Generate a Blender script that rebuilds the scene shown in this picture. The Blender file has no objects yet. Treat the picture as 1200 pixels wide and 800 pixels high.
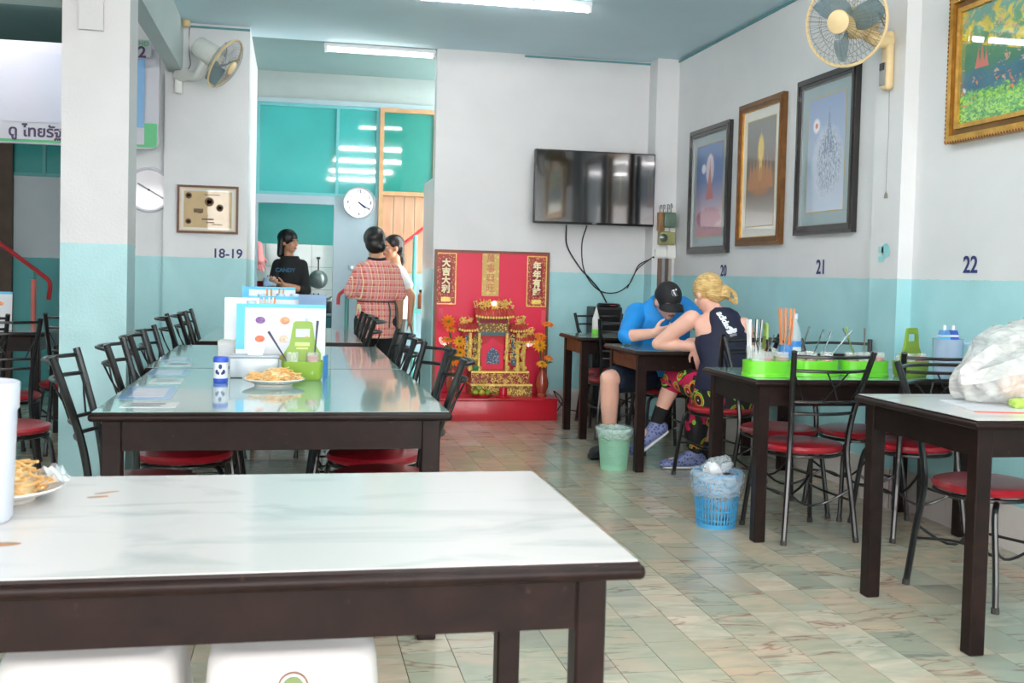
import bpy, bmesh, math, random
from mathutils import Vector, Matrix, Euler
random.seed(7)
PI = math.pi
S = bpy.context.scene
COL = S.collection
R = math.radians

# ---------------------------------------------------------------- camera
cd = bpy.data.cameras.new('camera')
cd.sensor_fit = 'HORIZONTAL'; cd.sensor_width = 36.0
cd.lens = 36.0 * 1256.58 / 1200.0
cd.shift_y = -33.16 / 1200.0
cd.clip_start = 0.05; cd.clip_end = 200
cd.dof.use_dof = True; cd.dof.focus_distance = 5.2; cd.dof.aperture_fstop = 8.0
cam = bpy.data.objects.new('camera', cd); COL.objects.link(cam)
_r = (0.97950144, -0.19986744, 0.02509838)
_d = (0.0172667, -0.04083181, -0.99901683)
_f = (0.20069575, 0.97897179, -0.03654376)
cam.matrix_world = Matrix(((_r[0], -_d[0], -_f[0], 0), (_r[1], -_d[1], -_f[1], 0), (_r[2], -_d[2], -_f[2], 1.2), (0, 0, 0, 1)))
S.camera = cam

# ---------------------------------------------------------------- daylight, exposure
w = bpy.data.worlds.new('daylight'); S.world = w; w.use_nodes = True
bg = w.node_tree.nodes['Background']
bg.inputs[0].default_value = (1.0, 0.97, 0.955, 1); bg.inputs[1].default_value = 7.6
S.view_settings.view_transform = 'Standard'; S.view_settings.look = 'None'
S.view_settings.gamma = 1.0; S.view_settings.use_curve_mapping = False
S.view_settings.exposure = 0.62
TUBE_POWER = 60.0

# ---------------------------------------------------------------- materials
def lin(c):
    o = []
    for v in c[:3]:
        v = v / 255.0
        o.append(v / 12.92 if v <= 0.04045 else ((v + 0.055) / 1.055) ** 2.4)
    return (o[0], o[1], o[2], 1.0)

class NT:
    def __init__(s, name):
        s.m = bpy.data.materials.new(name); s.m.use_nodes = True
        s.t = s.m.node_tree; s.b = s.t.nodes['Principled BSDF']
    def n(s, kind, **kw):
        o = s.t.nodes.new(kind)
        for k, v in kw.items():
            setattr(o, k, v)
        return o
    def l(s, a, b): s.t.links.new(a, b)
    def val(s, sock, v): sock.default_value = v
    def math(s, op, a, b=None, c=None):
        o = s.n('ShaderNodeMath', operation=op)
        for i, x in enumerate((a, b, c)):
            if x is None: continue
            if isinstance(x, (int, float)): o.inputs[i].default_value = x
            else: s.l(x, o.inputs[i])
        return o.outputs[0]
    def mix(s, f, a, b, mode='MIX'):
        o = s.n('ShaderNodeMix', data_type='RGBA', blend_type=mode)
        for i, x in ((0, f), (6, a), (7, b)):
            if isinstance(x, (int, float)): o.inputs[i].default_value = x
            elif isinstance(x, (tuple, list)): o.inputs[i].default_value = x
            else: s.l(x, o.inputs[i])
        return o.outputs[2]
    def noise(s, scale, detail=3.0, vec=None, dist=0.0, rough=0.5):
        o = s.n('ShaderNodeTexNoise'); o.inputs['Scale'].default_value = scale
        o.inputs['Detail'].default_value = detail; o.inputs['Distortion'].default_value = dist
        o.inputs['Roughness'].default_value = rough
        if vec is not None: s.l(vec, o.inputs['Vector'])
        return o
    def ramp(s, f, pts):
        o = s.n('ShaderNodeValToRGB'); e = o.color_ramp.elements
        while len(e) < len(pts): e.new(0.5)
        for i, (p, c) in enumerate(pts):
            e[i].position = p; e[i].color = c
        s.l(f, o.inputs[0]); return o.outputs[0]
    def coord(s, which='Object'):
        return s.n('ShaderNodeTexCoord').outputs[which]
    def pos(s): return s.n('ShaderNodeNewGeometry').outputs['Position']
    def sep(s, v):
        o = s.n('ShaderNodeSeparateXYZ'); s.l(v, o.inputs[0]); return o.outputs
    def mapr(s, v, sc=(1, 1, 1), loc=(0, 0, 0), rot=(0, 0, 0)):
        o = s.n('ShaderNodeMapping'); o.inputs['Scale'].default_value = sc; o.inputs['Location'].default_value = loc
        o.inputs['Rotation'].default_value = rot; s.l(v, o.inputs[0]); return o.outputs[0]
    def bump(s, h, strength=0.2, dist=0.01):
        o = s.n('ShaderNodeBump'); o.inputs['Strength'].default_value = strength; o.inputs['Distance'].default_value = dist
        s.l(h, o.inputs['Height']); s.l(o.outputs[0], s.b.inputs['Normal'])

def M(name, c, rough=0.5, metal=0.0, coat=0.0, var=0.06, scale=8.0, bump=0.0, bscale=60.0, trans=0.0, alpha=1.0, emit=None, es=1.0, sub=0.0, ior=1.45, crough=0.05, sheen=0.0):
    """plain procedural material: a colour with soft noise in it"""
    k = NT(name); b = k.b
    col = lin(c)
    if var > 0:
        nz = k.noise(scale, 3.0, k.coord())
        a2 = tuple(max(0, x * (1 - var)) for x in col[:3]) + (1,)
        b2 = tuple(min(1, x * (1 + var)) for x in col[:3]) + (1,)
        k.l(k.ramp(nz.outputs[0], [(0.3, a2), (0.7, b2)]), b.inputs['Base Color'])
    else:
        b.inputs['Base Color'].default_value = col
    b.inputs['Roughness'].default_value = rough; b.inputs['Metallic'].default_value = metal
    b.inputs['Coat Weight'].default_value = coat; b.inputs['Coat Roughness'].default_value = crough
    b.inputs['Transmission Weight'].default_value = trans; b.inputs['Alpha'].default_value = alpha
    b.inputs['IOR'].default_value = ior; b.inputs['Sheen Weight'].default_value = sheen
    if sub: b.inputs['Subsurface Weight'].default_value = sub; b.inputs['Subsurface Radius'].default_value = (0.02, 0.008, 0.004)
    if emit: b.inputs['Emission Color'].default_value = lin(emit); b.inputs['Emission Strength'].default_value = es
    if bump: k.bump(k.noise(bscale, 4.0, k.coord()).outputs[0], bump, 0.004)
    return k.m

# ---------------------------------------------------------------- mesh building
class MB:
    """collects shapes, then builds ONE mesh object"""
    def __init__(s): s.v = []; s.f = []; s.mi = []; s.cur = 0
    def add(s, vs, fs, mtx=None):
        o = len(s.v)
        for p in vs:
            p = Vector(p)
            if mtx is not None: p = mtx @ p
            s.v.append(p)
        for q in fs:
            s.f.append(tuple(i + o for i in q)); s.mi.append(s.cur)
        return s
    def box(s, x0, x1, y0, y1, z0, z1, mtx=None):
        vs = [(x, y, z) for z in (z0, z1) for y in (y0, y1) for x in (x0, x1)]
        return s.add(vs, [(0, 2, 3, 1), (4, 5, 7, 6), (0, 1, 5, 4), (2, 6, 7, 3), (0, 4, 6, 2), (1, 3, 7, 5)], mtx)
    def rbox(s, x0, x1, y0, y1, z0, z1, r=0.01, seg=2, mtx=None):
        bm = bmesh.new(); bmesh.ops.create_cube(bm, size=1.0)
        for q in bm.verts:
            q.co = Vector(((x0 + x1) / 2 + q.co.x * (x1 - x0), (y0 + y1) / 2 + q.co.y * (y1 - y0), (z0 + z1) / 2 + q.co.z * (z1 - z0)))
        r = min(r, (x1 - x0) * 0.49, (y1 - y0) * 0.49, (z1 - z0) * 0.49)
        bmesh.ops.bevel(bm, geom=list(bm.edges), offset=r, segments=seg, profile=0.5, affect='EDGES')
        bm.verts.index_update()
        s.add([q.co.copy() for q in bm.verts], [tuple(q.index for q in f.verts) for f in bm.faces], mtx); bm.free(); return s
    def lathe(s, prof, n=24, mtx=None, sq=1.0, a0=0.0, a1=2 * PI):
        """prof: (r, z) list from bottom to top about Z"""
        full = abs(a1 - a0 - 2 * PI) < 1e-6
        m = n if full else n + 1
        vs = []; fs = []
        for r, z in prof:
            for i in range(m):
                a = a0 + (a1 - a0) * i / n
                vs.append((r * math.cos(a), r * math.sin(a) * sq, z))
        for j in range(len(prof) - 1):
            for i in range(n):
                i2 = (i + 1) % m
                fs.append((j * m + i, j * m + i2, (j + 1) * m + i2, (j + 1) * m + i))
        if full:
            if prof[0][0] > 1e-5: fs.append(tuple(range(m - 1, -1, -1)))
            if prof[-1][0] > 1e-5: fs.append(tuple((len(prof) - 1) * m + i for i in range(m)))
        return s.add(vs, fs, mtx)
    def cyl(s, p0, p1, r0, r1=None, n=12):
        return s.tube([p0, p1], [r0, r0 if r1 is None else r1], n)
    def tube(s, pts, r, n=8, closed=False, cap=True):
        pts = [Vector(p) for p in pts]; k = len(pts)
        rs = r if isinstance(r, (list, tuple)) else [r] * k
        ts = []
        for i in range(k):
            if closed: t = pts[(i + 1) % k] - pts[i - 1]
            elif i == 0: t = pts[1] - pts[0]
            elif i == k - 1: t = pts[-1] - pts[-2]
            else: t = pts[i + 1] - pts[i - 1]
            ts.append(t.normalized() if t.length > 1e-9 else Vector((0, 0, 1)))
        up = Vector((0, 0, 1)) if abs(ts[0].z) < 0.9 else Vector((1, 0, 0))
        nrm = (up - ts[0] * up.dot(ts[0])).normalized()
        vs = []; fs = []
        for i in range(k):
            nrm = (nrm - ts[i] * nrm.dot(ts[i]))
            nrm = nrm.normalized() if nrm.length > 1e-6 else ts[i].orthogonal().normalized()
            bn = ts[i].cross(nrm)
            for j in range(n):
                a = 2 * PI * j / n
                vs.append(pts[i] + (nrm * math.cos(a) + bn * math.sin(a)) * rs[i])
        for i in range(k if closed else k - 1):
            i2 = (i + 1) % k
            for j in range(n):
                j2 = (j + 1) % n
                fs.append((i * n + j, i * n + j2, i2 * n + j2, i2 * n + j))
        if not closed and cap:
            fs.append(tuple(range(n - 1, -1, -1))); fs.append(tuple((k - 1) * n + j for j in range(n)))
        return s.add(vs, fs)
    def ell(s, c, r, mtx=None, nu=16, nv=10):
        c = Vector(c); vs = []; fs = []
        rot = mtx if mtx is not None else Matrix.Identity(3)
        for j in range(1, nv):
            t = PI * j / nv
            for i in range(nu):
                a = 2 * PI * i / nu
                vs.append(c + rot @ Vector((r[0] * math.sin(t) * math.cos(a), r[1] * math.sin(t) * math.sin(a), -r[2] * math.cos(t))))
        vs.append(c + rot @ Vector((0, 0, -r[2]))); vs.append(c + rot @ Vector((0, 0, r[2])))
        b = len(vs) - 2; t_ = b + 1
        for j in range(nv - 2):
            for i in range(nu):
                i2 = (i + 1) % nu
                fs.append((j * nu + i, j * nu + i2, (j + 1) * nu + i2, (j + 1) * nu + i))
        for i in range(nu):
            i2 = (i + 1) % nu
            fs.append((b, i2, i)); fs.append((t_, (nv - 2) * nu + i, (nv - 2) * nu + i2))
        return s.add(vs, fs)
    def cap(s, p0, p1, r0, r1, n=14):
        """tapered capsule"""
        p0 = Vector(p0); p1 = Vector(p1); d = (p1 - p0)
        if d.length < 1e-6: return s.ell(p0, (r0, r0, r0))
        d.normalize(); pts = []; rs = []
        for a in (80, 55, 28): pts.append(p0 - d * r0 * math.sin(R(a))); rs.append(r0 * math.cos(R(a)))
        for q in (0, .25, .5, .75, 1.0): pts.append(p0.lerp(p1, q)); rs.append(r0 + (r1 - r0) * q)
        for a in (28, 55, 80): pts.append(p1 + d * r1 * math.sin(R(a))); rs.append(r1 * math.cos(R(a)))
        return s.tube(pts, rs, n)
    def loft(s, rings, n=20):
        """rings: (centre, vec a, vec b) ellipses, joined; ends capped"""
        vs = []; fs = []
        for c, a, b in rings:
            c = Vector(c); a = Vector(a); b = Vector(b)
            for i in range(n):
                t = 2 * PI * i / n
                vs.append(c + a * math.cos(t) + b * math.sin(t))
        for j in range(len(rings) - 1):
            for i in range(n):
                i2 = (i + 1) % n
                fs.append((j * n + i, j * n + i2, (j + 1) * n + i2, (j + 1) * n + i))
        fs.append(tuple(range(n - 1, -1, -1))); fs.append(tuple((len(rings) - 1) * n + i for i in range(n)))
        return s.add(vs, fs)
    def prism(s, pts, y0, y1, mtx=None):
        """outline in XZ extruded along Y"""
        n = len(pts)
        vs = [(p[0], y0, p[1]) for p in pts] + [(p[0], y1, p[1]) for p in pts]
        fs = [tuple(range(n)), tuple(range(2 * n - 1, n - 1, -1))]
        for i in range(n):
            j = (i + 1) % n
            fs.append((i, i + n, j + n, j))
        return s.add(vs, fs, mtx)
    def mesh(s, name, mats, smooth=35):
        me = bpy.data.meshes.new(name)
        me.from_pydata([tuple(p) for p in s.v], [], s.f)
        for m in (mats if isinstance(mats, (list, tuple)) else [mats]): me.materials.append(m)
        if max(s.mi, default=0): me.polygons.foreach_set('material_index', s.mi)
        bm = bmesh.new(); bm.from_mesh(me); bmesh.ops.recalc_face_normals(bm, faces=bm.faces); bm.to_mesh(me); bm.free()
        if smooth:
            me.polygons.foreach_set('use_smooth', [True] * len(me.polygons))
            me.set_sharp_from_angle(angle=R(smooth))
        me.update(); return me
    def build(s, name, mats, parent=None, loc=None, rot=None, smooth=35):
        return link(name, s.mesh(name, mats, smooth), parent, loc, rot)

def link(name, data, parent=None, loc=None, rot=None):
    o = bpy.data.objects.new(name, data); COL.objects.link(o)
    if parent is not None: o.parent = parent
    if loc is not None: o.location = loc
    if rot is not None: o.rotation_euler = rot
    return o
def tag(o, label, cat, group=None):
    o['label'] = label; o['category'] = cat
    if group: o['group'] = group
    return o
def thing(name, label, cat, loc=(0, 0, 0), rz=0.0, group=None, rot=None):
    o = link(name, None, None, loc, rot if rot is not None else (0, 0, rz))
    o.empty_display_size = 0.1
    return tag(o, label, cat, group)
def struct(o): o['kind'] = 'structure'; return o
def plabel(o, t): o['label'] = t; return o
def copy_thing(root, loc, rz, label, group=None, name=None):
    r = root.copy(); COL.objects.link(r); r.location = loc; r.rotation_euler = (0, 0, rz)
    r['label'] = label
    if group: r['group'] = group
    for ch in list(root.children):
        c = ch.copy(); COL.objects.link(c); c.parent = r
        for g in list(ch.children):
            d = g.copy(); COL.objects.link(d); d.parent = c
    return r
def bake(o):
    """replace an object's mesh by its evaluated one and drop the modifiers"""
    dg = bpy.context.evaluated_depsgraph_get(); dg.update()
    me = bpy.data.meshes.new_from_object(o.evaluated_get(dg))
    o.modifiers.clear(); o.data = me; return o
def blob(name, mb, mat, parent=None, voxel=0.008, it=4, fac=0.5, loc=None):
    """all shapes of mb melted into one continuous skin"""
    o = mb.build(name, mat, parent, loc, smooth=0)
    m = o.modifiers.new('r', 'REMESH'); m.mode = 'VOXEL'; m.voxel_size = voxel; m.use_smooth_shade = True
    m2 = o.modifiers.new('s', 'SMOOTH'); m2.factor = fac; m2.iterations = it
    bake(o)
    o.data.materials.clear(); o.data.materials.append(mat)
    o.data.polygons.foreach_set('use_smooth', [True] * len(o.data.polygons))
    return o
def text(name, body, size, mat, parent=None, loc=(0, 0, 0), rot=(0, 0, 0), extrude=0.002, bold=0.0, align='CENTER', spacing=1.0, shear=0.0):
    cu = bpy.data.curves.new(name, 'FONT'); cu.body = body; cu.size = size; cu.align_x = align; cu.align_y = 'CENTER'
    cu.extrude = extrude; cu.offset = bold; cu.space_character = spacing; cu.resolution_u = 3; cu.shear = shear
    t = bpy.data.objects.new(name, cu); COL.objects.link(t)
    dg = bpy.context.evaluated_depsgraph_get(); dg.update()
    me = bpy.data.meshes.new_from_object(t.evaluated_get(dg))
    COL.objects.unlink(t); bpy.data.objects.remove(t); bpy.data.curves.remove(cu)
    me.name = name; me.materials.clear(); me.materials.append(mat)
    return link(name, me, parent, loc, rot)
WALLROT_BACK = (R(90), 0, 0)            # text on a wall that faces -Y
WALLROT_RIGHT = (R(90), 0, R(-90))      # text on a wall that faces -X
# ================================================================ materials of the room
def wall_mat(name, up, low, zd, glare=0.0, bump=0.12):
    k = NT(name); p = k.pos(); x, y, z = k.sep(p)
    nz = k.noise(1.7, 4.0, p, 0.3).outputs[0]
    upc = k.ramp(nz, [(0.25, lin([c - 7 for c in up])), (0.75, lin([min(255, c + 5) for c in up]))])
    lo = k.ramp(k.noise(2.3, 5.0, p, 0.6).outputs[0], [(0.2, lin([c - 12 for c in low])), (0.55, lin(low)), (0.85, lin([min(255, c + 13) for c in low]))])
    edge = k.math('ADD', zd, k.math('MULTIPLY', k.math('SUBTRACT', k.noise(25, 2, p).outputs[0], 0.5), 0.012))
    k.l(k.mix(k.math('LESS_THAN', z, edge), upc, lo), k.b.inputs['Base Color'])
    k.b.inputs['Roughness'].default_value = 0.42
    k.bump(k.noise(70, 3, p).outputs[0], bump, 0.004)
    return k.m
AQUA = (170, 219, 224)
m_wall = wall_mat('painted_wall', (225, 225, 226), AQUA, 1.225)
m_wall_l = wall_mat('painted_block_wall', (228, 229, 231), AQUA, 1.267, bump=0.3)
m_pillar = wall_mat('painted_pillar', (206, 204, 205), (166, 206, 210), 1.305, bump=0.35)
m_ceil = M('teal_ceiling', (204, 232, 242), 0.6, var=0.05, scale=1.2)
m_ceil2 = M('shaded_ceiling', (118, 146, 146), 0.6, var=0.05, scale=1.2)  # darker copy of the ceiling colour, passage and bay shade painted in
m_beam = M('beam_paint', (190, 206, 204), 0.5, var=0.03, scale=2)
m_grey = M('grey_partition', (142, 162, 172), 0.45, var=0.04, scale=2)
m_greyf = M('grey_frame', (140, 164, 172), 0.4, var=0.04)
m_teal = M('teal_glass', (60, 156, 154), 0.04, var=0.08, scale=2.0)
m_teal2 = M('dark_teal_glass', (30, 118, 108), 0.04, var=0.1, scale=2.0)
m_tealwall = M('teal_wall', (74, 182, 178), 0.4, var=0.06, scale=2.5)
m_whitetile = M('white_tile', (206, 220, 218), 0.15, var=0.03, coat=0.3)
m_grout = M('grout', (150, 150, 140), 0.8, var=0.1)
m_oak = M('wood_frame', (164, 130, 90), 0.45, var=0.15, scale=12)
m_skirt = M('skirting_tile', (214, 204, 200), 0.35, var=0.06, scale=4)
m_dark = M('dark_metal', (28, 28, 30), 0.35, var=0.1)
m_concrete = M('street', (170, 168, 165), 0.8, var=0.1, scale=2)

def plank_mat():
    k = NT('plank_wood'); c = k.coord()
    nz = k.noise(6, 4, k.mapr(c, (6, 6, 0.6)), 0.4).outputs[0]
    k.l(k.ramp(nz, [(0.3, lin((164, 124, 96))), (0.7, lin((184, 146, 116)))]), k.b.inputs['Base Color'])
    k.b.inputs['Roughness'].default_value = 0.5; return k.m
m_plank = plank_mat()

TW, TD = 0.16, 0.25
def tile_mat():
    """veined marble floor tiles; every tile its own tint, by the grid it lies on"""
    k = NT('marble_floor_tile'); p = k.pos(); x, y, z = k.sep(p)
    ix = k.math('FLOOR', k.math('DIVIDE', k.math('ADD', x, 20 * TW - 1.155 + 0.0), TW)); iy = k.math('FLOOR', k.math('DIVIDE', k.math('ADD', y, 20 * TD - 3.07), TD))
    cb = k.n('ShaderNodeCombineXYZ'); k.l(ix, cb.inputs[0]); k.l(iy, cb.inputs[1])
    wn = k.n('ShaderNodeTexWhiteNoise', noise_dimensions='2D'); k.l(cb.outputs[0], wn.inputs['Vector'])
    cs = k.sep(wn.outputs['Color'])
    base = k.ramp(cs[0], [(0.0, lin((178, 176, 154))), (0.22, lin((202, 188, 166))), (0.42, lin((210, 184, 158))), (0.6, lin((218, 206, 186))), (0.8, lin((184, 182, 164))), (1.0, lin((154, 154, 142)))])
    off = k.n('ShaderNodeVectorMath', operation='ADD'); k.l(p, off.inputs[0])
    sc = k.n('ShaderNodeVectorMath', operation='SCALE'); k.l(wn.outputs['Color'], sc.inputs[0]); sc.inputs['Scale'].default_value = 7.0; k.l(sc.outputs[0], off.inputs[1])
    pv = off.outputs[0]
    st = k.noise(5.0, 4, k.mapr(pv, (1.0, 2.2, 1.0), rot=(0, 0, 0.5)), 1.2).outputs[0]
    c1 = k.mix(k.ramp(st, [(0.35, (0, 0, 0, 1)), (0.7, (0.85, 0.85, 0.85, 1))]), base, lin((166, 170, 150)))
    c2 = k.mix(k.ramp(k.noise(3.4, 3, pv, 0.6).outputs[0], [(0.5, (0, 0, 0, 1)), (0.75, (0.65, 0.65, 0.65, 1))]), c1, lin((212, 180, 158)))
    def vein(scale, lo, hi, dist):
        v = k.noise(scale, 4, k.mapr(pv, (0.55, 2.6, 1.0), rot=(0, 0, 0.9 if scale < 2.5 else -0.5)), dist).outputs[0]
        a = k.math('ABSOLUTE', k.math('SUBTRACT', v, 0.5))
        return k.ramp(a, [(0.0, (1, 1, 1, 1)), (hi, (0, 0, 0, 1))])
    gate = k.math('GREATER_THAN', cs[1], 0.45)
    v1 = k.math('MULTIPLY', vein(2.2, 0, 0.014, 0.7), gate)
    c3 = k.mix(k.math('MULTIPLY', v1, 0.6), c2, lin((128, 70, 62)))
    gate2 = k.math('GREATER_THAN', cs[2], 0.62)
    v2 = k.math('MULTIPLY', vein(3.0, 0, 0.012, 0.6), gate2)
    c4 = k.mix(k.math('MULTIPLY', v2, 0.5), c3, lin((82, 86, 88)))
    k.l(c4, k.b.inputs['Base Color'])
    k.b.inputs['Roughness'].default_value = 0.2; k.b.inputs['Coat Weight'].default_value = 0.25; k.b.inputs['Coat Roughness'].default_value = 0.12
    return k.m
m_tile = tile_mat()

# ================================================================ shell
RW = 3.22; CZ = 3.07; BY = 9.0; FY = 10.5
def sbox(name, x0, x1, y0, y1, z0, z1, m):
    return struct(MB().box(x0, x1, y0, y1, z0, z1).build(name, m, smooth=0))
floor = sbox('floor', -3.7, 3.4, -2.4, 13.0, -0.06, -0.0105, m_grout)
sbox('street_ground', -14, 14, -22, -2.4, -0.1, -0.02, m_concrete)
# tiles: the 300 that show largest are pieces of their own, the rest one mesh
def project(x, y, z):
    d = (x, y, z - 1.2)
    cx = sum(a * b for a, b in zip(_r, d)); cy = sum(a * b for a, b in zip(_d, d)); cz = sum(a * b for a, b in zip(_f, d))
    if cz < 0.2: return None
    return 600 + 1256.58 * cx / cz, 366.84 + 1256.58 * cy / cz
tiles = []
X0 = 1.155 - 20 * TW; Y0 = 3.07 - 20 * TD
for i in range(-10, 34):
    for j in range(9, 62):
        cx, cy = X0 + (i + 0.5) * TW, Y0 + (j + 0.5) * TD
        if not (-3.62 < cx < RW + 0.1 and -2.4 < cy < 12.9): continue
        q = project(cx, cy, 0)
        vis = False
        if q:
            px, py = q
            vis = -40 < px < 1240 and py < 850 and cx < RW
            if py > 556 and px < 620 + (py - 556) * 1.15: vis = False       # behind the front table
            if px < 500: vis = False                                        # behind the long table and its chairs
            if cy > 8.4: vis = False
        tiles.append((cy if vis else 1000 + cy, cx, cy))
tiles.sort()
tme = MB().box(-TW / 2 + 0.0012, TW / 2 - 0.0012, -TD / 2 + 0.0012, TD / 2 - 0.0012, -0.0105, 0.0).mesh('floor_tile', m_tile, 0)
for kx, cx, cy in tiles[:300]:
    link('floor_tile', tme, floor, (cx, cy, 0))
mb = MB()
for kx, cx, cy in tiles[300:]:
    mb.box(cx - TW / 2 + 0.0012, cx + TW / 2 - 0.0012, cy - TD / 2 + 0.0012, cy + TD / 2 - 0.0012, -0.0105, 0.0)
o = mb.build('floor_tiling', m_tile, floor, smooth=0); o['kind'] = 'stuff'

sbox('ceiling', -0.86, RW + 0.1, -2.4, 9.03, CZ, CZ + 0.1, m_ceil)
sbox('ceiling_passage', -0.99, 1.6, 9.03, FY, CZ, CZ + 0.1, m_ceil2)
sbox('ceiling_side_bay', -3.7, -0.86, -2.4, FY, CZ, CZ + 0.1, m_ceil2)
sbox('wall_right', RW, RW + 0.12, -2.4, 9.12, 0, CZ, m_wall)
sbox('wall_back', 1.154, RW, BY, BY + 0.12, 0, CZ, m_wall)
sbox('wall_left', -3.82, -3.7, -2.4, 13.0, 0, CZ, m_wall)
sbox('wall_passage_low', 1.154, 1.27, 9.12, 9.76, 0, 2.0, m_wall)
sbox('wall_block', -0.99, -0.36, 8.68, FY, 0, CZ, m_wall_l)
sbox('wall_recess', -1.6, -0.99, 8.76, 8.9, 0, CZ, m_wall_l)
sbox('pillar_right', 3.135, RW, 5.16, 5.44, 0, CZ, m_wall)
sbox('pillar_corner', 3.02, RW, 8.8, BY, 0, CZ, m_wall)
p = sbox('pillar_front', -1.195, -0.86, 5.97, 6.26, 0, 2.7, m_pillar)
MB().box(-1.11, -0.99, 5.945, 5.97, 2.412, 2.7).build('corbel', m_pillar, p, smooth=0)
sbox('beam_main', -0.96, -0.86, -2.4, 8.68, 2.69, CZ, m_beam)
sbox('beam_cross', -3.7, -1.12, 5.97, 6.2, 2.57, CZ, m_beam)
# plaster edge cord along the ceiling of the block
MB().box(-0.88, -0.36, 8.668, 8.68, 3.035, 3.05).build('trim_1', M('teal_edge', (88, 150, 156), 0.5), smooth=0)['kind'] = 'structure'
MB().box(1.9, 3.02, 8.985, 9.0, 3.045, 3.06).build('trim_2', bpy.data.materials['teal_edge'], smooth=0)['kind'] = 'structure'
MB().box(3.205, RW, 5.44, 8.8, 3.045, 3.06).build('trim_3', bpy.data.materials['teal_edge'], smooth=0)['kind'] = 'structure'
# shop front behind the camera: header and posts, open to the street
sbox('wall_front', -3.7, RW, -2.4, -2.25, 2.55, CZ, m_beam)
for i, x in enumerate((-3.6, -1.0, 0.9, 3.05)):
    sbox('pillar_shopfront', x - 0.12, x + 0.12, -2.4, -2.2, 0, 2.55, m_beam)
# skirting tiles
def skirting(name, along, a0, a1, fixed, h=0.21, wd=0.2):
    n = int((a1 - a0) / wd + 0.5)
    if along == 'y': base = MB().box(fixed - 0.004, fixed, a0, a1, 0, h - 0.002)
    else: base = MB().box(a0, a1, fixed - 0.004, fixed, 0, h - 0.002)
    b = struct(base.build(name, m_grout, smooth=0))
    if along == 'y': t = MB().box(-0.012, -0.004, 0.001, wd - 0.001, 0.0, h)
    else: t = MB().box(0.001, wd - 0.001, -0.012, -0.004, 0.0, h)
    me = t.mesh('skirting_tile', m_skirt, 0)
    for i in range(n):
        link('skirting_tile', me, b, (fixed, a0 + i * wd, 0) if along == 'y' else (a0 + i * wd, fixed, 0))
skirting('baseboard_right', 'y', 5.44, 8.8, RW)
skirting('baseboard_near', 'y', 2.96, 5.16, RW)
skirting('baseboard_pillar', 'y', 5.16, 5.44, 3.135, wd=0.14)
skirting('baseboard_pillar_face', 'x', 3.135, 3.215, 5.16, wd=0.08)
skirting('baseboard_back', 'x', 2.18, 3.02, BY)

# ---------------------------------------------------------------- far partition of the passage (y = 10.5)
T = 0.1
def fwall(name, x0, x1, z0, z1, m): return sbox(name, x0, x1, FY, FY + T, z0, z1, m)
fwall('wall_far_lintel', -0.36, 1.6, 2.815, CZ, M('lintel_paint', (150, 164, 162), 0.5, var=0.03))
fwall('wall_far_middle', 0.376, 0.80, 0, 1.93, m_grey)
fwall('wall_far_sill', -0.36, 0.376, 0, 0.55, m_grey)
fwall('wall_far_under_planks', 0.80, 1.6, 0, 1.18, m_grey)
def window(name, x0, x1, z0, z1, y, panes, fm, gm, fr=0.03, mull=0.028, depth=0.05):
    w_ = struct(link(name, None))
    MB().box(x0 - 0, x1, y - 0.012, y + depth, z1 - fr, z1).build('frame_bar', fm, w_, smooth=0)
    MB().box(x0, x1, y - 0.012, y + depth, z0, z0 + fr).build('frame_bar', fm, w_, smooth=0)
    MB().box(x0, x0 + fr, y - 0.01, y + depth, z0 + fr, z1 - fr).build('frame_bar', fm, w_, smooth=0)
    MB().box(x1 - fr, x1, y - 0.01, y + depth, z0 + fr, z1 - fr).build('frame_bar', fm, w_, smooth=0)
    xs = [x0 + fr] + [x0 + (x1 - x0) * q for q in panes] + [x1 - fr]
    for q in panes:
        xm = x0 + (x1 - x0) * q
        MB().box(xm - mull / 2, xm + mull / 2, y - 0.008, y + depth, z0 + fr, z1 - fr).build('mullion', fm, w_, smooth=0)
    for a, b in zip(xs[:-1], xs[1:]):
        MB().box(a, b, y + 0.012, y + 0.018, z0 + fr, z1 - fr).build('pane', gm, w_, smooth=0)
    return w_
m_tealframe = M('teal_window_frame', (80, 160, 164), 0.4)
window('window_1', -0.36, 0.80, 1.90, 2.77, FY, (0.655,), m_tealframe, m_teal)
MB().box(-0.36, 1.6, FY - 0.03, FY + 0.05, 2.77, 2.815).build('trim_4', m_greyf, smooth=0)['kind'] = 'structure'
MB().box(-0.36, 0.376, FY - 0.02, FY + 0.06, 1.82, 1.90).build('trim_5', m_grey, smooth=0)['kind'] = 'structure'
MB().box(-0.36, -0.386 + 0.05, FY - 0.01, FY + 0.06, 0.55, 1.82).build('trim_6', m_grey, smooth=0)['kind'] = 'structure'
window('window_2', 0.80, 1.36, 1.93, 2.77, FY - 0.03, (), m_oak, m_teal2, fr=0.04, depth=0.07)
MB().box(0.80, 0.845, FY - 0.035, FY + 0.05, 0.0, 1.93).build('trim_7', m_oak, smooth=0)['kind'] = 'structure'
# plank panel under it
pp = struct(link('wall_plank_panel', None, None, (0.845, FY + 0.02, 1.18)))
pme = MB().rbox(0.001, 0.101, 0, 0.02, 0, 0.75, 0.004, 1).mesh('plank', m_plank, 30)
for i in range(6): link('plank', pme, pp, (i * 0.103, 0, 0))
MB().box(0, 0.62, -0.012, 0.03, -0.05, 0.02).build('bottom_rail', m_oak, pp, smooth=0)
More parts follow.
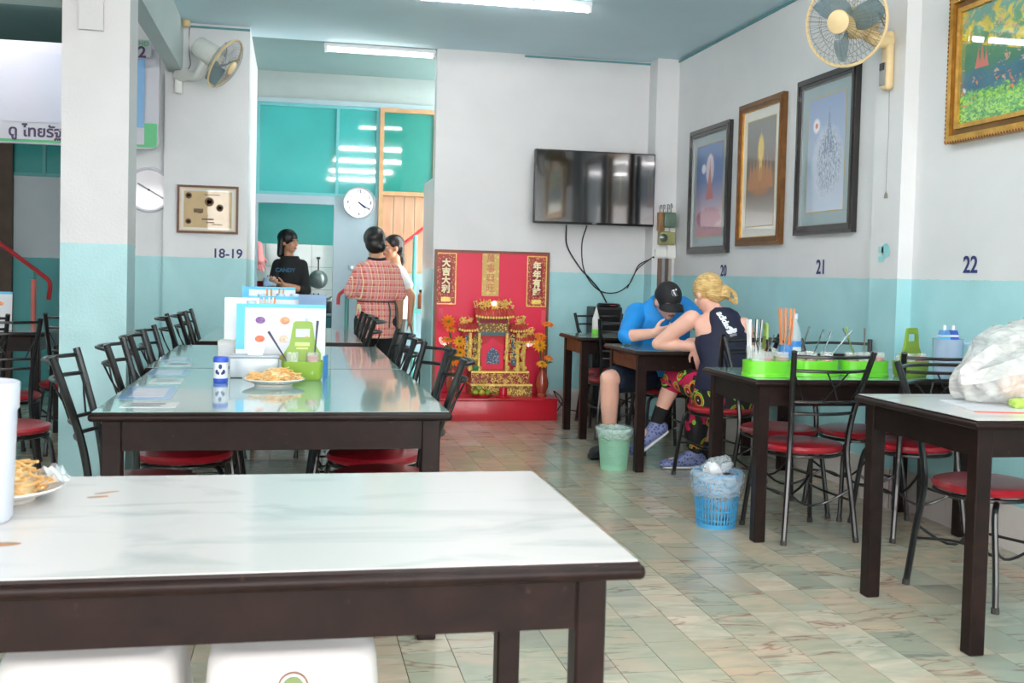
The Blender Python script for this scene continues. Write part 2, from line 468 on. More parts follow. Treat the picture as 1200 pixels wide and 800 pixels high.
# kitchen behind
KY = 12.2
sbox('wall_kitchen', -1.6, 2.2, KY, KY + 0.1, 0, CZ, m_tealwall)
sbox('wall_kitchen_side', -1.7, -1.6, FY + T, KY, 0, CZ, m_tealwall)
sbox('wall_kitchen_end', 2.2, 2.3, FY + T, KY, 0, CZ, m_tealwall)
sbox('ceiling_kitchen', -1.7, 2.3, FY, KY + 0.1, CZ, CZ + 0.1, m_ceil)
kt = struct(MB().box(-0.8, 1.2, KY - 0.006, KY, 0.6, 1.47).build('wall_kitchen_tiling', m_grout, smooth=0))
kme = MB().box(0.0025, 0.2475, -0.012, -0.002, 0.0025, 0.2475).mesh('wall_tile', m_whitetile, 0)
for i in range(8):
    for j in range(4):
        link('wall_tile', kme, kt, (-0.8 + i * 0.25, KY - 0.003, 0.47 + j * 0.25))
# left bay far wall
sbox('wall_bay_far', -3.7, -0.99, FY, FY + T, 0, 1.98, wall_mat('bay_far_wall', (182, 194, 202), (70, 165, 168), 1.24))
sbox('wall_bay_far_top', -3.7, -0.99, FY, FY + T, 2.75, CZ, m_beam)
window('window_3', -3.6, -0.99, 1.98, 2.75, FY, (0.28, 0.52, 0.76), m_tealframe, m_teal)
sbox('pillar_bay', -2.62, -2.5, FY - 0.06, FY, 0, 2.6, M('brown_post', (70, 52, 38), 0.5, var=0.2))

# ---------------------------------------------------------------- fluorescent tubes
def tube_mat(p):
    nm = 'lit_tube_%d' % p
    if nm in bpy.data.materials: return bpy.data.materials[nm]
    k = NT(nm); k.b.inputs['Emission Color'].default_value = (1.0, 0.968, 0.955, 1); k.b.inputs['Emission Strength'].default_value = p
    k.b.inputs['Base Color'].default_value = (1, 1, 1, 1); return k.m
m_fix = M('lamp_housing', (235, 238, 240), 0.4, var=0.02)
def tube_light(x0, x1, y, label, power, z=CZ):
    t = thing('tube_light', label, 'tube light', ((x0 + x1) / 2, y, z), 0, 'fluorescent tubes on the ceiling')
    h = (x1 - x0) / 2
    MB().rbox(-h, h, -0.025, 0.025, -0.035, 0.0, 0.006).build('housing', m_fix, t)
    MB().cyl((-h + 0.03, 0, -0.055), (h - 0.03, 0, -0.055), 0.016, n=12).build('tube', tube_mat(power), t)
    for s_ in (-1, 1): MB().rbox(s_ * (h - 0.015) - 0.012, s_ * (h - 0.015) + 0.012, -0.02, 0.02, -0.078, -0.02, 0.005).build('lamp_holder', m_fix, t)
tube_light(0.22, 1.145, 9.07, 'lit white fluorescent tube at the passage beside the back wall', 3.6)
tube_light(0.77, 1.97, 7.16, 'lit fluorescent tube cut off by the top edge of the picture', 29)
for y, lb in ((4.7, 'lit ceiling tube above the noodle table, out of the picture'), (2.9, 'added fill tube behind the foreground table, out of the picture'), (1.0, 'lit ceiling tube above the foreground stools, out of the picture'), (-0.9, 'lit ceiling tube nearest the street, out of the picture')): tube_light(0.6, 1.8, y, lb, 92)  # unseen tubes; reflections hint at some, the rest added as fill
tube_light(-2.8, -1.6, 7.9, 'added fill tube in the side bay behind the pillar, out of the picture', 45)  # unseen tube, added as fill for the side bay
tube_light(-2.8, -1.6, 3.5, 'added fill tube in the side bay toward the street, out of the picture', 45)  # second unseen fill tube added in the bay
tube_light(-0.1, 1.1, 11.6, 'added fill tube in the kitchen out of the picture', 15)  # unseen tube, added to light the kitchen
# ================================================================ furniture
def wood_mat(name, c, c2, rough=0.35):
    k = NT(name); c0 = k.coord()
    nz = k.noise(9, 5, k.mapr(c0, (1, 1, 1)), 1.5).outputs[0]
    a = k.ramp(nz, [(0.3, lin(c)), (0.75, lin(c2))])
    wear = k.noise(38, 4, c0).outputs[0]
    k.l(k.mix(k.ramp(wear, [(0.68, (0, 0, 0, 1)), (0.76, (0.5, 0.5, 0.5, 1))]), a, lin((84, 60, 48))), k.b.inputs['Base Color'])
    k.b.inputs['Roughness'].default_value = rough; k.b.inputs['Specular IOR Level'].default_value = 0.15
    return k.m
m_wood = wood_mat('dark_stained_wood', (25, 16, 15), (40, 26, 23))
m_wood_r = wood_mat('red_brown_wood', (88, 48, 36), (126, 70, 50))
def marble_mat(name, a, b, c, coat=0.6):
    k = NT(name); p = k.coord()
    st = k.noise(2.2, 6, k.mapr(p, (1, 3.2, 1), rot=(0, 0, 0.45)), 1.2).outputs[0]
    c1 = k.ramp(st, [(0.3, lin(b)), (0.48, lin(a)), (0.7, lin(a)), (0.85, lin(c))])
    k.l(c1, k.b.inputs['Base Color']); k.b.inputs['Roughness'].default_value = 0.22
    k.b.inputs['Coat Weight'].default_value = coat; k.b.inputs['Coat Roughness'].default_value = 0.06
    return k.m
m_marble = marble_mat('white_marble_laminate', (214, 209, 206), (190, 190, 187), (210, 202, 196), 0.3)
m_glasstop = marble_mat('glass_topped_aqua_laminate', (142, 182, 178), (126, 168, 166), (164, 180, 170), 1.0)
m_oldtop = marble_mat('grey_laminate', (150, 162, 156), (120, 136, 130), (170, 170, 160), 0.8)

def table(label, x0, x1, y0, y1, h, top, group, wood=None, leg=0.055, over=0.035, apron=0.095, side=None):
    wood = wood or m_wood
    cx, cy = (x0 + x1) / 2, (y0 + y1) / 2
    t = thing('dining_table', label, 'table', (cx, cy, 0), 0, group)
    a, b = (x1 - x0) / 2, (y1 - y0) / 2
    # moulded edge: two rounded steps
    mb = MB().rbox(-a, a, -b, b, h - 0.030, h - 0.006, 0.010, 3)
    mb.rbox(-a + 0.008, a - 0.008, -b + 0.008, b - 0.008, h - 0.012, h - 0.0015, 0.004, 2)
    mb.build('tabletop', wood, t)
    MB().box(-a + 0.012, a - 0.012, -b + 0.012, b - 0.012, h - 0.003, h).build('top_panel', top, t, smooth=0)
    ax, ay = a - over, b - over
    z1 = h - 0.03
    for sx in (-1, 1):
        for sy in (-1, 1):
            xa, xb = sorted((sx * ax, sx * (ax - leg))); ya, yb = sorted((sy * ay, sy * (ay - leg)))
            MB().rbox(xa, xb, ya, yb, 0, z1, 0.004, 1).build('leg', wood, t)
    i = 0.006
    for s_ in (-1, 1):
        ya, yb = sorted((s_ * (ay - i), s_ * (ay - i - 0.022)))
        MB().box(-ax + leg, ax - leg, ya, yb, z1 - apron, z1).build('apron', wood, t, smooth=0)
        xa, xb = sorted((s_ * (ax - i), s_ * (ax - i - 0.022)))
        MB().box(xa, xb, -ay + leg, ay - leg, z1 - apron, z1).build('apron', side or wood, t, smooth=0)
    return t
TG = 'dark wooden dining tables'
table('large marble topped table with dark moulded edge filling the foreground', -0.98, 0.555, 1.595, 2.385, 0.752, m_marble, TG, leg=0.05, over=0.05, apron=0.09)
table('glass topped table with plate of noodles and green caddy, behind the foreground table', -0.60, 0.512, 3.40, 4.88, 0.752, m_glasstop, TG, leg=0.06)
table('glass topped table carrying the rear menu cards, in line behind the noodle table', -0.635, 0.50, 4.885, 6.33, 0.752, m_glasstop, TG, leg=0.06)
table('farthest table in the middle row, near the women at the passage', -0.56, 0.44, 6.66, 8.3, 0.752, m_oldtop, TG, leg=0.06)
table('table with white plastic bag and red edged paper on it', 2.13, 3.2, 3.02, 3.78, 0.772, m_marble, TG)
table('table with lime green condiment trays along the aqua wall', 2.05, 3.213, 4.50, 5.15, 0.752, m_glasstop, TG)
table('table the man in the blue shirt leans on', 2.045, 3.12, 6.22, 6.90, 0.752, m_glasstop, TG, side=m_wood_r)
table('empty table in front of the red altar', 2.045, 3.0, 7.53, 8.13, 0.752, m_oldtop, TG, side=m_wood_r)
table('dim table in the side bay behind the white pillar', -2.7, -1.55, 7.3, 8.1, 0.752, m_oldtop, TG)

# ---------------------------------------------------------------- bistro chair
m_black = M('black_enamelled_tube', (22, 22, 24), 0.28, var=0.15, scale=20, coat=0.3)
m_red = M('red_vinyl', (158, 26, 40), 0.32, var=0.12, scale=9, coat=0.15, bump=0.08, bscale=120)
def arc(p, q, bow, n=8):
    p = Vector(p); q = Vector(q); b = Vector(bow)
    return [p.lerp(q, i / n) + b * math.sin(PI * i / n) for i in range(n + 1)]
def curve3(pts, n=5):
    """Catmull-Rom through pts"""
    P = [Vector(p) for p in pts]; P = [P[0] * 2 - P[1]] + P + [P[-1] * 2 - P[-2]]; out = []
    for i in range(1, len(P) - 2):
        for j in range(n):
            t = j / n; a, b, c, d = P[i - 1], P[i], P[i + 1], P[i + 2]
            out.append(0.5 * (2 * b + (c - a) * t + (2 * a - 5 * b + 4 * c - d) * t * t + (3 * b - 3 * c + d - a) * t ** 3))
    out.append(P[-2]); return out
def make_chair(label, group):
    """faces +Y, seat centre over the origin"""
    t = thing('bistro_chair', label, 'chair', (0, 0, 0), 0, group)
    s = MB().lathe([(0.0, 0.405), (0.17, 0.405), (0.192, 0.412), (0.198, 0.425), (0.192, 0.438), (0.165, 0.446), (0.09, 0.450), (0.0, 0.451)], 28)
    s.build('seat', m_red, t)
    MB().tube([(0.186 * math.cos(a), 0.186 * math.sin(a), 0.397) for a in [2 * PI * i / 24 for i in range(24)]], 0.0085, 6, closed=True).build('seat_ring', m_black, t)
    def post(s_):
        return curve3([(s_ * 0.185, -0.205, 0.0), (s_ * 0.165, -0.185, 0.22), (s_ * 0.148, -0.165, 0.41), (s_ * 0.156, -0.185, 0.58), (s_ * 0.182, -0.235, 0.76), (s_ * 0.202, -0.275, 0.888)], 4)
    for s_ in (-1, 1):
        MB().tube(post(s_), 0.0135, 8).build('rear_post', m_black, t)
        MB().tube(curve3([(s_ * 0.06, 0.10, 0.395), (s_ * 0.13, 0.15, 0.385), (s_ * 0.155, 0.165, 0.33), (s_ * 0.172, 0.19, 0.15), (s_ * 0.185, 0.205, 0.0)], 4), 0.0115, 8).build('front_leg', m_black, t)
    def at(z, s_):
        P = post(s_)
        for a, b in zip(P[:-1], P[1:]):
            if a.z <= z <= b.z: return a.lerp(b, (z - a.z) / (b.z - a.z))
    for z, b in ((0.865, 0.075), (0.80, 0.07), (0.655, 0.05), (0.60, 0.045)):
        MB().tube(arc(at(z, -1), at(z, 1), (0, -b, 0)), 0.0075, 6).build('back_rail', m_black, t)
    # crossed wires between the rails
    def rail(z, b, q): return at(z, -1).lerp(at(z, 1), q) + Vector((0, -b * math.sin(PI * q), 0))
    for a, b in ((0.35, 0.62), (0.65, 0.38), (0.0, 0.14), (1.0, 0.86)):
        MB().tube([rail(0.80, 0.07, a), rail(0.727, 0.06, (a + b) / 2), rail(0.655, 0.05, b)], 0.004, 5).build('back_wire', m_black, t)
    # hoop under the seat tying the legs
    MB().tube(curve3([(-0.168, -0.188, 0.19), (-0.12, -0.05, 0.205), (-0.13, 0.08, 0.205), (-0.165, 0.18, 0.20)], 4), 0.006, 6).build('stretcher', m_black, t)
    MB().tube(curve3([(0.168, -0.188, 0.19), (0.12, -0.05, 0.205), (0.13, 0.08, 0.205), (0.165, 0.18, 0.20)], 4), 0.006, 6).build('stretcher', m_black, t)
    MB().tube(arc((-0.168, -0.188, 0.25), (0.168, -0.188, 0.25), (0, 0.06, -0.09)), 0.006, 6).build('stretcher', m_black, t)
    MB().tube(arc((-0.165, 0.18, 0.25), (0.165, 0.18, 0.25), (0, -0.06, -0.09)), 0.006, 6).build('stretcher', m_black, t)
    m_foot = bpy.data.materials.get('rubber_foot') or M('rubber_foot', (60, 58, 56), 0.7)
    for sx in (-1, 1):
        for sy in (-1, 1): MB().cyl((sx * 0.1855, sy * 0.205, 0.0), (sx * 0.184, sy * 0.2035, 0.022), 0.0145, n=8).build('foot', m_foot, t)
    return t
CG = 'black bistro chairs with red seats'
chairs = [
 # x, y, rz(deg; 0 faces away from the camera), label
 (2.375, 4.69, 3, 'red seat bistro chair with its back to the camera, before the lime trays'),
 (2.93, 4.66, -2, 'red seat bistro chair beside the near wall, tucked under the tray table'),
 (2.50, 5.18, 180, 'bistro chair on the far side of the tray table, behind the lime trays'),
 (2.90, 5.10, 178, 'bistro chair on the far side of the tray table, against the wall'),
 (2.66, 3.70, 197, 'bistro chair behind the plastic bag table, red seat between its legs'),
 (2.53, 6.03, 14, 'bistro chair the blonde woman sits on'),
 (2.52, 7.05, 180, 'bistro chair the man in the blue shirt sits on'),
 (2.38, 7.74, 0, 'bistro chair pushed in at the table before the altar, behind the man'),
 (2.50, 8.33, 180, 'bistro chair on the far side of the table before the altar'),
 (0.335, 4.02, 90, 'red seat bistro chair nearest on the altar side of the noodle table'),
 (0.345, 4.50, 100, 'turned out bistro chair showing its rails, altar side of the noodle table'),
 (0.29, 5.18, 90, 'third bistro chair along the altar side of the glass tables'),
 (0.29, 5.62, 90, 'fourth bistro chair along the altar side of the glass tables'),
 (-0.50, 3.97, -90, 'bistro chair nearest the white pillar, with its back to the side bay'),
 (-0.43, 4.585, -90, 'second bistro chair along the pillar side of the glass tables'),
 (-0.43, 5.18, -90, 'third bistro chair along the pillar side of the glass tables'),
 (-0.43, 5.62, -90, 'fourth bistro chair along the pillar side of the glass tables'),
 (-0.50, 7.05, -84, 'bistro chair nearest on the wall side of the farthest middle table'),
 (-0.45, 7.45, -90, 'middle bistro chair on the wall side of the farthest middle table'),
 (-0.45, 7.9, -90, 'last bistro chair on the wall side of the farthest middle table'),
 (0.26, 7.05, 84, 'bistro chair nearest on the passage side of the farthest middle table'),
 (0.245, 7.50, 90, 'middle bistro chair on the passage side of the farthest middle table'),
 (0.245, 7.95, 90, 'last bistro chair on the passage side of the farthest middle table'),
 (-1.38, 7.30, 20, 'bistro chair in the side bay close to the white pillar'),
 (-1.84, 7.04, 0, 'bistro chair in the side bay under the stair rail'),
 (-2.28, 7.12, -8, 'bistro chair in the side bay cut off by the picture edge'),
 (-1.62, 6.62, 10, 'bistro chair at the back of the side bay, left of the white pillar'),
 (-1.30, 5.35, -65, 'bistro chair standing before the white pillar in the side bay'),
 (-1.62, 5.9, -80, 'bistro chair in the dark gap beside the white pillar'),
]
proto = None
for x, y, a, lab in chairs:
    if proto is None:
        proto = make_chair(lab, CG); proto.location = (x, y, 0); proto.rotation_euler = (0, 0, R(a))
    else:
        copy_thing(proto, (x, y, 0), R(a), lab)

# ---------------------------------------------------------------- white plastic stools under the front table
m_plast = M('white_plastic', (214, 210, 209), 0.35, var=0.02, coat=0.1)
def stool(label, x, y, rz):
    t = thing('plastic_stool', label, 'stool', (x, y, 0), rz, 'white plastic stools under the foreground table')
    def ring(h, r, z, n=6):
        pts = []
        for cx, cy, a0 in ((1, 1, 0), (-1, 1, 90), (-1, -1, 180), (1, -1, 270)):
            for i in range(n + 1):
                a = R(a0 + 90 * i / n); pts.append((cx * (h - r) + r * math.cos(a), cy * (h - r) + r * math.sin(a), z))
        return pts
    rings = [ring(0.175, 0.05, 0.30), ring(0.165, 0.05, 0.425), ring(0.158, 0.05, 0.442), ring(0.145, 0.05, 0.45), ring(0.05, 0.03, 0.447)]
    n = len(rings[0]); vs = [p for r_ in rings for p in r_]; fs = []
    for j in range(len(rings) - 1):
        for i in range(n): fs.append((j * n + i, j * n + (i + 1) % n, (j + 1) * n + (i + 1) % n, (j + 1) * n + i))
    fs.append(tuple((len(rings) - 1) * n + i for i in range(n)))
    MB().add(vs, fs).build('seat', m_plast, t, smooth=50)
    for sx in (-1, 1):
        for sy in (-1, 1):
            q = [(sx * 0.172, sy * 0.172), (sx * 0.10, sy * 0.172), (sx * 0.10, sy * 0.160), (sx * 0.158, sy * 0.158), (sx * 0.160, sy * 0.10), (sx * 0.172, sy * 0.10)]
            k = len(q); vs = [(a * 1.12, b * 1.12, 0) for a, b in q] + [(a, b, 0.31) for a, b in q]
            fs = [tuple(range(k)), tuple(range(2 * k - 1, k - 1, -1))] + [(i, (i + 1) % k, (i + 1) % k + k, i + k) for i in range(k)]
            MB().add(vs, fs).build('leg', m_plast, t)
    MB().lathe([(0.0, 0.4485), (0.010, 0.4495), (0.012, 0.4515), (0.0, 0.4525)], 12).build('vent_stud', M('stool_stud', (190, 180, 176), 0.5), t)
    return t
badge = stool('white plastic stool with a round badge, under the middle of the foreground table', 0.014, 2.275, 0.0)
o = stool('white plastic stool at the corner of the picture under the foreground table', -0.375, 2.285, 0.02)
MB().tube([(0.028 * math.cos(2 * PI * i / 24), -0.1725, 0.385 + 0.028 * math.sin(2 * PI * i / 24)) for i in range(24)], 0.002, 5, closed=True).build('badge_ring', M('badge_gold', (150, 110, 90), 0.5), badge)
MB().lathe([(0, 0), (0.02, 0.001), (0.02, 0.002), (0, 0.003)], 16, Matrix.Translation((0, -0.1715, 0.385)) @ Matrix.Rotation(R(90), 4, 'X')).build('badge', M('badge_green', (120, 140, 90), 0.5), badge)
# ================================================================ things on the walls
m_ink = M('navy_paint', (40, 52, 110), 0.5, var=0.05)
m_gold = M('gilt', (196, 150, 70), 0.3, metal=0.75, var=0.2, scale=25, bump=0.3, bscale=90)
m_goldp = M('gold_paint', (238, 202, 110), 0.35, metal=0.25, var=0.2, scale=40, bump=0.4, bscale=140)
m_redp = M('red_lacquer', (206, 30, 52), 0.38, var=0.05, scale=4)
m_blackp = M('black_plastic', (18, 18, 20), 0.3, var=0.1)
m_whitep = M('white_shell_plastic', (230, 230, 226), 0.35, var=0.03)
m_cream = M('aged_cream_plastic', (226, 200, 152), 0.4, var=0.06)
m_cable = M('black_cable', (24, 24, 26), 0.5, var=0.0)

# ---- television
t = thing('television', 'wide black flat screen television mounted on the back wall', 'television', (2.475, 8.72, 1.63))
W_, H_ = 0.525, 0.615
MB().rbox(-W_, W_, 0.0, 0.05, 0, H_, 0.008, 2).build('casing', m_blackp, t)
k = NT('dark_screen'); k.b.inputs['Base Color'].default_value = lin((14, 15, 20)); k.b.inputs['Roughness'].default_value = 0.08; k.b.inputs['Coat Weight'].default_value = 1.0; k.b.inputs['IOR'].default_value = 1.8; k.b.inputs['Coat Roughness'].default_value = 0.03
k.bump(k.noise(3, 2, k.coord()).outputs[0], 0.02, 0.01)
MB().box(-W_ + 0.01, W_ - 0.01, -0.002, 0.0, 0.018, H_ - 0.01).build('screen', k.m, t, smooth=0)
MB().box(-0.15, 0.15, 0.05, 0.28, 0.2, 0.42).build('wall_mount', m_dark, t, smooth=0)
MB().rbox(-0.02, 0.02, -0.004, 0.0, 0.004, 0.014, 0.001, 1).build('badge', M('silver', (160, 162, 168), 0.3, metal=0.8), t)
def cable(label, pts, r=0.006, name='cable'):
    return tag(MB().tube(curve3(pts, 6), r, 6).build(name, m_cable), label, 'cable')
cable('black cable hanging from the lower middle of the television', [(2.28, 8.9, 1.63), (2.31, 8.97, 1.45), (2.43, 8.98, 1.27), (2.52, 8.98, 1.18), (2.62, 8.98, 1.07), (2.665, 8.93, 0.97)])
cable('thin black cable looping from the television to the meter box', [(2.46, 8.9, 1.63), (2.44, 8.97, 1.47), (2.47, 8.975, 1.24), (2.6, 8.97, 1.08), (2.76, 8.975, 1.06), (2.88, 8.975, 1.14), (2.95, 8.975, 1.27), (3.03, 8.79, 1.38)], 0.005)
cable('short black cable below the meter box', [(2.86, 8.972, 1.10), (2.92, 8.972, 1.22), (2.965, 8.972, 1.31), (3.035, 8.788, 1.372)], 0.005)

# ---- meter and conduits on the corner pillar
t = thing('electric_meter', 'old brown and green electric meter with bare wires in the corner', 'meter', (3.11, 8.8, 1.39))
MB().rbox(-0.06, 0.0, -0.06, 0, 0.21, 0.37, 0.01).build('brown_case', M('bakelite', (150, 110, 70), 0.4), t)
MB().rbox(-0.02, 0.09, -0.09, 0, 0.24, 0.37, 0.015).build('green_case', M('green_case', (96, 118, 104), 0.35), t)
MB().rbox(-0.05, 0.09, -0.07, 0, 0.09, 0.205, 0.012).build('terminal_box', M('olive_case', (150, 150, 100), 0.4), t)
MB().lathe([(0, 0), (0.035, 0), (0.035, 0.02), (0, 0.03)], 16, Matrix.Translation((-0.02, -0.07, 0.15)) @ Matrix.Rotation(R(90), 4, 'X')).build('dial', M('dial_glass', (70, 84, 76), 0.15, coat=1), t)
for i, x in enumerate((-0.04, -0.01, 0.03, 0.06)):
    MB().tube(curve3([(x, -0.03, 0.36), (x - 0.015, -0.06, 0.41 + 0.01 * i), (x + 0.01, -0.03, 0.43), (x + 0.02, 0, 0.40)], 4), 0.003, 5).build('wire', m_cable, t)
MB().box(0.03, 0.105, -0.05, 0, -0.02, 0.09).build('cover', m_whitep, t, smooth=0)
MB().box(-0.07, 0.03, -0.03, 0, -0.01, 0.05).build('fuse_cover', m_whitep, t, smooth=0)
t = thing('wire_duct', 'bundle of brown and grey wiring under the corner meter', 'wiring', (3.13, 8.8, 1.08))
for i, c in enumerate(((120, 90, 80), (150, 150, 150), (90, 80, 76), (170, 160, 150))):
    MB().box(-0.06 + i * 0.03, -0.034 + i * 0.03, -0.035, 0, 0.0, 0.285).build('strip', M('duct_%d' % i, c, 0.5), t, smooth=0)
tag(MB().box(3.165, 3.215, 8.775, 8.80, 1.33, 1.80).build('conduit_cover', m_whitep, smooth=0), 'tall white cable cover beside the corner meter', 'cable cover')

# ---- framed pictures on the right wall
def art_mat(name, kind):
    k = NT(name); g = k.coord('Generated'); X, Y, Z = k.sep(g)       # Y along the wall (0 = near), Z up
    u = k.math('SUBTRACT', k.math('SUBTRACT', 1.0, Y), 0.5)            # left to right as seen
    n1 = k.noise(9, 6, g, 0.5, 0.65).outputs[0]; n2 = k.noise(26, 4, g, 0.3, 0.7).outputs[0]
    def blobm(cu, cz, ru, rz, soft=0.35, wob=0.6):
        a = k.math('POWER', k.math('DIVIDE', k.math('SUBTRACT', u, cu), ru), 2.0)
        b = k.math('POWER', k.math('DIVIDE', k.math('SUBTRACT', Z, cz), rz), 2.0)
        d = k.math('ADD', k.math('ADD', a, b), k.math('MULTIPLY', k.math('SUBTRACT', n1, 0.5), wob))
        return k.ramp(d, [(1 - soft, (1, 1, 1, 1)), (1.0, (0, 0, 0, 1))])
    def spire(cu, z0, z1, wid):
        t_ = k.math('DIVIDE', k.math('SUBTRACT', z1, Z), z1 - z0)
        ww = k.math('MULTIPLY', k.math('POWER', k.math('MAXIMUM', t_, 0.0), 1.6), wid)
        ins = k.math('LESS_THAN', k.math('ABSOLUTE', k.math('SUBTRACT', u, cu)), ww)
        return k.math('MULTIPLY', ins, k.math('GREATER_THAN', Z, z0))
    if kind == 'blue':
        c = k.ramp(Z, [(0.0, lin((204, 150, 160))), (0.25, lin((216, 190, 206))), (0.6, lin((120, 140, 190))), (1, lin((84, 124, 178)))])
        c = k.mix(blobm(-0.22, 0.74, 0.09, 0.06, 0.5, 0.1), c, lin((244, 240, 250)))
        c = k.mix(blobm(0.02, 0.72, 0.16, 0.18, 0.3, 0.5), c, lin((226, 214, 226)))
        c = k.mix(spire(0.02, 0.4, 0.86, 0.14), c, lin((214, 132, 128)))
        c = k.mix(blobm(0.0, 0.2, 0.5, 0.12, 0.4, 1.2), c, lin((180, 120, 140)))
    elif kind == 'amber':
        c = k.ramp(Z, [(0.0, lin((206, 200, 194))), (0.3, lin((150, 132, 124))), (0.55, lin((128, 116, 112))), (1, lin((134, 136, 132)))])
        c = k.mix(blobm(0.0, 0.72, 0.13, 0.16, 0.7, 0.2), c, lin((250, 214, 110)))
        c = k.mix(spire(0.0, 0.42, 0.95, 0.10), c, lin((244, 206, 120)))
        for cu, h in ((-0.36, 0.66), (-0.24, 0.70), (0.24, 0.70), (0.36, 0.66), (-0.12, 0.72), (0.12, 0.72)):
            c = k.mix(spire(cu, 0.35, h, 0.10), c, lin((202, 140, 96)))
        c = k.mix(k.math('MULTIPLY', blobm(0.0, 0.42, 0.5, 0.16, 0.5, 1.2), 0.8), c, lin((196, 138, 98)))
    elif kind == 'frost':
        c = k.ramp(Z, [(0.0, lin((196, 208, 226))), (0.35, lin((176, 192, 214))), (1, lin((140, 162, 200)))])
        c = k.mix(blobm(0.05, 0.42, 0.44, 0.36, 0.5, 0.9), c, lin((204, 214, 228)))
        dk = k.math('MULTIPLY', blobm(0.08, 0.42, 0.38, 0.32, 0.5, 1.3), k.ramp(n2, [(0.4, (0.0, 0, 0, 1)), (0.62, (0.9, 0.9, 0.9, 1))]))
        c = k.mix(dk, c, lin((92, 112, 144)))
        c = k.mix(k.math('MULTIPLY', spire(0.08, 0.5, 0.93, 0.17), k.ramp(n2, [(0.35, (0, 0, 0, 1)), (0.6, (0.9, 0.9, 0.9, 1))])), c, lin((98, 118, 150)))
        c = k.mix(blobm(-0.27, 0.76, 0.11, 0.075, 0.6, 0.2), c, lin((240, 236, 240)))
        c = k.mix(blobm(-0.27, 0.76, 0.04, 0.026, 0.3, 0.1), c, lin((214, 130, 118)))
    else:
        c = k.ramp(k.math('ADD', Z, k.math('MULTIPLY', k.math('SUBTRACT', n1, 0.5), 0.35)), [(0.0, lin((70, 150, 60))), (0.2, lin((104, 170, 74))), (0.3, lin((36, 92, 116))), (0.42, lin((50, 104, 120))), (0.5, lin((52, 116, 84))), (0.75, lin((84, 140, 92))), (1, lin((120, 166, 160)))])
        c = k.mix(k.math('MULTIPLY', k.ramp(n1, [(0.47, (0, 0, 0, 1)), (0.55, (1, 1, 1, 1))]), k.math('GREATER_THAN', k.math('ADD', Z, k.math('MULTIPLY', u, 0.35)), 0.55)), c, lin((208, 186, 60)))
        low = k.math('LESS_THAN', k.math('ADD', Z, k.math('MULTIPLY', k.math('SUBTRACT', n1, 0.5), 0.5)), 0.26)
        c = k.mix(k.math('MULTIPLY', k.ramp(n2, [(0.46, (1, 1, 1, 1)), (0.5, (0, 0, 0, 1))]), low), c, lin((150, 204, 80)))
        c = k.mix(k.math('MULTIPLY', k.ramp(n2, [(0.58, (0, 0, 0, 1)), (0.62, (1, 1, 1, 1))]), low), c, lin((30, 104, 80)))
        n3 = k.noise(13, 4, g, 0.6, 0.6).outputs[0]
        band = k.math('LESS_THAN', k.math('ABSOLUTE', k.math('SUBTRACT', Z, 0.27)), 0.13)
        c = k.mix(k.math('MULTIPLY', k.ramp(n3, [(0.60, (0, 0, 0, 1)), (0.63, (1, 1, 1, 1))]), band), c, lin((222, 118, 62)))
        c = k.mix(k.math('MULTIPLY', k.ramp(n3, [(0.36, (1, 1, 1, 1)), (0.39, (0, 0, 0, 1))]), k.math('GREATER_THAN', Z, 0.3)), c, lin((196, 150, 130)))
        for cu, h in ((-0.33, 0.66), (-0.29, 0.72), (-0.25, 0.64)): c = k.mix(spire(cu, 0.46, h, 0.03), c, lin((200, 110, 96)))
        c = k.mix(blobm(0.42, 0.68, 0.07, 0.16, 0.4, 1.2), c, lin((214, 112, 66)))
    k.l(c, k.b.inputs['Base Color'])
    k.b.inputs['Roughness'].default_value = 0.5; k.b.inputs['Coat Weight'].default_value = 1.0; k.b.inputs['Coat Roughness'].default_value = 0.015
    return k.m
m_mat_w = M('white_mount', (232, 230, 222), 0.6, coat=1.0, crough=0.015, var=0.02); m_mat_g = M('grey_mount', (152, 172, 176), 0.6, coat=1.0, crough=0.015, var=0.02)
m_blackframe = M('black_frame', (30, 26, 26), 0.25, var=0.15, coat=0.4); m_brownframe = M('bronze_frame', (120, 82, 44), 0.28, metal=0.5, var=0.2, scale=15)
def frame_ring(mb, y0, y1, z0, z1, wd, d0, d1):
    """four mitred bars round (y0..y1, z0..z1) on the wall x = 0, growing towards -X from d0 to d1"""
    for q in (((y0, z0), (y1, z0), (y1 - wd, z0 + wd), (y0 + wd, z0 + wd)), ((y1, z0), (y1, z1), (y1 - wd, z1 - wd), (y1 - wd, z0 + wd)),
              ((y1, z1), (y0, z1), (y0 + wd, z1 - wd), (y1 - wd, z1 - wd)), ((y0, z1), (y0, z0), (y0 + wd, z0 + wd), (y0 + wd, z1 - wd))):
        vs = [(-d0, a, b) for a, b in q] + [(-d1, a, b) for a, b in q]
        mb.add(vs, [(0, 1, 2, 3), (7, 6, 5, 4), (0, 4, 5, 1), (1, 5, 6, 2), (2, 6, 7, 3), (3, 7, 4, 0)])
    return mb
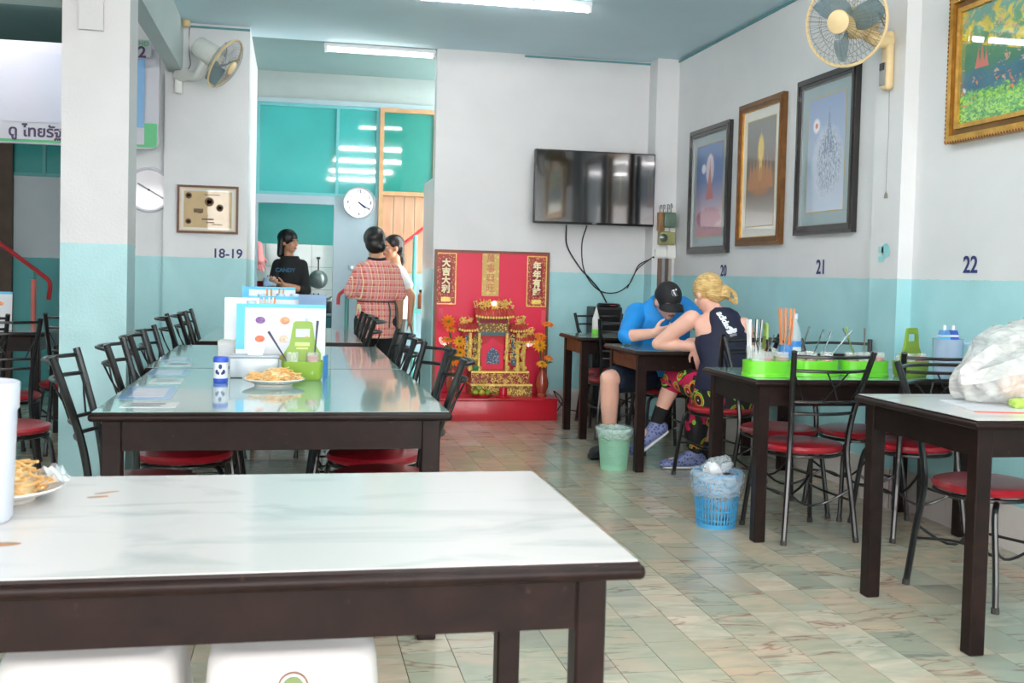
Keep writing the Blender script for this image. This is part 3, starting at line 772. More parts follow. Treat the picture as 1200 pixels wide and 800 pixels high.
def picture(label, y0, y1, z0, z1, fm, im, mount, art, wd, mw, depth=0.035, fillet=0.007, ml=None):
    t = thing('framed_picture', label, 'picture', (RW, (y0 + y1) / 2, z0), 0, 'framed pictures on the right wall')
    a = (y1 - y0) / 2; h = z1 - z0
    frame_ring(MB(), -a, a, 0, h, wd, 0.001, depth).build('frame', fm, t, smooth=0)
    frame_ring(MB(), -a + wd * 0.35, a - wd * 0.35, wd * 0.35, h - wd * 0.35, wd * 0.3, depth, depth + 0.008).build('frame_ridge', fm, t, smooth=0)
    frame_ring(MB(), -a + wd, a - wd, wd, h - wd, fillet, 0.001, depth - 0.008).build('inner_fillet', im, t, smooth=0)
    f = wd + fillet
    MB().box(-0.016, -0.012, -a + f, a - f, f, h - f).build('mount', mount, t, smooth=0)
    g = f + mw; gz = f + (ml or mw)
    frame_ring(MB(), -a + g - 0.006, a - g + 0.006, gz - 0.006, h - gz + 0.006, 0.006, 0.016, 0.0175).build('mount_line', M('mount_gold_line', (190, 160, 90), 0.5), t, smooth=0)
    MB().box(-0.0175, -0.0165, -a + g, a - g, gz, h - gz).build('print', art_mat('print_' + art, art), t, smooth=0)
picture('black framed picture of a pale red spire under a blue sky, nearest the corner', 7.60, 8.42, 1.40, 2.40, m_blackframe, M('silver_fillet', (150, 150, 150), 0.3, metal=0.7), m_mat_g, 'blue', 0.055, 0.075)
picture('bronze framed picture of a glowing golden spire, middle of the three', 6.70, 7.43, 1.445, 2.465, m_brownframe, m_gold, m_mat_w, 'amber', 0.055, 0.075)
picture('black framed picture of a frosty blue mountain temple with a small red sun', 5.75, 6.50, 1.495, 2.485, m_blackframe, bpy.data.materials['silver_fillet'], m_mat_g, 'frost', 0.055, 0.08)
# gilt frame: deeper, with beaded edge
def gilt_picture():
    y0, y1, z0, z1 = 3.90, 4.84, 1.90, 2.62
    t = thing('framed_picture', 'ornate gilt framed picture of green and yellow woodland by number 22', 'picture', (RW, (y0 + y1) / 2, z0), 0, 'framed pictures on the right wall')
    a = (y1 - y0) / 2; h = z1 - z0
    frame_ring(MB(), -a, a, 0, h, 0.035, 0.001, 0.05).build('outer_frame', m_gold, t, smooth=0)
    frame_ring(MB(), -a + 0.035, a - 0.035, 0.035, h - 0.035, 0.03, 0.001, 0.035).build('frame_hollow', M('dark_gilt', (120, 84, 40), 0.35, metal=0.6, var=0.2), t, smooth=0)
    frame_ring(MB(), -a + 0.065, a - 0.065, 0.065, h - 0.065, 0.022, 0.001, 0.045).build('inner_frame', m_gold, t, smooth=0)
    b = MB(); n = 46
    for i in range(n):
        for zz in (0.004, h - 0.004): b.ell((-0.046, -a + 2 * a * (i + 0.5) / n, zz), (0.008, 0.009, 0.008), nu=6, nv=4)
    for i in range(34):
        for yy in (-a + 0.004, a - 0.004): b.ell((-0.046, yy, h * (i + 0.5) / 34), (0.008, 0.008, 0.009), nu=6, nv=4)
    o = b.build('beading', M('bronze_bead', (130, 70, 44), 0.4, metal=0.4), t); o['kind'] = 'stuff'
    MB().box(-0.03, -0.02, -a + 0.087, a - 0.087, 0.087, h - 0.087).build('print', art_mat('print_wood', 'wood'), t, smooth=0)
gilt_picture()
# ---- table numbers painted on the walls
tag(text('wall_number', '22', 0.115, m_ink, None, (RW - 0.003, 4.657, 1.297), WALLROT_RIGHT, 0.001, 0.002), 'dark blue number 22 painted above the aqua band', 'wall number', 'painted table numbers')
tag(text('wall_number', '21', 0.125, m_ink, None, (RW - 0.003, 6.16, 1.287), WALLROT_RIGHT, 0.001, 0.002), 'dark blue number 21 under the frosty blue picture', 'wall number', 'painted table numbers')
tag(text('wall_number', '20', 0.12, m_ink, None, (RW - 0.003, 7.70, 1.262), WALLROT_RIGHT, 0.001, 0.002), 'dark blue number 20 above the blonde woman', 'wall number', 'painted table numbers')
tag(text('wall_number', '18-19', 0.10, m_ink, None, (-0.505, 8.677, 1.30), WALLROT_BACK, 0.001, 0.002), 'dark blue number 18-19 under the small framed document', 'wall number', 'painted table numbers')
tag(text('wall_number', '8', 0.10, m_ink, None, (-1.225, 8.757, 1.35), WALLROT_BACK, 0.001, 0.002), 'small dark number 8 beside the white pillar below the round clock', 'wall number', 'painted table numbers')
# aqua sticker and hook on the right pillar
t = thing('wall_sticker', 'faded aqua cartoon sticker on the wall pillar below the fan', 'sticker', (3.133, 5.30, 1.325))
m_st = M('aqua_sticker', (150, 212, 214), 0.5)
MB().lathe([(0, 0), (0.04, 0), (0.04, 0.001), (0, 0.001)], 18, Matrix.Translation((-0.0005, -0.02, 0.05)) @ Matrix.Rotation(R(-90), 4, 'Y')).build('disc', m_st, t)
MB().box(-0.0015, -0.0005, -0.01, 0.05, -0.01, 0.02).build('caption', m_st, t, smooth=0); MB().box(-0.0015, -0.0005, 0.0, 0.05, 0.04, 0.075).build('ear', m_st, t, smooth=0)
t = thing('pull_cord', 'thin cord with a little weight hanging from the wall fan', 'cord', (3.128, 5.29, 1.66))
MB().tube([(0, 0, 0.02), (0, 0.002, 0.2), (0, -0.004, 0.36), (0.0, 0.01, 0.7)], 0.0018, 5).build('cord', M('grey_cord', (150, 150, 150), 0.6), t)
MB().lathe([(0.002, 0.035), (0.008, 0.02), (0.011, 0.0), (0.0, -0.002)], 8).build('weight', M('cord_weight', (120, 116, 110), 0.4), t)

# ---- wall fans
def wall_fan(label, base, out, aim, body, cage_m, hubc, rcage, bracket_up, armcol, group, tilt_r=0.0):
    """base: point on the wall; out: unit vector off the wall; aim: direction the fan faces; centre follows"""
    base = Vector(base); out = Vector(out).normalized(); aim = Vector(aim).normalized()
    t = thing('wall_fan', label, 'fan', base, 0, group)
    return t, base, out, aim
m_cage = M('cage_wire', (120, 122, 116), 0.35, metal=0.6, var=0.05); m_blade = M('smoky_blade', (110, 140, 150), 0.15, var=0.03, alpha=0.55)
m_chrome = M('chrome', (190, 192, 195), 0.12, metal=1.0, var=0.0)
def fan_head(t, c, aim, rc, rim_m, wire_m, hub_m, motor_m, blade_m, depth=0.17, nw=44):
    """cage, blades, hub and motor around centre c (local), facing aim"""
    aim = Vector(aim).normalized()
    z = aim; x = Vector((0, 0, 1)).cross(z).normalized(); y = z.cross(x)
    Mx = Matrix(((x.x, y.x, z.x, c[0]), (x.y, y.y, z.y, c[1]), (x.z, y.z, z.z, c[2]), (0, 0, 0, 1)))
    fr = MB()
    def P(r, a, h): return Mx @ Vector((r * math.cos(a), r * math.sin(a), h))
    fr.tube([P(rc, 2 * PI * i / 40, 0) for i in range(40)], 0.009, 6, closed=True); fr.build('cage_rim', rim_m, t)
    for nm, sg in (('front_cage', 1), ('rear_cage', -1)):
        b = MB()
        for i in range(nw):
            a = 2 * PI * i / nw
            pts = [P(rc * q, a, sg * depth * 0.5 * math.sqrt(max(0, 1 - q ** 3.0)) ) for q in (0.26, 0.5, 0.75, 0.92, 1.0)]
            b.tube(pts, 0.0009, 4, cap=False)
        for q in (0.5, 0.78): b.tube([P(rc * q, 2 * PI * i / 32, sg * depth * 0.5 * math.sqrt(1 - q ** 3)) for i in range(32)], 0.0010, 4, closed=True)
        o = b.build(nm, wire_m, t); o['kind'] = 'stuff'
    MB().lathe([(0, 0.0), (rc * 0.27, 0.0), (rc * 0.27, 0.012), (rc * 0.2, 0.02), (0, 0.022)], 24, Mx @ Matrix.Translation((0, 0, depth * 0.5 - 0.006))).build('hub_cap', hub_m, t)
    for kb in range(3):
        b = MB(); vs = []; fs = []
        n = 8
        for i in range(n + 1):
            r_ = rc * (0.2 + 0.7 * i / n); wd = rc * (0.22 + 0.26 * math.sin(PI * min(1, i / n * 0.85 + 0.1)))
            for j in range(5):
                s_ = (j / 4 - 0.5)
                a = 2 * PI * kb / 3 + s_ * 2 * wd / r_ * 0.6 + 0.35 * i / n
                vs.append(P(r_, a, s_ * 0.07 - 0.01))
        for i in range(n):
            for j in range(4): q = i * 5 + j; fs.append((q, q + 1, q + 6, q + 5))
        off = len(vs); vs += [v - z * 0.003 for v in vs]; fs += [tuple(off + q for q in reversed(f)) for f in fs]
        b.add(vs, fs).build('blade', blade_m, t)
    MB().lathe([(0.0, -0.26), (0.06, -0.26), (0.075, -0.24), (0.085, -0.10), (0.06, -0.07), (0.05, -0.04), (0.0, -0.04)], 24, Mx).build('motor', motor_m, t)
    return Mx
t = thing('wall_fan', 'cream wall fan with wire cage on the pillar between the pictures', 'fan', (3.135, 5.29, 2.40), 0, 'wall fans')
c = Vector((-0.31, -0.06, 0.165)); aim = Vector((-0.86, -0.60, -0.16))
fan_head(t, c, aim, 0.225, m_cream, M('bronze_wire', (120, 104, 78), 0.35, metal=0.7, var=0.05), m_cream, m_cream, m_blade)
MB().rbox(-0.05, 0.0, -0.035, 0.035, -0.165, 0.15, 0.022, 3).build('wall_bracket', m_cream, t)
b_end = c - aim.normalized() * 0.20
MB().tube(curve3([(-0.02, 0, 0.10), (-0.09, 0, 0.10), tuple(b_end - Vector((0, 0, 0.03))), tuple(b_end + Vector((0, 0, 0.02)))], 4), [0.04] * 6 + [0.034] * 7, 12).build('arm', m_cream, t)
pn = MB().rbox(-0.058, -0.05, -0.028, 0.028, -0.14, -0.02, 0.006, 2).build('control_panel', M('grey_panel', (150, 150, 146), 0.35), t)
MB().rbox(-0.061, -0.057, -0.024, 0.024, -0.06, -0.02, 0.002, 1).build('display', m_blackp, pn)
MB().tube(curve3([(-0.02, 0.03, 0.16), (-0.06, 0.05, 0.26), (-0.03, 0.03, 0.22), (-0.05, 0.01, 0.30), (-0.01, 0.03, 0.45), (0, 0.03, 0.60)], 5), 0.004, 5).build('flex', M('brown_flex', (120, 96, 70), 0.6), t)
# white fan by the passage
t = thing('wall_fan', 'white and cream wall fan high beside the passage', 'fan', (-0.885, 8.68, 2.66), 0, 'wall fans')
c = Vector((0.36, -0.33, 0.055)); aim = Vector((0.80, -0.22, -0.52))
fan_head(t, c, aim, 0.20, m_cream, m_cage, m_cream, m_whitep, m_blade, depth=0.12)
MB().rbox(-0.03, 0.03, -0.06, 0.0, -0.14, 0.06, 0.012, 2).build('wall_bracket', m_whitep, t)
b_end = c - aim.normalized() * 0.16
MB().tube(curve3([(0.0, -0.03, 0.0), (0.06, -0.1, -0.005), (0.16, -0.22, -0.02), tuple(b_end)], 4), [0.05] * 5 + [0.035] * 8, 12).build('arm', m_whitep, t)
MB().tube(curve3([(0.02, -0.03, 0.05), (-0.03, -0.05, 0.02), (0.06, -0.06, -0.03), (-0.02, -0.06, 0.0), (0.08, -0.05, 0.06), (0.07, 0.0, 0.2), (0.07, 0.0, 0.38)], 5), 0.004, 5).build('flex', M('grey_flex', (110, 106, 104), 0.6), t)

# ---- clocks
def clock(name, label, loc, r, rim, face, hands, nums=True):
    t = thing(name, label, 'clock', loc)
    Rm = Matrix.Rotation(R(90), 4, 'X')
    MB().lathe([(r, 0), (r, 0.03), (r * 0.97, 0.04), (r * 0.9, 0.036), (r * 0.88, 0.02), (r * 0.88, 0.0)], 40, Rm).build('rim', rim, t)
    MB().lathe([(0, 0.014), (r * 0.89, 0.014), (r * 0.89, 0.018), (0, 0.018)], 32, Rm).build('dial', face, t)
    if nums:
        for hh in range(1, 13):
            a = R(90 - 30 * hh)
            text('numeral', str(hh), r * 0.26, m_ink if hh % 3 == 0 else m_grout, t, (r * 0.7 * math.cos(a), -0.0185, r * 0.7 * math.sin(a)), WALLROT_BACK, 0.0005, 0.0015)
    for ln, wd, deg in hands:
        a = R(90 - deg)
        MB().box(-0.01, r * ln, -0.022, -0.02, -wd, wd, Matrix.Rotation(-a, 4, 'Y')).build('hand', m_ink if nums else M('pale_hand', (150, 150, 165), 0.5), t, smooth=0)
    MB().cyl((0, -0.019, 0), (0, -0.026, 0), 0.008, n=10).build('spindle', m_dark, t)
    return t
clock('wall_clock', 'round silver rimmed wall clock above the partition by the passage', (0.615, FY, 1.85), 0.155, M('silver_rim', (196, 198, 202), 0.25, metal=0.6, var=0.03), M('white_dial', (232, 234, 236), 0.3, coat=0.6, var=0.02), ((0.5, 0.007, 130), (0.78, 0.005, 122)))
clock('wall_clock', 'round white wall clock half hidden by the white pillar', (-1.105, 8.757, 1.78), 0.175, M('lilac_rim', (226, 224, 236), 0.3, var=0.02), M('glary_dial', (236, 232, 238), 0.15, coat=1, var=0.03), ((0.55, 0.006, 300), (0.75, 0.005, 120)), False)

# ---- framed document
t = thing('framed_document', 'small brown framed sepia document with round stamps above number 18-19', 'picture', (-0.657, 8.68, 1.455))
rot = (0, 0, R(90))
def back_ring(x0, x1, z0, z1, wd, d0, d1, nm, m):
    mb = frame_ring(MB(), -(x1 - x0) / 2, (x1 - x0) / 2, z0, z1, wd, d0, d1)
    mb.build(nm, m, t, rot=(0, 0, R(90)), smooth=0)
back_ring(-0.23, 0.23, 0, 0.37, 0.018, 0.001, 0.025, 'frame', M('brown_frame', (110, 72, 52), 0.4, var=0.15))
back_ring(-0.212, 0.212, 0.018, 0.352, 0.012, 0.001, 0.018, 'inner_frame', M('cream_fillet', (226, 206, 180), 0.5))
MB().box(-0.2, 0.2, -0.012, -0.006, 0.03, 0.34).build('mount', m_mat_w, t, smooth=0)
m_sepia = M('sepia_paper', (206, 176, 132), 0.5, var=0.06, scale=14, coat=1.0, crough=0.02)
MB().box(-0.18, 0.18, -0.0135, -0.0125, 0.045, 0.325).build('sheet', m_sepia, t, smooth=0)
m_stamp = M('sepia_ink', (120, 94, 72), 0.6, var=0.3, scale=60)
for x, z, r_ in ((-0.145, 0.29, 0.025), (0.01, 0.245, 0.035), (0.09, 0.20, 0.028), (-0.145, 0.09, 0.022)):
    MB().lathe([(r_ * 0.75, 0), (r_, 0), (r_, 0.0006), (r_ * 0.75, 0.0006)], 20, Matrix.Translation((x, -0.0136, z)) @ Matrix.Rotation(R(90), 4, 'X')).build('stamp', m_stamp, t)
    MB().box(x - r_ * 0.5, x + r_ * 0.5, -0.0142, -0.0136, z - r_ * 0.45, z + r_ * 0.45).build('crest', m_stamp, t, smooth=0)
for x, z, wd, hh in ((-0.07, 0.175, 0.07, 0.03), (0.0, 0.11, 0.09, 0.012), (0.02, 0.085, 0.06, 0.008), (0.03, 0.30, 0.12, 0.006), (0.07, 0.07, 0.08, 0.006), (-0.06, 0.16, 0.03, 0.01)):
    MB().box(x - wd / 2, x + wd / 2, -0.0141, -0.0136, z - hh / 2, z + hh / 2).build('ink_line', m_stamp, t, smooth=0)

# ---- hanging television banner in the side bay
t = thing('hanging_sign', 'large framed television banner with green corners hanging behind the white pillar', 'sign', (-1.62, 8.40, 2.06))
m_sgw = M('sign_white', (196, 196, 206), 0.3, var=0.02); m_sgg = M('sign_green', (96, 186, 130), 0.35, var=0.03)
k = NT('glare_blue_film'); g = k.coord('Generated'); sp = k.sep(g)
k.l(k.ramp(k.math('ADD', sp[0], k.math('MULTIPLY', k.math('SUBTRACT', k.noise(2, 2, g).outputs[0], 0.5), 0.3)), [(0.2, lin((206, 206, 220))), (0.7, lin((196, 202, 222))), (0.9, lin((130, 172, 216)))]), k.b.inputs['Base Color'])  # white glare on the film painted in as its pale end
k.b.inputs['Roughness'].default_value = 0.12; k.b.inputs['Coat Weight'].default_value = 1.0; k.b.inputs['Specular IOR Level'].default_value = 0.8
def rr(x0, x1, z0, z1, r, y0, y1):
    pts = []
    for cx, cz, a0 in ((x1 - r, z1 - r, 0), (x0 + r, z1 - r, 90), (x0 + r, z0 + r, 180), (x1 - r, z0 + r, 270)):
        for i in range(7): a = R(a0 + 15 * i); pts.append((cx + r * math.cos(a), cz + r * math.sin(a)))
    return MB().prism(pts, y0, y1)
rr(-0.86, 0.62, 0.0, 0.74, 0.05, 0.0, 0.05).build('board', m_sgw, t)
MB().box(-0.84, 0.60, -0.004, 0.0, 0.01, 0.05).build('green_band', m_sgg, t, smooth=0)
for xa, xb in ((0.52, 0.61), (-0.85, -0.52)): MB().box(xa, xb, -0.005, 0.0, 0.012, 0.19).build('green_corner', m_sgg, t, smooth=0)
MB().box(-0.50, 0.52, -0.010, -0.004, 0.155, 0.66).build('film', k.m, t, smooth=0)
MB().box(-0.50, 0.52, -0.009, -0.004, 0.03, 0.15).build('caption_band', m_sgw, t, smooth=0)
text('lettering', 'ดู ไทยรัฐทีวี', 0.108, M('sign_purple', (74, 62, 92), 0.5), t, (-0.42, -0.0115, 0.085), WALLROT_BACK, 0.001, 0.003, align='LEFT')
rr(0.30, 0.565, 0.67, 0.80, 0.02, -0.012, 0.03).build('channel_tab', m_sgw, t)
text('lettering', '32', 0.115, bpy.data.materials['sign_purple'], t, (0.47, -0.0145, 0.705), WALLROT_BACK, 0.001, 0.003)
text('lettering', 'HD', 0.05, m_sgg, t, (0.51, -0.0145, 0.77), WALLROT_BACK, 0.001, 0.001)
for x in (-0.6, 0.4): MB().cyl((x, 0.025, 0.74), (x, 0.025, 1.01), 0.006, n=6).build('hanger', m_dark, t)
# ceiling box by the block
tag(MB().lathe([(0, 0), (0.022, 0.0), (0.03, 0.01), (0.03, 0.05), (0, 0.05)], 14).build('junction_box', m_cream, loc=(-0.83, 8.60, 3.02)), 'small cream junction box in the ceiling corner above the white fan', 'junction box')
# ================================================================ red altar against the back wall
m_altred = M('altar_red', (232, 38, 76), 0.4, var=0.03, scale=3)
m_plinthred = M('plinth_red', (196, 30, 48), 0.32, var=0.06, scale=5, coat=0.2)
m_darkred = M('dark_red', (140, 18, 28), 0.4, var=0.08)
m_frameb = M('altar_frame_wood', (128, 72, 50), 0.4, var=0.15)
def gold_pattern(name, a, b, sc):
    k = NT(name); p = k.coord()
    v = k.n('ShaderNodeTexVoronoi'); v.inputs['Scale'].default_value = sc; k.l(p, v.inputs['Vector'])
    k.l(k.ramp(v.outputs['Distance'], [(0.25, lin(a)), (0.42, lin(b))]), k.b.inputs['Base Color'])
    k.b.inputs['Roughness'].default_value = 0.4; return k.m
m_coup = gold_pattern('couplet_border', (214, 170, 96), (176, 40, 40), 60)
m_plaque = gold_pattern('gold_leaf_paper', (232, 204, 128), (214, 178, 96), 30)
BX0, BX1 = 1.165, 2.155
t = thing('altar_plinth', 'low glossy red plinth on the floor carrying the shrine', 'plinth', ((BX0 + BX1) / 2, 8.76, 0))
h = (BX1 - BX0) / 2
MB().rbox(-h, h, -0.21, 0.235, 0, 0.165, 0.006, 2).build('body', m_plinthred, t)
MB().rbox(-h - 0.008, h + 0.008, -0.222, 0.235, 0.165, 0.186, 0.006, 2).build('top_board', m_plinthred, t)
t = thing('altar_backboard', 'bright red framed altar backboard with gold couplets leaning on the wall', 'altar', ((BX0 + BX1) / 2, 8.985, 0.186))
HB = 1.205
MB().box(-h + 0.02, h - 0.02, -0.02, 0.0, 0.0, HB - 0.02).build('panel', m_altred, t, smooth=0)
for s_ in (-1, 1):
    xa, xb = sorted((s_ * h, s_ * (h - 0.022))); MB().box(xa, xb, -0.032, 0.002, 0, HB).build('frame_bar', m_frameb, t, smooth=0)
MB().box(-h + 0.022, h - 0.022, -0.032, 0.002, HB - 0.022, HB).build('frame_bar', m_frameb, t, smooth=0)
def couplet(cx, chars, z0, z1, lab):
    w_ = 0.087
    p = MB().box(cx - w_, cx + w_, -0.026, -0.02, z0, z1).build('couplet', m_coup, t, smooth=0); plabel(p, lab)
    frame = MB()
    for a, b, c_, d in ((cx - w_, cx + w_, z0, z0 + 0.008), (cx - w_, cx + w_, z1 - 0.008, z1), (cx - w_, cx - w_ + 0.008, z0, z1), (cx + w_ - 0.008, cx + w_, z0, z1)): frame.box(a, b, -0.029, -0.026, c_, d)
    frame.build('gold_edge', m_goldp, p, smooth=0)
    zc0, zc1 = z0 + 0.085, z1 - 0.055
    rr(cx - 0.046, cx + 0.046, zc0, zc1, 0.03, -0.029, -0.0262).build('red_field', m_darkred, p)
    n = len(chars); st = (zc1 - zc0) / n
    for i, ch in enumerate(chars):
        text('character', ch, st * 0.98, M('pale_gold_ink', (250, 236, 190), 0.4) if 'pale_gold_ink' not in bpy.data.materials else bpy.data.materials['pale_gold_ink'], p, (cx, -0.030, zc1 - st * (i + 0.5) + 0.004), WALLROT_BACK, 0.0008, 0.0035)
    MB().rbox(cx - 0.04, cx + 0.04, -0.031, -0.026, z0 + 0.022, z0 + 0.062, 0.002, 1).build('gold_emblem', m_goldp, p)
cxo = (BX0 + BX1) / 2
couplet(1.262 - cxo, '大吉大利', 0.745, 1.178, 'red and gold couplet with four Chinese characters')
couplet(2.045 - cxo, '年年有餘', 0.738, 1.170, 'red and gold couplet with four Chinese characters')
p = MB().box(1.571 - cxo, 1.716 - cxo, -0.026, -0.02, 0.822, 1.182).build('gold_plaque', m_plaque, t, smooth=0); plabel(p, 'gold paper plaque with faint red characters')
for i, ch in enumerate('萬事興旺'):
    text('character', ch, 0.078, M('faded_red_ink', (206, 120, 90), 0.5) if i == 0 else bpy.data.materials['faded_red_ink'], p, (1.643 - cxo, -0.0265, 1.135 - i * 0.083), WALLROT_BACK, 0.0004, 0.001)
for cx in (1.225, 2.115):
    MB().box(cx - cxo - 0.018, cx - cxo + 0.018, -0.0235, -0.02, 0.60, 0.71).build('paper_slip', M('pink_slip', (232, 84, 100), 0.5), t, smooth=0)

# ---- the shrine itself
m_lattice = gold_pattern('carved_gilt_lattice', (240, 208, 100), (128, 88, 36), 55)
m_lat2 = gold_pattern('carved_panel', (226, 176, 92), (150, 40, 44), 70)
m_rooftile = M('glazed_red_roof', (196, 66, 60), 0.3, var=0.15, scale=20, coat=0.4)
m_figure = gold_pattern('blue_white_figure', (190, 206, 220), (70, 90, 120), 80)
m_shred = M('shrine_red', (214, 32, 44), 0.4, var=0.08)
t = thing('spirit_shrine', 'small red and gold shrine house with tiered roofs and carved gilt panels', 'shrine', (1.645, 8.785, 0.186))
MB().box(-0.19, 0.32, -0.10, 0.14, 0.0, 0.085).build('base_step', m_lattice, t, smooth=0)
MB().box(-0.195, 0.325, -0.105, 0.14, 0.085, 0.10).build('base_ledge', m_goldp, t, smooth=0)
MB().box(-0.19, 0.30, -0.07, 0.15, 0.10, 0.195).build('upper_step', m_lat2, t, smooth=0)
MB().box(-0.19, 0.30, -0.075, 0.15, 0.19, 0.205).build('upper_ledge', m_goldp, t, smooth=0)
MB().box(-0.25, 0.29, 0.05, 0.17, 0.205, 0.58).build('rear_wall', m_shred, t, smooth=0)
MB().box(-0.15, 0.15, 0.0, 0.10, 0.205, 0.68).build('hall', m_shred, t, smooth=0)
MB().box(-0.14, 0.13, -0.008, 0.0, 0.52, 0.65).build('sign_panel', m_lattice, t, smooth=0)
MB().prism([(-0.15, 0.495), (0.15, 0.495), (0.13, 0.525), (-0.13, 0.525)], -0.03, 0.02).build('canopy', M('slate_canopy', (80, 104, 116), 0.4), t)
MB().prism([(-0.10, 0.22), (0.09, 0.22), (0.09, 0.42), (0.045, 0.44), (-0.005, 0.475), (-0.055, 0.44), (-0.10, 0.42)], -0.02, 0.0).build('niche', m_altred, t)
MB().prism([(-0.055, 0.26), (0.05, 0.26), (0.05, 0.35), (0.0, 0.40), (-0.005, 0.40), (-0.055, 0.35)], -0.026, -0.02).build('deity_plaque', m_figure, t)
for x in (-0.235, -0.165, 0.10, 0.155, 0.225):
    if x in (-0.235, -0.165, 0.155): MB().box(x, x + 0.045, -0.012, 0.0, 0.25, 0.50).build('side_panel', m_figure if x != -0.165 else m_lattice, t, smooth=0)
def carved_column(x, y, z0, z1, r=0.014):
    b = MB().cyl((x, y, z0), (x, y, z1), r, n=10)
    for i in range(7):
        a = i * 1.3; b.ell((x + r * math.cos(a), y + r * math.sin(a), z0 + (z1 - z0) * (i + 0.5) / 7), (0.014, 0.014, 0.02), nu=8, nv=5)
    b.build('dragon_column', m_goldp, t)
for x, y in ((-0.20, -0.04), (-0.125, -0.045), (0.11, -0.045), (0.205, -0.04), (0.262, -0.02)): carved_column(x, y, 0.205, 0.52)
random.seed(3)
def gilt_scroll(x0, x1, y0, y1, z0, z1, n, nm='gilt_carving', rr_=0.016):
    b = MB()
    for i in range(n):
        c_ = (random.uniform(x0, x1), random.uniform(y0, y1), random.uniform(z0, z1))
        pts = [(c_[0] + 0.6 * rr_ * q * math.cos(q * 1.7 + i), c_[1] - 0.002 * q, c_[2] + 0.6 * rr_ * q * math.sin(q * 1.7 + i)) for q in range(4)]
        b.tube(pts, [rr_ * 0.42, rr_ * 0.4, rr_ * 0.3, rr_ * 0.12], 6)
    b.build(nm, m_goldp, t)
gilt_scroll(0.13, 0.26, -0.06, -0.02, 0.22, 0.50, 46)
gilt_scroll(-0.24, -0.13, -0.05, -0.02, 0.22, 0.46, 26)
gilt_scroll(-0.18, 0.31, -0.112, -0.10, 0.01, 0.08, 40)
gilt_scroll(-0.18, 0.29, -0.085, -0.075, 0.11, 0.18, 34)
def tiled_roof(cx, cz, wid, hgt, dep, y, nm, ribs):
    """curved hipped roof: red ribs over a sweep, gold eave"""
    b = MB(); n = 10; vs = []; fs = []
    for i in range(n + 1):
        u = i / n * 2 - 1
        for q in range(5):
            v = q / 4
            ww = wid * (1 - 0.16 * v); lift = 0.015 * abs(u) ** 3
            vs.append((cx + u * ww, y - dep * (1 - v) ** 1.0, cz + hgt * (v ** 0.7) + lift * (1 - v)))
    for i in range(n):
        for q in range(4): a = i * 5 + q; fs.append((a, a + 1, a + 6, a + 5))
    b.add(vs, fs); b.add([(v[0], v[1] + 0.012, v[2] - 0.012) for v in vs], fs)
    for i in range(ribs + 1):
        u = i / ribs * 2 - 1
        b.tube([(cx + u * wid * (1 - 0.16 * v), y - dep * (1 - v) - 0.002, cz + hgt * v ** 0.7 + 0.015 * abs(u) ** 3 * (1 - v) + 0.003) for v in (0, 0.25, 0.5, 0.75, 1)], 0.006, 6)
    r_ = b.build(nm, m_rooftile, t)
    e = MB()
    for i in range(ribs):
        u = (i + 0.5) / ribs * 2 - 1; e.ell((cx + u * wid, y - dep, cz - 0.008 + 0.015 * abs(u) ** 3), (wid / ribs * 0.95, 0.006, 0.012), nu=8, nv=5)
    e.build('gilt_eave', m_goldp, r_)
    MB().box(cx - wid * 0.85, cx + wid * 0.85, y - 0.01, y + 0.03, cz - 0.02, cz + hgt).build('gable', m_darkred, r_, smooth=0)
tiled_roof(0.0, 0.655, 0.165, 0.07, 0.10, 0.03, 'main_roof', 14)
MB().box(-0.12, 0.12, -0.02, 0.04, 0.60, 0.655).build('bracket_band', m_darkred, t, smooth=0)
tiled_roof(-0.22, 0.545, 0.085, 0.05, 0.07, 0.0, 'side_roof', 8)
tiled_roof(0.205, 0.545, 0.075, 0.05, 0.07, 0.0, 'side_roof', 7)
tiled_roof(0.265, 0.455, 0.085, 0.05, 0.07, 0.0, 'lower_roof', 8)
gilt_scroll(-0.17, 0.17, 0.0, 0.02, 0.725, 0.785, 44, 'ridge_dragons', 0.02)
gilt_scroll(-0.27, -0.18, -0.01, 0.01, 0.60, 0.66, 14, 'side_dragon', 0.018); gilt_scroll(0.19, 0.27, -0.01, 0.01, 0.60, 0.66, 14, 'side_dragon', 0.018); gilt_scroll(0.27, 0.35, -0.01, 0.01, 0.505, 0.56, 14, 'side_dragon', 0.018)
m_glow = M('lit_bulb', (255, 240, 235), 0.4, var=0, emit=(255, 236, 226), es=4.0)
MB().ell((0.0, -0.01, 0.765), (0.018, 0.018, 0.018)).build('pearl_lamp', m_glow, t)
MB().lathe([(0, 0.205), (0.022, 0.205), (0.03, 0.235), (0.026, 0.245), (0, 0.245)], 12, Matrix.Translation((-0.15, -0.05, 0))).build('joss_cup', M('jade', (40, 130, 80), 0.3), t)

# ---- lotus lamps on the board
def lotus(label, x, z):
    t = thing('lotus_lamp', label, 'lamp', (x, 8.892, z), 0, 'lotus lamps of the altar')
    for i in range(8):
        a = 2 * PI * i / 8
        MB().ell((0.028 * math.cos(a), 0.028 * math.sin(a), 0.02), (0.018, 0.010, 0.036), Matrix.Rotation(a, 3, 'Z') @ Matrix.Rotation(R(25), 3, 'Y'), 8, 6).build('petal', M('pink_petal', (250, 200, 200), 0.4, emit=(255, 190, 180), es=0.35) if 'pink_petal' not in bpy.data.materials else bpy.data.materials['pink_petal'], t)
    MB().ell((0, 0, 0.018), (0.026, 0.026, 0.032)).build('bulb', m_glow, t)
    MB().tube([(0, 0, -0.01), (0, 0.03, -0.03), (0, 0.065, -0.035)], 0.005, 6).build('stem', m_gold, t)
lotus('lit pink lotus lamp beside the left flowers of the altar', 1.253, 0.605); lotus('lit pink lotus lamp beside the flower vase, altar side nearest the tables', 1.975, 0.60)
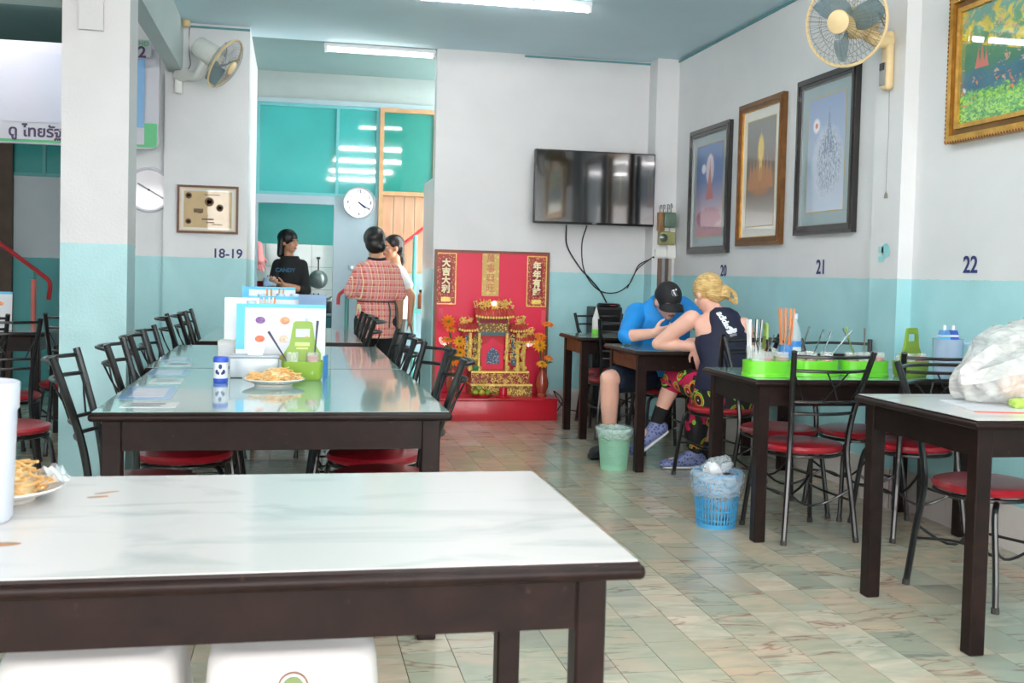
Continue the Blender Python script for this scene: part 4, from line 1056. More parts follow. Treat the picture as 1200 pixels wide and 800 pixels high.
# ---- flower vases
m_petal = M('orange_petal', (240, 120, 20), 0.5, var=0.15, scale=30); m_petal2 = M('yellow_orange_petal', (244, 160, 30), 0.5, var=0.15, scale=30)
m_core = M('flower_core', (120, 130, 40), 0.6); m_leafg = M('leaf_green', (70, 110, 50), 0.5, var=0.2); m_vase = M('amber_glazed_vase', (156, 62, 40), 0.18, var=0.2, scale=20, coat=0.8)
def flower_vase(label, x, flowers):
    t = thing('flower_vase', label, 'vase', (x, 8.665, 0.186), 0, 'altar vases with orange flowers')
    MB().lathe([(0, 0), (0.042, 0), (0.044, 0.012), (0.034, 0.03), (0.052, 0.08), (0.056, 0.115), (0.044, 0.165), (0.026, 0.20), (0.024, 0.225), (0.034, 0.245), (0.028, 0.245), (0.02, 0.225)], 24).build('vase', m_vase, t)
    for fx, fz, r_, tilt, mm in flowers:
        MB().tube(curve3([(0, 0, 0.2), (fx * 0.4, 0, (fz + 0.2) / 2), (fx, -0.02, fz)], 4), 0.005, 6).build('stem', m_leafg, t)
        Mx = Matrix.Translation((fx, -0.025, fz)) @ Matrix.Rotation(R(tilt), 4, 'X')
        f = MB()
        for lay, (nn, rr_, zz) in enumerate(((11, r_, 0.0), (9, r_ * 0.72, 0.008))):
            for i in range(nn):
                a = 2 * PI * i / nn + lay * 0.3
                mt = Mx @ Matrix.Rotation(a, 4, 'Z')
                f.add([(0.008, -0.006, zz), (rr_ * 0.55, -r_ * 0.2, zz + 0.008), (rr_, 0, zz + 0.0), (rr_ * 0.55, r_ * 0.2, zz + 0.008), (rr_ * 0.55, 0, zz + 0.013)], [(0, 1, 4), (1, 2, 4), (2, 3, 4), (3, 0, 4), (0, 3, 2, 1)], mt)
        fo = f.build('blossom', mm, t, smooth=0)
        MB().ell(Mx @ Vector((0, 0, 0.012)), (0.014, 0.014, 0.010), nu=10, nv=6).build('core', m_core, fo)
    for i in range(4):
        a = i * 1.6
        MB().add([(0, 0, 0.26 + i * 0.06), (0.05 * math.cos(a), -0.02, 0.30 + i * 0.06), (0.085 * math.cos(a), -0.03, 0.29 + i * 0.06), (0.05 * math.cos(a), -0.0, 0.275 + i * 0.06), (0.045 * math.cos(a), -0.012, 0.294 + i * 0.06)], [(0, 1, 4), (1, 2, 4), (2, 3, 4), (3, 0, 4), (0, 3, 2, 1)]).build('leaf', m_leafg, t, smooth=0)
flower_vase('amber vase of orange flowers on the altar plinth, nearest the tables', 2.045, [(0.03, 0.60, 0.062, 20, m_petal), (-0.03, 0.50, 0.062, 35, m_petal), (-0.035, 0.43, 0.066, 80, m_petal2), (0.045, 0.32, 0.045, 30, m_petal), (-0.01, 0.27, 0.058, 30, m_petal2)])
flower_vase('vase of orange flowers behind the chairs on the altar plinth', 1.295, [(-0.05, 0.615, 0.066, 72, m_petal), (-0.03, 0.55, 0.062, 25, m_petal), (-0.06, 0.46, 0.058, 30, m_petal), (0.045, 0.45, 0.062, 60, m_petal2), (0.05, 0.36, 0.06, 70, m_petal2), (0.0, 0.30, 0.06, 60, m_petal)])
# ---- offerings
t = thing('offering_dish', 'red dish of green and yellow fruit before the shrine', 'dish', (1.525, 8.60, 0.186))
MB().lathe([(0, 0), (0.05, 0), (0.095, 0.022), (0.098, 0.026), (0.05, 0.008), (0, 0.006)], 24).build('dish', m_shred, t)
for i, (x, y, c_) in enumerate(((-0.05, 0, (150, 170, 60)), (0.0, -0.02, (190, 180, 70)), (0.05, 0.0, (120, 150, 50)), (0.0, 0.04, (210, 170, 80)), (-0.02, 0.0, (140, 160, 60)))):
    tag(MB().ell((1.525 + x, 8.60 + y, 0.186 + (0.04 if i < 4 else 0.075)), (0.026, 0.026, 0.024), nu=12, nv=8).build('fruit', M('fruit_%d' % i, c_, 0.5, var=0.2, scale=30)), ('dark green fruit at the right of the offering dish', 'small fruit at the front of the offering dish', 'olive fruit at the left of the offering dish', 'orange yellow fruit at the back of the offering dish', 'green fruit on top of the offering dish')[(2, 1, 0, 3, 4)[i]], 'fruit', 'fruit on the offering dish')
t = thing('offering_cup', 'small red cup on a red saucer before the shrine', 'cup', (1.70, 8.575, 0.186))
MB().lathe([(0, 0), (0.05, 0), (0.07, 0.014), (0.07, 0.018), (0.05, 0.008), (0, 0.008)], 24).build('saucer', m_shred, t)
MB().lathe([(0, 0.008), (0.03, 0.008), (0.034, 0.03), (0.034, 0.085), (0.030, 0.085), (0.028, 0.03), (0, 0.02)], 20).build('cup', M('shiny_red', (200, 20, 50), 0.15, coat=1), t)

# ================================================================ stand with the black box behind the man
t = thing('speaker_cabinet', 'tall black cabinet against the back wall behind the man in blue', 'cabinet', (2.61, 8.80, 0))
MB().rbox(-0.125, 0.125, -0.1, 0.12, 0.03, 0.94, 0.005, 1).build('body', M('black_cabinet', (34, 32, 34), 0.45, var=0.05), t)
MB().box(-0.11, 0.11, -0.106, -0.1, 0.5, 0.92).build('grille', M('speaker_cloth', (26, 25, 27), 0.85, var=0.2, scale=200), t, smooth=0)
for sx in (-1, 1):
    for sy in (-0.08, 0.1): MB().cyl((sx * 0.1, sy, 0), (sx * 0.1, sy, 0.03), 0.012, n=8).build('foot', m_dark, t)
t = thing('router', 'flat round black router on the tall black cabinet', 'router', (2.645, 8.80, 0.94))
MB().lathe([(0, 0), (0.09, 0), (0.105, 0.012), (0.09, 0.03), (0, 0.034)], 28).build('case', m_blackp, t)
MB().box(-0.02, 0.03, -0.105, -0.09, 0.012, 0.02).build('red_light', M('red_light', (220, 40, 60), 0.4), t, smooth=0)
cable('black flex running along the foot of the back wall beside the altar', [(2.25, 8.96, 0.02), (2.3, 8.95, 0.12), (2.22, 8.96, 0.2), (2.32, 8.95, 0.06), (2.5, 8.95, 0.02), (2.7, 8.95, 0.02)], 0.005)
# ================================================================ things on the tables
m_lime = M('lime_plastic', (112, 208, 52), 0.3, var=0.03, coat=0.2); m_olive = M('olive_green_plastic', (132, 164, 60), 0.35, var=0.04)
k = NT('clear_glass'); k.b.inputs['Base Color'].default_value = (0.95, 0.98, 0.98, 1); k.b.inputs['Roughness'].default_value = 0.04; k.b.inputs['Alpha'].default_value = 0.2; k.b.inputs['Specular IOR Level'].default_value = 0.35; m_glass = k.m
k = NT('clear_blue_plastic'); k.b.inputs['Base Color'].default_value = lin((190, 212, 240)); k.b.inputs['Roughness'].default_value = 0.15; k.b.inputs['Alpha'].default_value = 0.45; m_bplast = k.m
m_steel = M('steel', (176, 178, 180), 0.2, metal=1.0, var=0.05); m_sauce = M('chilli_sauce', (176, 74, 30), 0.3, var=0.3, scale=60); m_sauce2 = M('fish_sauce', (170, 120, 60), 0.15, var=0.1); m_sugar = M('white_sugar', (236, 232, 224), 0.8, var=0.03); m_peanut = M('chilli_flakes', (170, 62, 34), 0.8, var=0.4, scale=120)
m_porc = M('white_melamine', (220, 218, 216), 0.2, var=0.02, coat=0.4)
m_bluecap = M('blue_cap', (52, 84, 190), 0.35, var=0.03); m_skyb = M('sky_blue_print', (92, 190, 232), 0.45, var=0.03); m_paper = M('white_card', (216, 218, 223), 0.45, var=0.015, coat=0.2)
m_noodle = M('fried_noodle', (232, 184, 120), 0.5, var=0.25, scale=40); m_noodle2 = M('pale_noodle', (240, 210, 160), 0.5, var=0.2, scale=40)
def spoon(t, p, d, ln=0.16, m=None):
    """a spoon or fork standing in a jar: handle from p along d"""
    p = Vector(p); d = Vector(d).normalized()
    MB().tube([p, p + d * ln * 0.6, p + d * ln], [0.003, 0.0035, 0.0055], 6).build('spoon', m or m_steel, t)
def jar(t, x, y, z, r, h, fill, fh):
    g = MB().lathe([(0, z), (r * 0.9, z), (r, z + 0.006), (r, z + h), (r - 0.003, z + h), (r - 0.003, z + 0.006), (0, z + 0.005)], 18, Matrix.Translation((x, y, 0))).build('jar', m_glass, t)
    MB().lathe([(0, z + 0.006), (r - 0.004, z + 0.006), (r - 0.004, z + fh), (0, z + fh + 0.004)], 16, Matrix.Translation((x, y, 0))).build('condiment', fill, g)
    return g
# ---- noodle plates
def noodle_plate(label, x, y, z, r, hump, seed, leaves=False):
    random.seed(seed)
    t = thing('noodle_plate', label, 'plate of food', (x, y, z), 0, 'plates of fried noodles')
    MB().lathe([(0, 0), (r * 0.6, 0), (r * 0.63, 0.006), (r * 0.95, 0.020), (r, 0.024), (r * 0.99, 0.027), (r * 0.62, 0.011), (0, 0.009)], 36).build('plate', m_porc, t)
    b = MB()
    for i in range(130):
        a = random.uniform(0, 2 * PI); q = math.sqrt(random.random()) * r * 0.66
        hz = 0.014 + hump * (1 - (q / (r * 0.7)) ** 2) * random.uniform(0.5, 1)
        pts = []; h_ = random.uniform(0, 2 * PI); p_ = Vector((q * math.cos(a), q * math.sin(a), hz))
        for s_ in range(6):
            pts.append(p_.copy()); h_ += random.uniform(-0.8, 0.8)
            p_ += Vector((math.cos(h_), math.sin(h_), 0)) * r * 0.13
            p_.z = max(0.016, p_.z + random.uniform(-0.006, 0.005))
            if p_.xy.length > r * 0.8: h_ += 2.0
        b.tube(curve3(pts, 2), r * 0.022, 5)
    o = b.build('noodles', m_noodle, t); o['kind'] = 'stuff'
    MB().ell((0, 0, 0.012), (r * 0.62, r * 0.6, hump * 0.9), nu=20, nv=10).build('noodle_mound', m_noodle2, t)
    return t
noodle_plate('white plate of fried noodles on the glass table before the green caddy', -0.065, 4.19, 0.753, 0.118, 0.05, 1)
t = noodle_plate('white plate of fried noodles on the foreground table beside the jug', -0.545, 2.15, 0.753, 0.125, 0.068, 2)
# crumpled plastic on that plate
b = MB(); n = 9; vs = []; fs = []
random.seed(11)
for i in range(n):
    for j in range(n): vs.append((0.055 + 0.075 * i / (n - 1), -0.02 + 0.08 * j / (n - 1), 0.03 + 0.035 * random.random() * math.sin(PI * i / (n - 1))))
for i in range(n - 1):
    for j in range(n - 1): a = i * n + j; fs.append((a, a + 1, a + n + 1, a + n))
k = NT('crumpled_clear_plastic'); k.b.inputs['Base Color'].default_value = (0.9, 0.92, 0.94, 1); k.b.inputs['Alpha'].default_value = 0.4; k.b.inputs['Roughness'].default_value = 0.15; m_cling = k.m
b.add(vs, fs).build('crumpled_wrapper', m_cling, t)
# frosted jug at the left edge
t = thing('plastic_jug', 'frosted clear plastic water jug at the picture edge on the foreground table', 'jug', (-0.535, 1.975, 0.753))
k = NT('frosted_plastic'); k.b.inputs['Base Color'].default_value = lin((226, 226, 238)); k.b.inputs['Roughness'].default_value = 0.35; k.b.inputs['Alpha'].default_value = 0.8; k.b.inputs['Subsurface Weight'].default_value = 0.2; m_frost = k.m
MB().lathe([(0, 0), (0.062, 0), (0.066, 0.006), (0.072, 0.19), (0.075, 0.195), (0.076, 0.238), (0.073, 0.24), (0.071, 0.195), (0.066, 0.19), (0.061, 0.008), (0, 0.006)], 32).build('body', m_frost, t)
MB().tube(curve3([(-0.07, 0, 0.19), (-0.12, 0, 0.18), (-0.125, 0, 0.10), (-0.066, 0, 0.06)], 5), 0.009, 8).build('handle', m_frost, t)
MB().lathe([(0, 0.008), (0.060, 0.008), (0.064, 0.11), (0, 0.111)], 28).build('water', M('cloudy_water', (220, 222, 228), 0.1, var=0.02, alpha=0.5), t)
# spilt tea stain
t = thing('tea_stain', 'thin brown tea puddle on the foreground table edge', 'spill', (-0.50, 1.80, 0.7525))
MB().loft([((0, 0, 0), (0.085, 0.01, 0), (0, 0.018, 0)), ((0, 0, 0.0012), (0.08, 0.01, 0), (0, 0.015, 0))], 28).build('puddle', M('brown_tea', (176, 128, 92), 0.08, var=0.1), t)
MB().loft([((0.14, 0.36, 0), (0.02, 0.004, 0), (0, 0.006, 0)), ((0.14, 0.36, 0.0008), (0.018, 0.004, 0), (0, 0.005, 0))], 16).build('drip', bpy.data.materials['brown_tea'], t)
MB().loft([((0.15, 0.40, 0), (0.022, 0.012, 0), (0, 0.005, 0)), ((0.15, 0.40, 0.0008), (0.02, 0.012, 0), (0, 0.004, 0))], 16).build('drip', bpy.data.materials['brown_tea'], t)

# ---- pepper shaker
t = thing('pepper_shaker', 'blue and white pepper shaker beside the plate of noodles', 'shaker', (-0.268, 4.285, 0.753))
MB().lathe([(0, 0), (0.027, 0), (0.028, 0.002), (0.028, 0.016), (0, 0.016)], 24).build('base_band', m_bluecap, t)
MB().lathe([(0.027, 0.016), (0.0275, 0.02), (0.0275, 0.074), (0.027, 0.078)], 24).build('body', m_paper, t)
MB().lathe([(0.028, 0.078), (0.0295, 0.080), (0.0295, 0.094), (0.026, 0.099), (0, 0.1)], 24).build('cap', m_bluecap, t)
for i, (a, z, s_) in enumerate(((-90, 0.062, 0.010), (-118, 0.042, 0.009), (-62, 0.042, 0.009), (-105, 0.036, 0.006), (-75, 0.036, 0.006))):
    MB().ell((0.0272 * math.cos(R(a)), 0.0272 * math.sin(R(a)), z), (s_ * 0.7, 0.0025, s_), Matrix.Rotation(R(a + 90), 3, 'Z'), 8, 5).build('printed_motif', m_ink, t)
# ---- green condiment caddies
def caddy(label, x, y, z, mat, w_=0.084, hb=0.075, ht=0.235, rz=0.0, lettering=True, group='olive green condiment caddies'):
    t = thing('condiment_caddy', label, 'condiment caddy', (x, y, z), rz, group)
    b = MB()
    def rg(a, b_, zz): return ((0, 0, zz), (a, 0, 0), (0, b_, 0))
    def sq(a, b_, r_, zz):
        pts = []
        for cx, cy, a0 in ((1, 1, 0), (-1, 1, 90), (-1, -1, 180), (1, -1, 270)):
            for i in range(5): q = R(a0 + 22.5 * i); pts.append((cx * (a - r_) + r_ * math.cos(q), cy * (b_ - r_) + r_ * math.sin(q), zz))
        return pts
    rings = [sq(w_ * 0.86, 0.045, 0.02, 0), sq(w_ * 0.95, 0.052, 0.024, 0.012), sq(w_, 0.056, 0.026, hb), sq(w_ - 0.004, 0.052, 0.023, hb), sq(w_ * 0.9, 0.045, 0.02, 0.02)]
    n = len(rings[0]); vs = [p for q in rings for p in q]; fs = [tuple(range(n - 1, -1, -1)), tuple(4 * n + i for i in range(n))]
    for j in range(4):
        for i in range(n): fs.append((j * n + i, j * n + (i + 1) % n, (j + 1) * n + (i + 1) % n, (j + 1) * n + i))
    b.add(vs, fs).build('tray', mat, t, smooth=50)
    # tall handle plate with a slot, in the middle
    hd = MB(); y0, y1 = -0.006, 0.006
    a, c_ = w_ * 0.88, w_ * 0.50; zt = ht
    zs0, zs1 = ht - 0.065, ht - 0.030
    hd.prism([(-a, 0.02), (a, 0.02), (a, hb + 0.03), (c_ + 0.010, zs0 - 0.03), (-c_ - 0.010, zs0 - 0.03), (-a, hb + 0.03)], y0, y1)
    hd.prism([(-c_ - 0.010, zs0 - 0.03), (c_ + 0.010, zs0 - 0.03), (c_ + 0.005, zs0), (-c_ - 0.005, zs0)], y0, y1)
    hd.prism([(-c_ - 0.005, zs0), (-c_ + 0.014, zs0), (-c_ + 0.014, zs1), (-c_, zs1)], y0, y1); hd.prism([(c_ - 0.014, zs0), (c_ + 0.005, zs0), (c_, zs1), (c_ - 0.014, zs1)], y0, y1)
    hd.prism([(-c_, zs1), (c_, zs1), (c_ - 0.004, zt - 0.006), (c_ - 0.014, zt), (-c_ + 0.014, zt), (-c_ + 0.004, zt - 0.006)], y0, y1)
    hd.build('handle', mat, t, smooth=0)
    jar(t, -w_ * 0.48, -0.028, 0.02, 0.026, 0.092, m_sugar, 0.03); jar(t, w_ * 0.48, -0.028, 0.02, 0.026, 0.092, m_sauce, 0.078)
    jar(t, -w_ * 0.48, 0.028, 0.02, 0.026, 0.085, m_peanut, 0.05); jar(t, w_ * 0.48, 0.028, 0.02, 0.026, 0.085, m_sauce2, 0.05)
    return t
t = caddy('olive green condiment caddy with handle behind the plate of noodles', 0.043, 4.41, 0.753, m_olive)
MB().box(-0.03, 0.028, -0.0075, -0.006, 0.135, 0.150).build('embossed_mark', M('pale_emboss', (196, 214, 130), 0.4), t, smooth=0); MB().box(-0.024, 0.022, -0.0075, -0.006, 0.122, 0.129).build('embossed_mark', bpy.data.materials['pale_emboss'], t, smooth=0)
m_hand = M('dark_handle', (60, 56, 84), 0.4)
spoon(t, (-0.045, -0.028, 0.05), (-0.075, -0.005, 0.12), 0.17, m_hand); spoon(t, (0.045, -0.03, 0.05), (0.012, 0, 0.18), 0.19, m_hand)
# ---- tissue box
t = thing('tissue_box', 'grey translucent plastic tissue box between shaker and caddy', 'tissue box', (-0.145, 4.50, 0.753))
k = NT('grey_translucent'); k.b.inputs['Base Color'].default_value = lin((206, 212, 220)); k.b.inputs['Roughness'].default_value = 0.2; k.b.inputs['Alpha'].default_value = 0.88
MB().rbox(-0.10, 0.095, -0.05, 0.05, 0, 0.082, 0.008, 2).build('box', k.m, t); MB().rbox(-0.102, 0.097, -0.052, 0.052, 0.082, 0.09, 0.004, 2).build('lid', k.m, t)
MB().add([(-0.03, -0.01, 0.09), (0.03, -0.015, 0.09), (0.04, 0.0, 0.125), (0.0, 0.012, 0.135), (-0.035, 0.005, 0.12), (-0.01, 0.012, 0.09)], [(0, 1, 2, 3, 4), (5, 4, 3), (5, 3, 2, 1)]).build('tissue', m_paper, t)
# ---- standing menu cards
FOOD = [(120, 110, 180), (190, 170, 90), (210, 190, 190), (232, 110, 80), (230, 200, 180), (220, 190, 150), (130, 90, 150), (232, 150, 110), (200, 210, 220)]
def menu_card(label, x, y, z, w_, h_, rz, lean, border, cols, rows, panel=None, seed=0):
    random.seed(seed)
    t = thing('menu_card', label, 'menu', (x, y, z), rz, 'standing picture menus', rot=(R(-lean), 0, rz))
    MB().box(-w_, w_, -0.002, 0.002, 0, h_).build('card', m_paper, t, smooth=0)
    if border:
        MB().box(-w_, w_, -0.0032, -0.002, h_ - 0.016, h_).build('blue_band', m_skyb, t, smooth=0); MB().box(-w_, -w_ + 0.035, -0.0032, -0.002, h_ * 0.35, h_ - 0.016).build('blue_band', m_skyb, t, smooth=0)
    for i in range(cols):
        for j in range(rows):
            fx = -w_ + 0.05 + (2 * w_ - 0.08) * (i + 0.5) / cols; fz = 0.03 + (h_ - 0.06) * (j + 0.5) / rows
            c_ = FOOD[(i + 3 * j + seed) % len(FOOD)]; nm = 'food_print_%d_%d_%d' % c_
            m_ = bpy.data.materials.get(nm) or M(nm, c_, 0.5, var=0.35, scale=70)
            MB().lathe([(0, 0), (0.021, 0), (0.017, 0.0008), (0, 0.0008)], 12, Matrix.Translation((fx + random.uniform(-0.006, 0.006), -0.0022, fz)) @ Matrix.Rotation(R(90), 4, 'X'), sq=random.uniform(0.6, 0.95)).build('dish_photo', m_, t)
    return t
menu_card('large picture menu with blue edge standing behind the green caddy', -0.045, 4.63, 0.753, 0.185, 0.295, 0.0, 5, True, 3, 3, seed=0)
t = menu_card('tilted picture menu standing behind the tissue box, next to the aqua wall side', -0.225, 5.0, 0.753, 0.075, 0.31, 0.05, 6, False, 1, 3, seed=3)
menu_card('second row picture menu standing behind the large blue edged one', -0.095, 5.35, 0.753, 0.13, 0.31, 0.0, 4, True, 2, 3, seed=5)
menu_card('rearmost picture menu standing on the glass tables', -0.125, 5.92, 0.753, 0.14, 0.345, 0.0, 3, True, 3, 3, seed=2)
t = thing('menu_card', 'blue grey folded menu standing at the end of the menu row', 'menu', (0.095, 5.30, 0.753), 0, 'standing picture menus')
m_bg = M('blue_grey_card', (120, 150, 186), 0.4, var=0.08, scale=5)
for i in range(4): MB().box(-0.066, 0.066, -0.004 + 0.012 * i, 0.0 + 0.012 * i, 0, 0.285 + 0.012 * i).build('leaf', m_bg, t, smooth=0)
t = thing('menu_card', 'blue card standing beside the green caddy', 'menu', (0.138, 4.50, 0.753), R(80), 'standing picture menus')
MB().box(-0.05, 0.05, -0.003, 0.003, 0, 0.09).build('card', M('blue_card', (40, 140, 214), 0.4), t, smooth=0)
# white boxes behind the shaker
t = thing('napkin_holder', 'white plastic napkin holder behind the pepper shaker', 'napkin holder', (-0.285, 4.98, 0.753))
MB().rbox(-0.04, 0.04, -0.04, 0.04, 0, 0.12, 0.01, 2).build('case', m_porc, t); MB().box(-0.03, 0.03, -0.042, -0.03, 0.03, 0.1).build('napkins', m_paper, t, smooth=0)
# ---- water bottles
k = NT('bottle_plastic'); k.b.inputs['Base Color'].default_value = (0.8, 0.92, 0.95, 1); k.b.inputs['Roughness'].default_value = 0.08; k.b.inputs['Alpha'].default_value = 0.42; m_bottle = k.m
def bottle(label, x, y, z, s=1.0, lab=(60, 140, 220)):
    t = thing('water_bottle', label, 'bottle', (x, y, z), 0, 'small plastic water bottles')
    MB().lathe([(0, 0), (0.028 * s, 0), (0.031 * s, 0.01 * s), (0.031 * s, 0.13 * s), (0.028 * s, 0.15 * s), (0.014 * s, 0.195 * s), (0.013 * s, 0.21 * s), (0, 0.21 * s)], 20).build('body', m_bottle, t)
    MB().lathe([(0.0318 * s, 0.05 * s), (0.0318 * s, 0.115 * s)], 20).build('label_band', M('label_%d_%d_%d' % lab, lab, 0.4, var=0.25, scale=40), t)
    MB().lathe([(0.0315 * s, 0.075 * s), (0.0322 * s, 0.078 * s), (0.0322 * s, 0.09 * s), (0.0315 * s, 0.093 * s)], 20).build('label_stripe', m_paper, t)
    MB().lathe([(0.0155 * s, 0.2 * s), (0.0155 * s, 0.222 * s), (0, 0.224 * s)], 16).build('cap', M('pale_cap', (206, 222, 240), 0.35), t)
bottle('water bottle with blue label behind the lime trays', 2.474, 5.0, 0.753, 1.28)
bottle('clear water bottle leaning tall between the menus, nearest one', -0.175, 4.80, 0.753, 1.36, (120, 200, 220))
bottle('water bottle among the rear menus, leftmost of the back pair', -0.06, 5.62, 0.753, 1.42)
bottle('water bottle among the rear menus, rightmost of the back pair', 0.01, 5.66, 0.753, 1.42)
bottle('water bottle with pale cap at the back of the menu row', -0.155, 5.70, 0.753, 1.40)
# cup of chopsticks and straws between menus
def utensil_cup(label, x, y, z, h_, r_, items, mat):
    t = thing('utensil_cup', label, 'cup', (x, y, z), 0, 'cups of chopsticks and straws')
    MB().lathe([(0, 0), (r_ * 0.85, 0), (r_, h_), (r_ - 0.003, h_), (r_ * 0.8, 0.006), (0, 0.006)], 20).build('cup', mat, t)
    for i, (ln, rr_, c_) in enumerate(items):
        a = 2 * PI * i / len(items); d = Vector((0.07 * math.cos(a), 0.05 * math.sin(a), 1)).normalized(); p = Vector((r_ * 0.5 * math.cos(a), r_ * 0.5 * math.sin(a), 0.01))
        nm = 'stick_%d_%d_%d' % c_
        MB().tube([p, p + d * ln], rr_, 6).build('stick', bpy.data.materials.get(nm) or M(nm, c_, 0.5, var=0.1), t)
OR = (232, 150, 100); WH = (238, 238, 238)
utensil_cup('cup of orange and white chopsticks among the menu cards', -0.125, 5.15, 0.753, 0.14, 0.045, [(0.30, 0.004, OR)] * 5 + [(0.29, 0.0045, (90, 80, 150))] * 2 + [(0.30, 0.004, WH)] * 4, m_porc)
utensil_cup('cup of chopsticks behind the rear water bottles', -0.09, 5.78, 0.753, 0.14, 0.04, [(0.33, 0.004, OR)] * 4 + [(0.31, 0.004, (190, 170, 60))] * 2, m_porc)
utensil_cup('cup of orange straws beside the water bottle on the tray table', 2.415, 4.96, 0.753, 0.13, 0.035, [(0.30, 0.005, OR)] * 9, M('blue_cup', (90, 150, 220), 0.3))
utensil_cup('glass of white forks and spoons at the end of the lime trays', 2.20, 4.86, 0.753, 0.13, 0.038, [(0.245, 0.006, WH)] * 5 + [(0.25, 0.003, (60, 60, 60))] * 2, m_glass)
t = thing('dark_bottle', 'small dark sauce bottle with red label beside the white forks', 'bottle', (2.235, 4.775, 0.753))
MB().lathe([(0, 0), (0.022, 0), (0.024, 0.01), (0.024, 0.09), (0.01, 0.13), (0.01, 0.16), (0, 0.16)], 16).build('body', M('dark_sauce', (50, 20, 16), 0.15), t); MB().lathe([(0.0245, 0.03), (0.0245, 0.075)], 16).build('label_band', M('red_label', (160, 40, 40), 0.4), t); MB().lathe([(0.0115, 0.145), (0.0115, 0.165), (0, 0.166)], 12).build('cap', m_dark, t)
caddy('olive green condiment caddy seen edge on behind the lime trays', 2.315, 4.98, 0.753, m_olive, rz=R(75), lettering=False)
caddy('olive green condiment caddy beside the clear bucket by the wall', 2.945, 4.70, 0.753, m_olive, rz=R(20), lettering=False)
# ---- lime trays with jars
def lime_tray(label, x, y, rz, jars, w_=0.115, d_=0.075):
    t = thing('condiment_tray', label, 'condiment tray', (x, y, 0.753), rz, 'lime green condiment trays')
    b = MB(); n = 28; rings = []
    def flower(s_, zz):
        pts = []
        for i in range(n):
            a = 2 * PI * i / n; q = 1 + 0.06 * math.cos(4 * a)
            sx = math.copysign(abs(math.cos(a)) ** 0.55, math.cos(a)); sy = math.copysign(abs(math.sin(a)) ** 0.55, math.sin(a))
            pts.append((w_ * s_ * sx * q, d_ * s_ * sy * q, zz))
        return pts
    rings = [flower(1.0, 0), flower(0.99, 0.016), flower(0.955, 0.018), flower(0.97, 0.075), flower(0.94, 0.075), flower(0.93, 0.02)]
    vs = [p for q in rings for p in q]; fs = [tuple(range(n - 1, -1, -1)), tuple(5 * n + i for i in range(n))]
    for j in range(5):
        for i in range(n): fs.append((j * n + i, j * n + (i + 1) % n, (j + 1) * n + (i + 1) % n, (j + 1) * n + i))
    b.add(vs, fs).build('tray', m_lime, t, smooth=50)
    for (jx, jy, fill, fh) in jars: jar(t, jx, jy, 0.022, 0.031, 0.092, fill, fh)
    return t
t = lime_tray('lime green condiment tray nearest the blonde woman, with spoons and jars', 2.18, 4.66, 0.1, [(-0.06, -0.02, m_sugar, 0.03), (0.01, 0.02, m_peanut, 0.06), (0.065, -0.02, m_sauce2, 0.07)])
spoon(t, (-0.04, 0, 0.08), (-0.25, 0, 0.9), 0.13); spoon(t, (0.0, 0.02, 0.08), (0.3, 0, 0.8), 0.12); spoon(t, (0.06, -0.02, 0.08), (0.3, 0.1, 0.9), 0.15)
t = lime_tray('lime green condiment tray behind the chair back, middle of the three', 2.43, 4.70, -0.05, [(-0.075, 0, m_sauce2, 0.075), (0.0, 0.02, m_sauce, 0.06), (0.07, 0.0, m_peanut, 0.06)])
spoon(t, (-0.07, 0, 0.07), (0.25, 0, 0.9), 0.17); spoon(t, (0.0, 0.02, 0.07), (0.35, 0, 0.9), 0.16); spoon(t, (0.05, 0.02, 0.07), (0.35, 0.1, 0.9), 0.15); spoon(t, (0.07, 0, 0.07), (0.75, 0, 0.9), 0.19)
t = lime_tray('lime green condiment tray nearest the clear bucket, with dark spoon handles', 2.695, 4.70, 0.05, [(-0.07, 0.0, m_sauce, 0.06), (0.0, 0.0, m_sugar, 0.04), (0.07, -0.01, m_sauce, 0.07)])
spoon(t, (-0.05, 0, 0.07), (-0.28, 0, 0.9), 0.17, m_olive); spoon(t, (-0.03, 0, 0.07), (-0.5, 0, 0.9), 0.18); spoon(t, (0.0, 0, 0.07), (0.0, 0, 0.9), 0.16, M('grey_handle', (110, 110, 104), 0.4))
# ---- clear bucket with cartons
t = thing('plastic_bucket', 'clear bluish plastic pitcher holding cartons beside the wall', 'pitcher', (3.075, 4.60, 0.753))
MB().lathe([(0, 0), (0.058, 0), (0.061, 0.006), (0.068, 0.1), (0.07, 0.185), (0.073, 0.19), (0.070, 0.19), (0.066, 0.1), (0.057, 0.008), (0, 0.006)], 28).build('body', m_bplast, t)
MB().tube(curve3([(0.068, -0.02, 0.17), (0.11, -0.03, 0.165), (0.115, -0.03, 0.09), (0.066, -0.02, 0.06)], 5), 0.008, 8).build('handle', m_bplast, t)
def carton(label, x, y, z, rz, c_):
    t = thing('drink_carton', label, 'carton', (x, y, z), rz, 'drink cartons in the pitcher')
    MB().box(-0.022, 0.022, -0.018, 0.018, 0, 0.20).build('box', m_paper, t, smooth=0)
    MB().prism([(-0.022, 0.20), (0.022, 0.20), (0.014, 0.222), (-0.014, 0.222)], -0.018, 0.018).build('gable', M('carton_%d' % c_[0], c_, 0.4), t)
    MB().box(-0.0225, 0.0225, -0.0185, 0.0185, 0.17, 0.19).build('blue_band', m_skyb if c_[0] > 60 else m_bluecap, t, smooth=0)
    MB().lathe([(0.009, 0.222), (0.009, 0.24), (0.006, 0.246), (0, 0.246)], 12).build('cap', m_porc, t)
carton('white drink carton with blue top in the clear pitcher, nearer the trays', 3.05, 4.595, 0.762, 0.2, (90, 150, 210)); carton('white drink carton with a dark blue top in the clear pitcher, nearer the wall', 3.103, 4.605, 0.762, -0.2, (40, 80, 170))
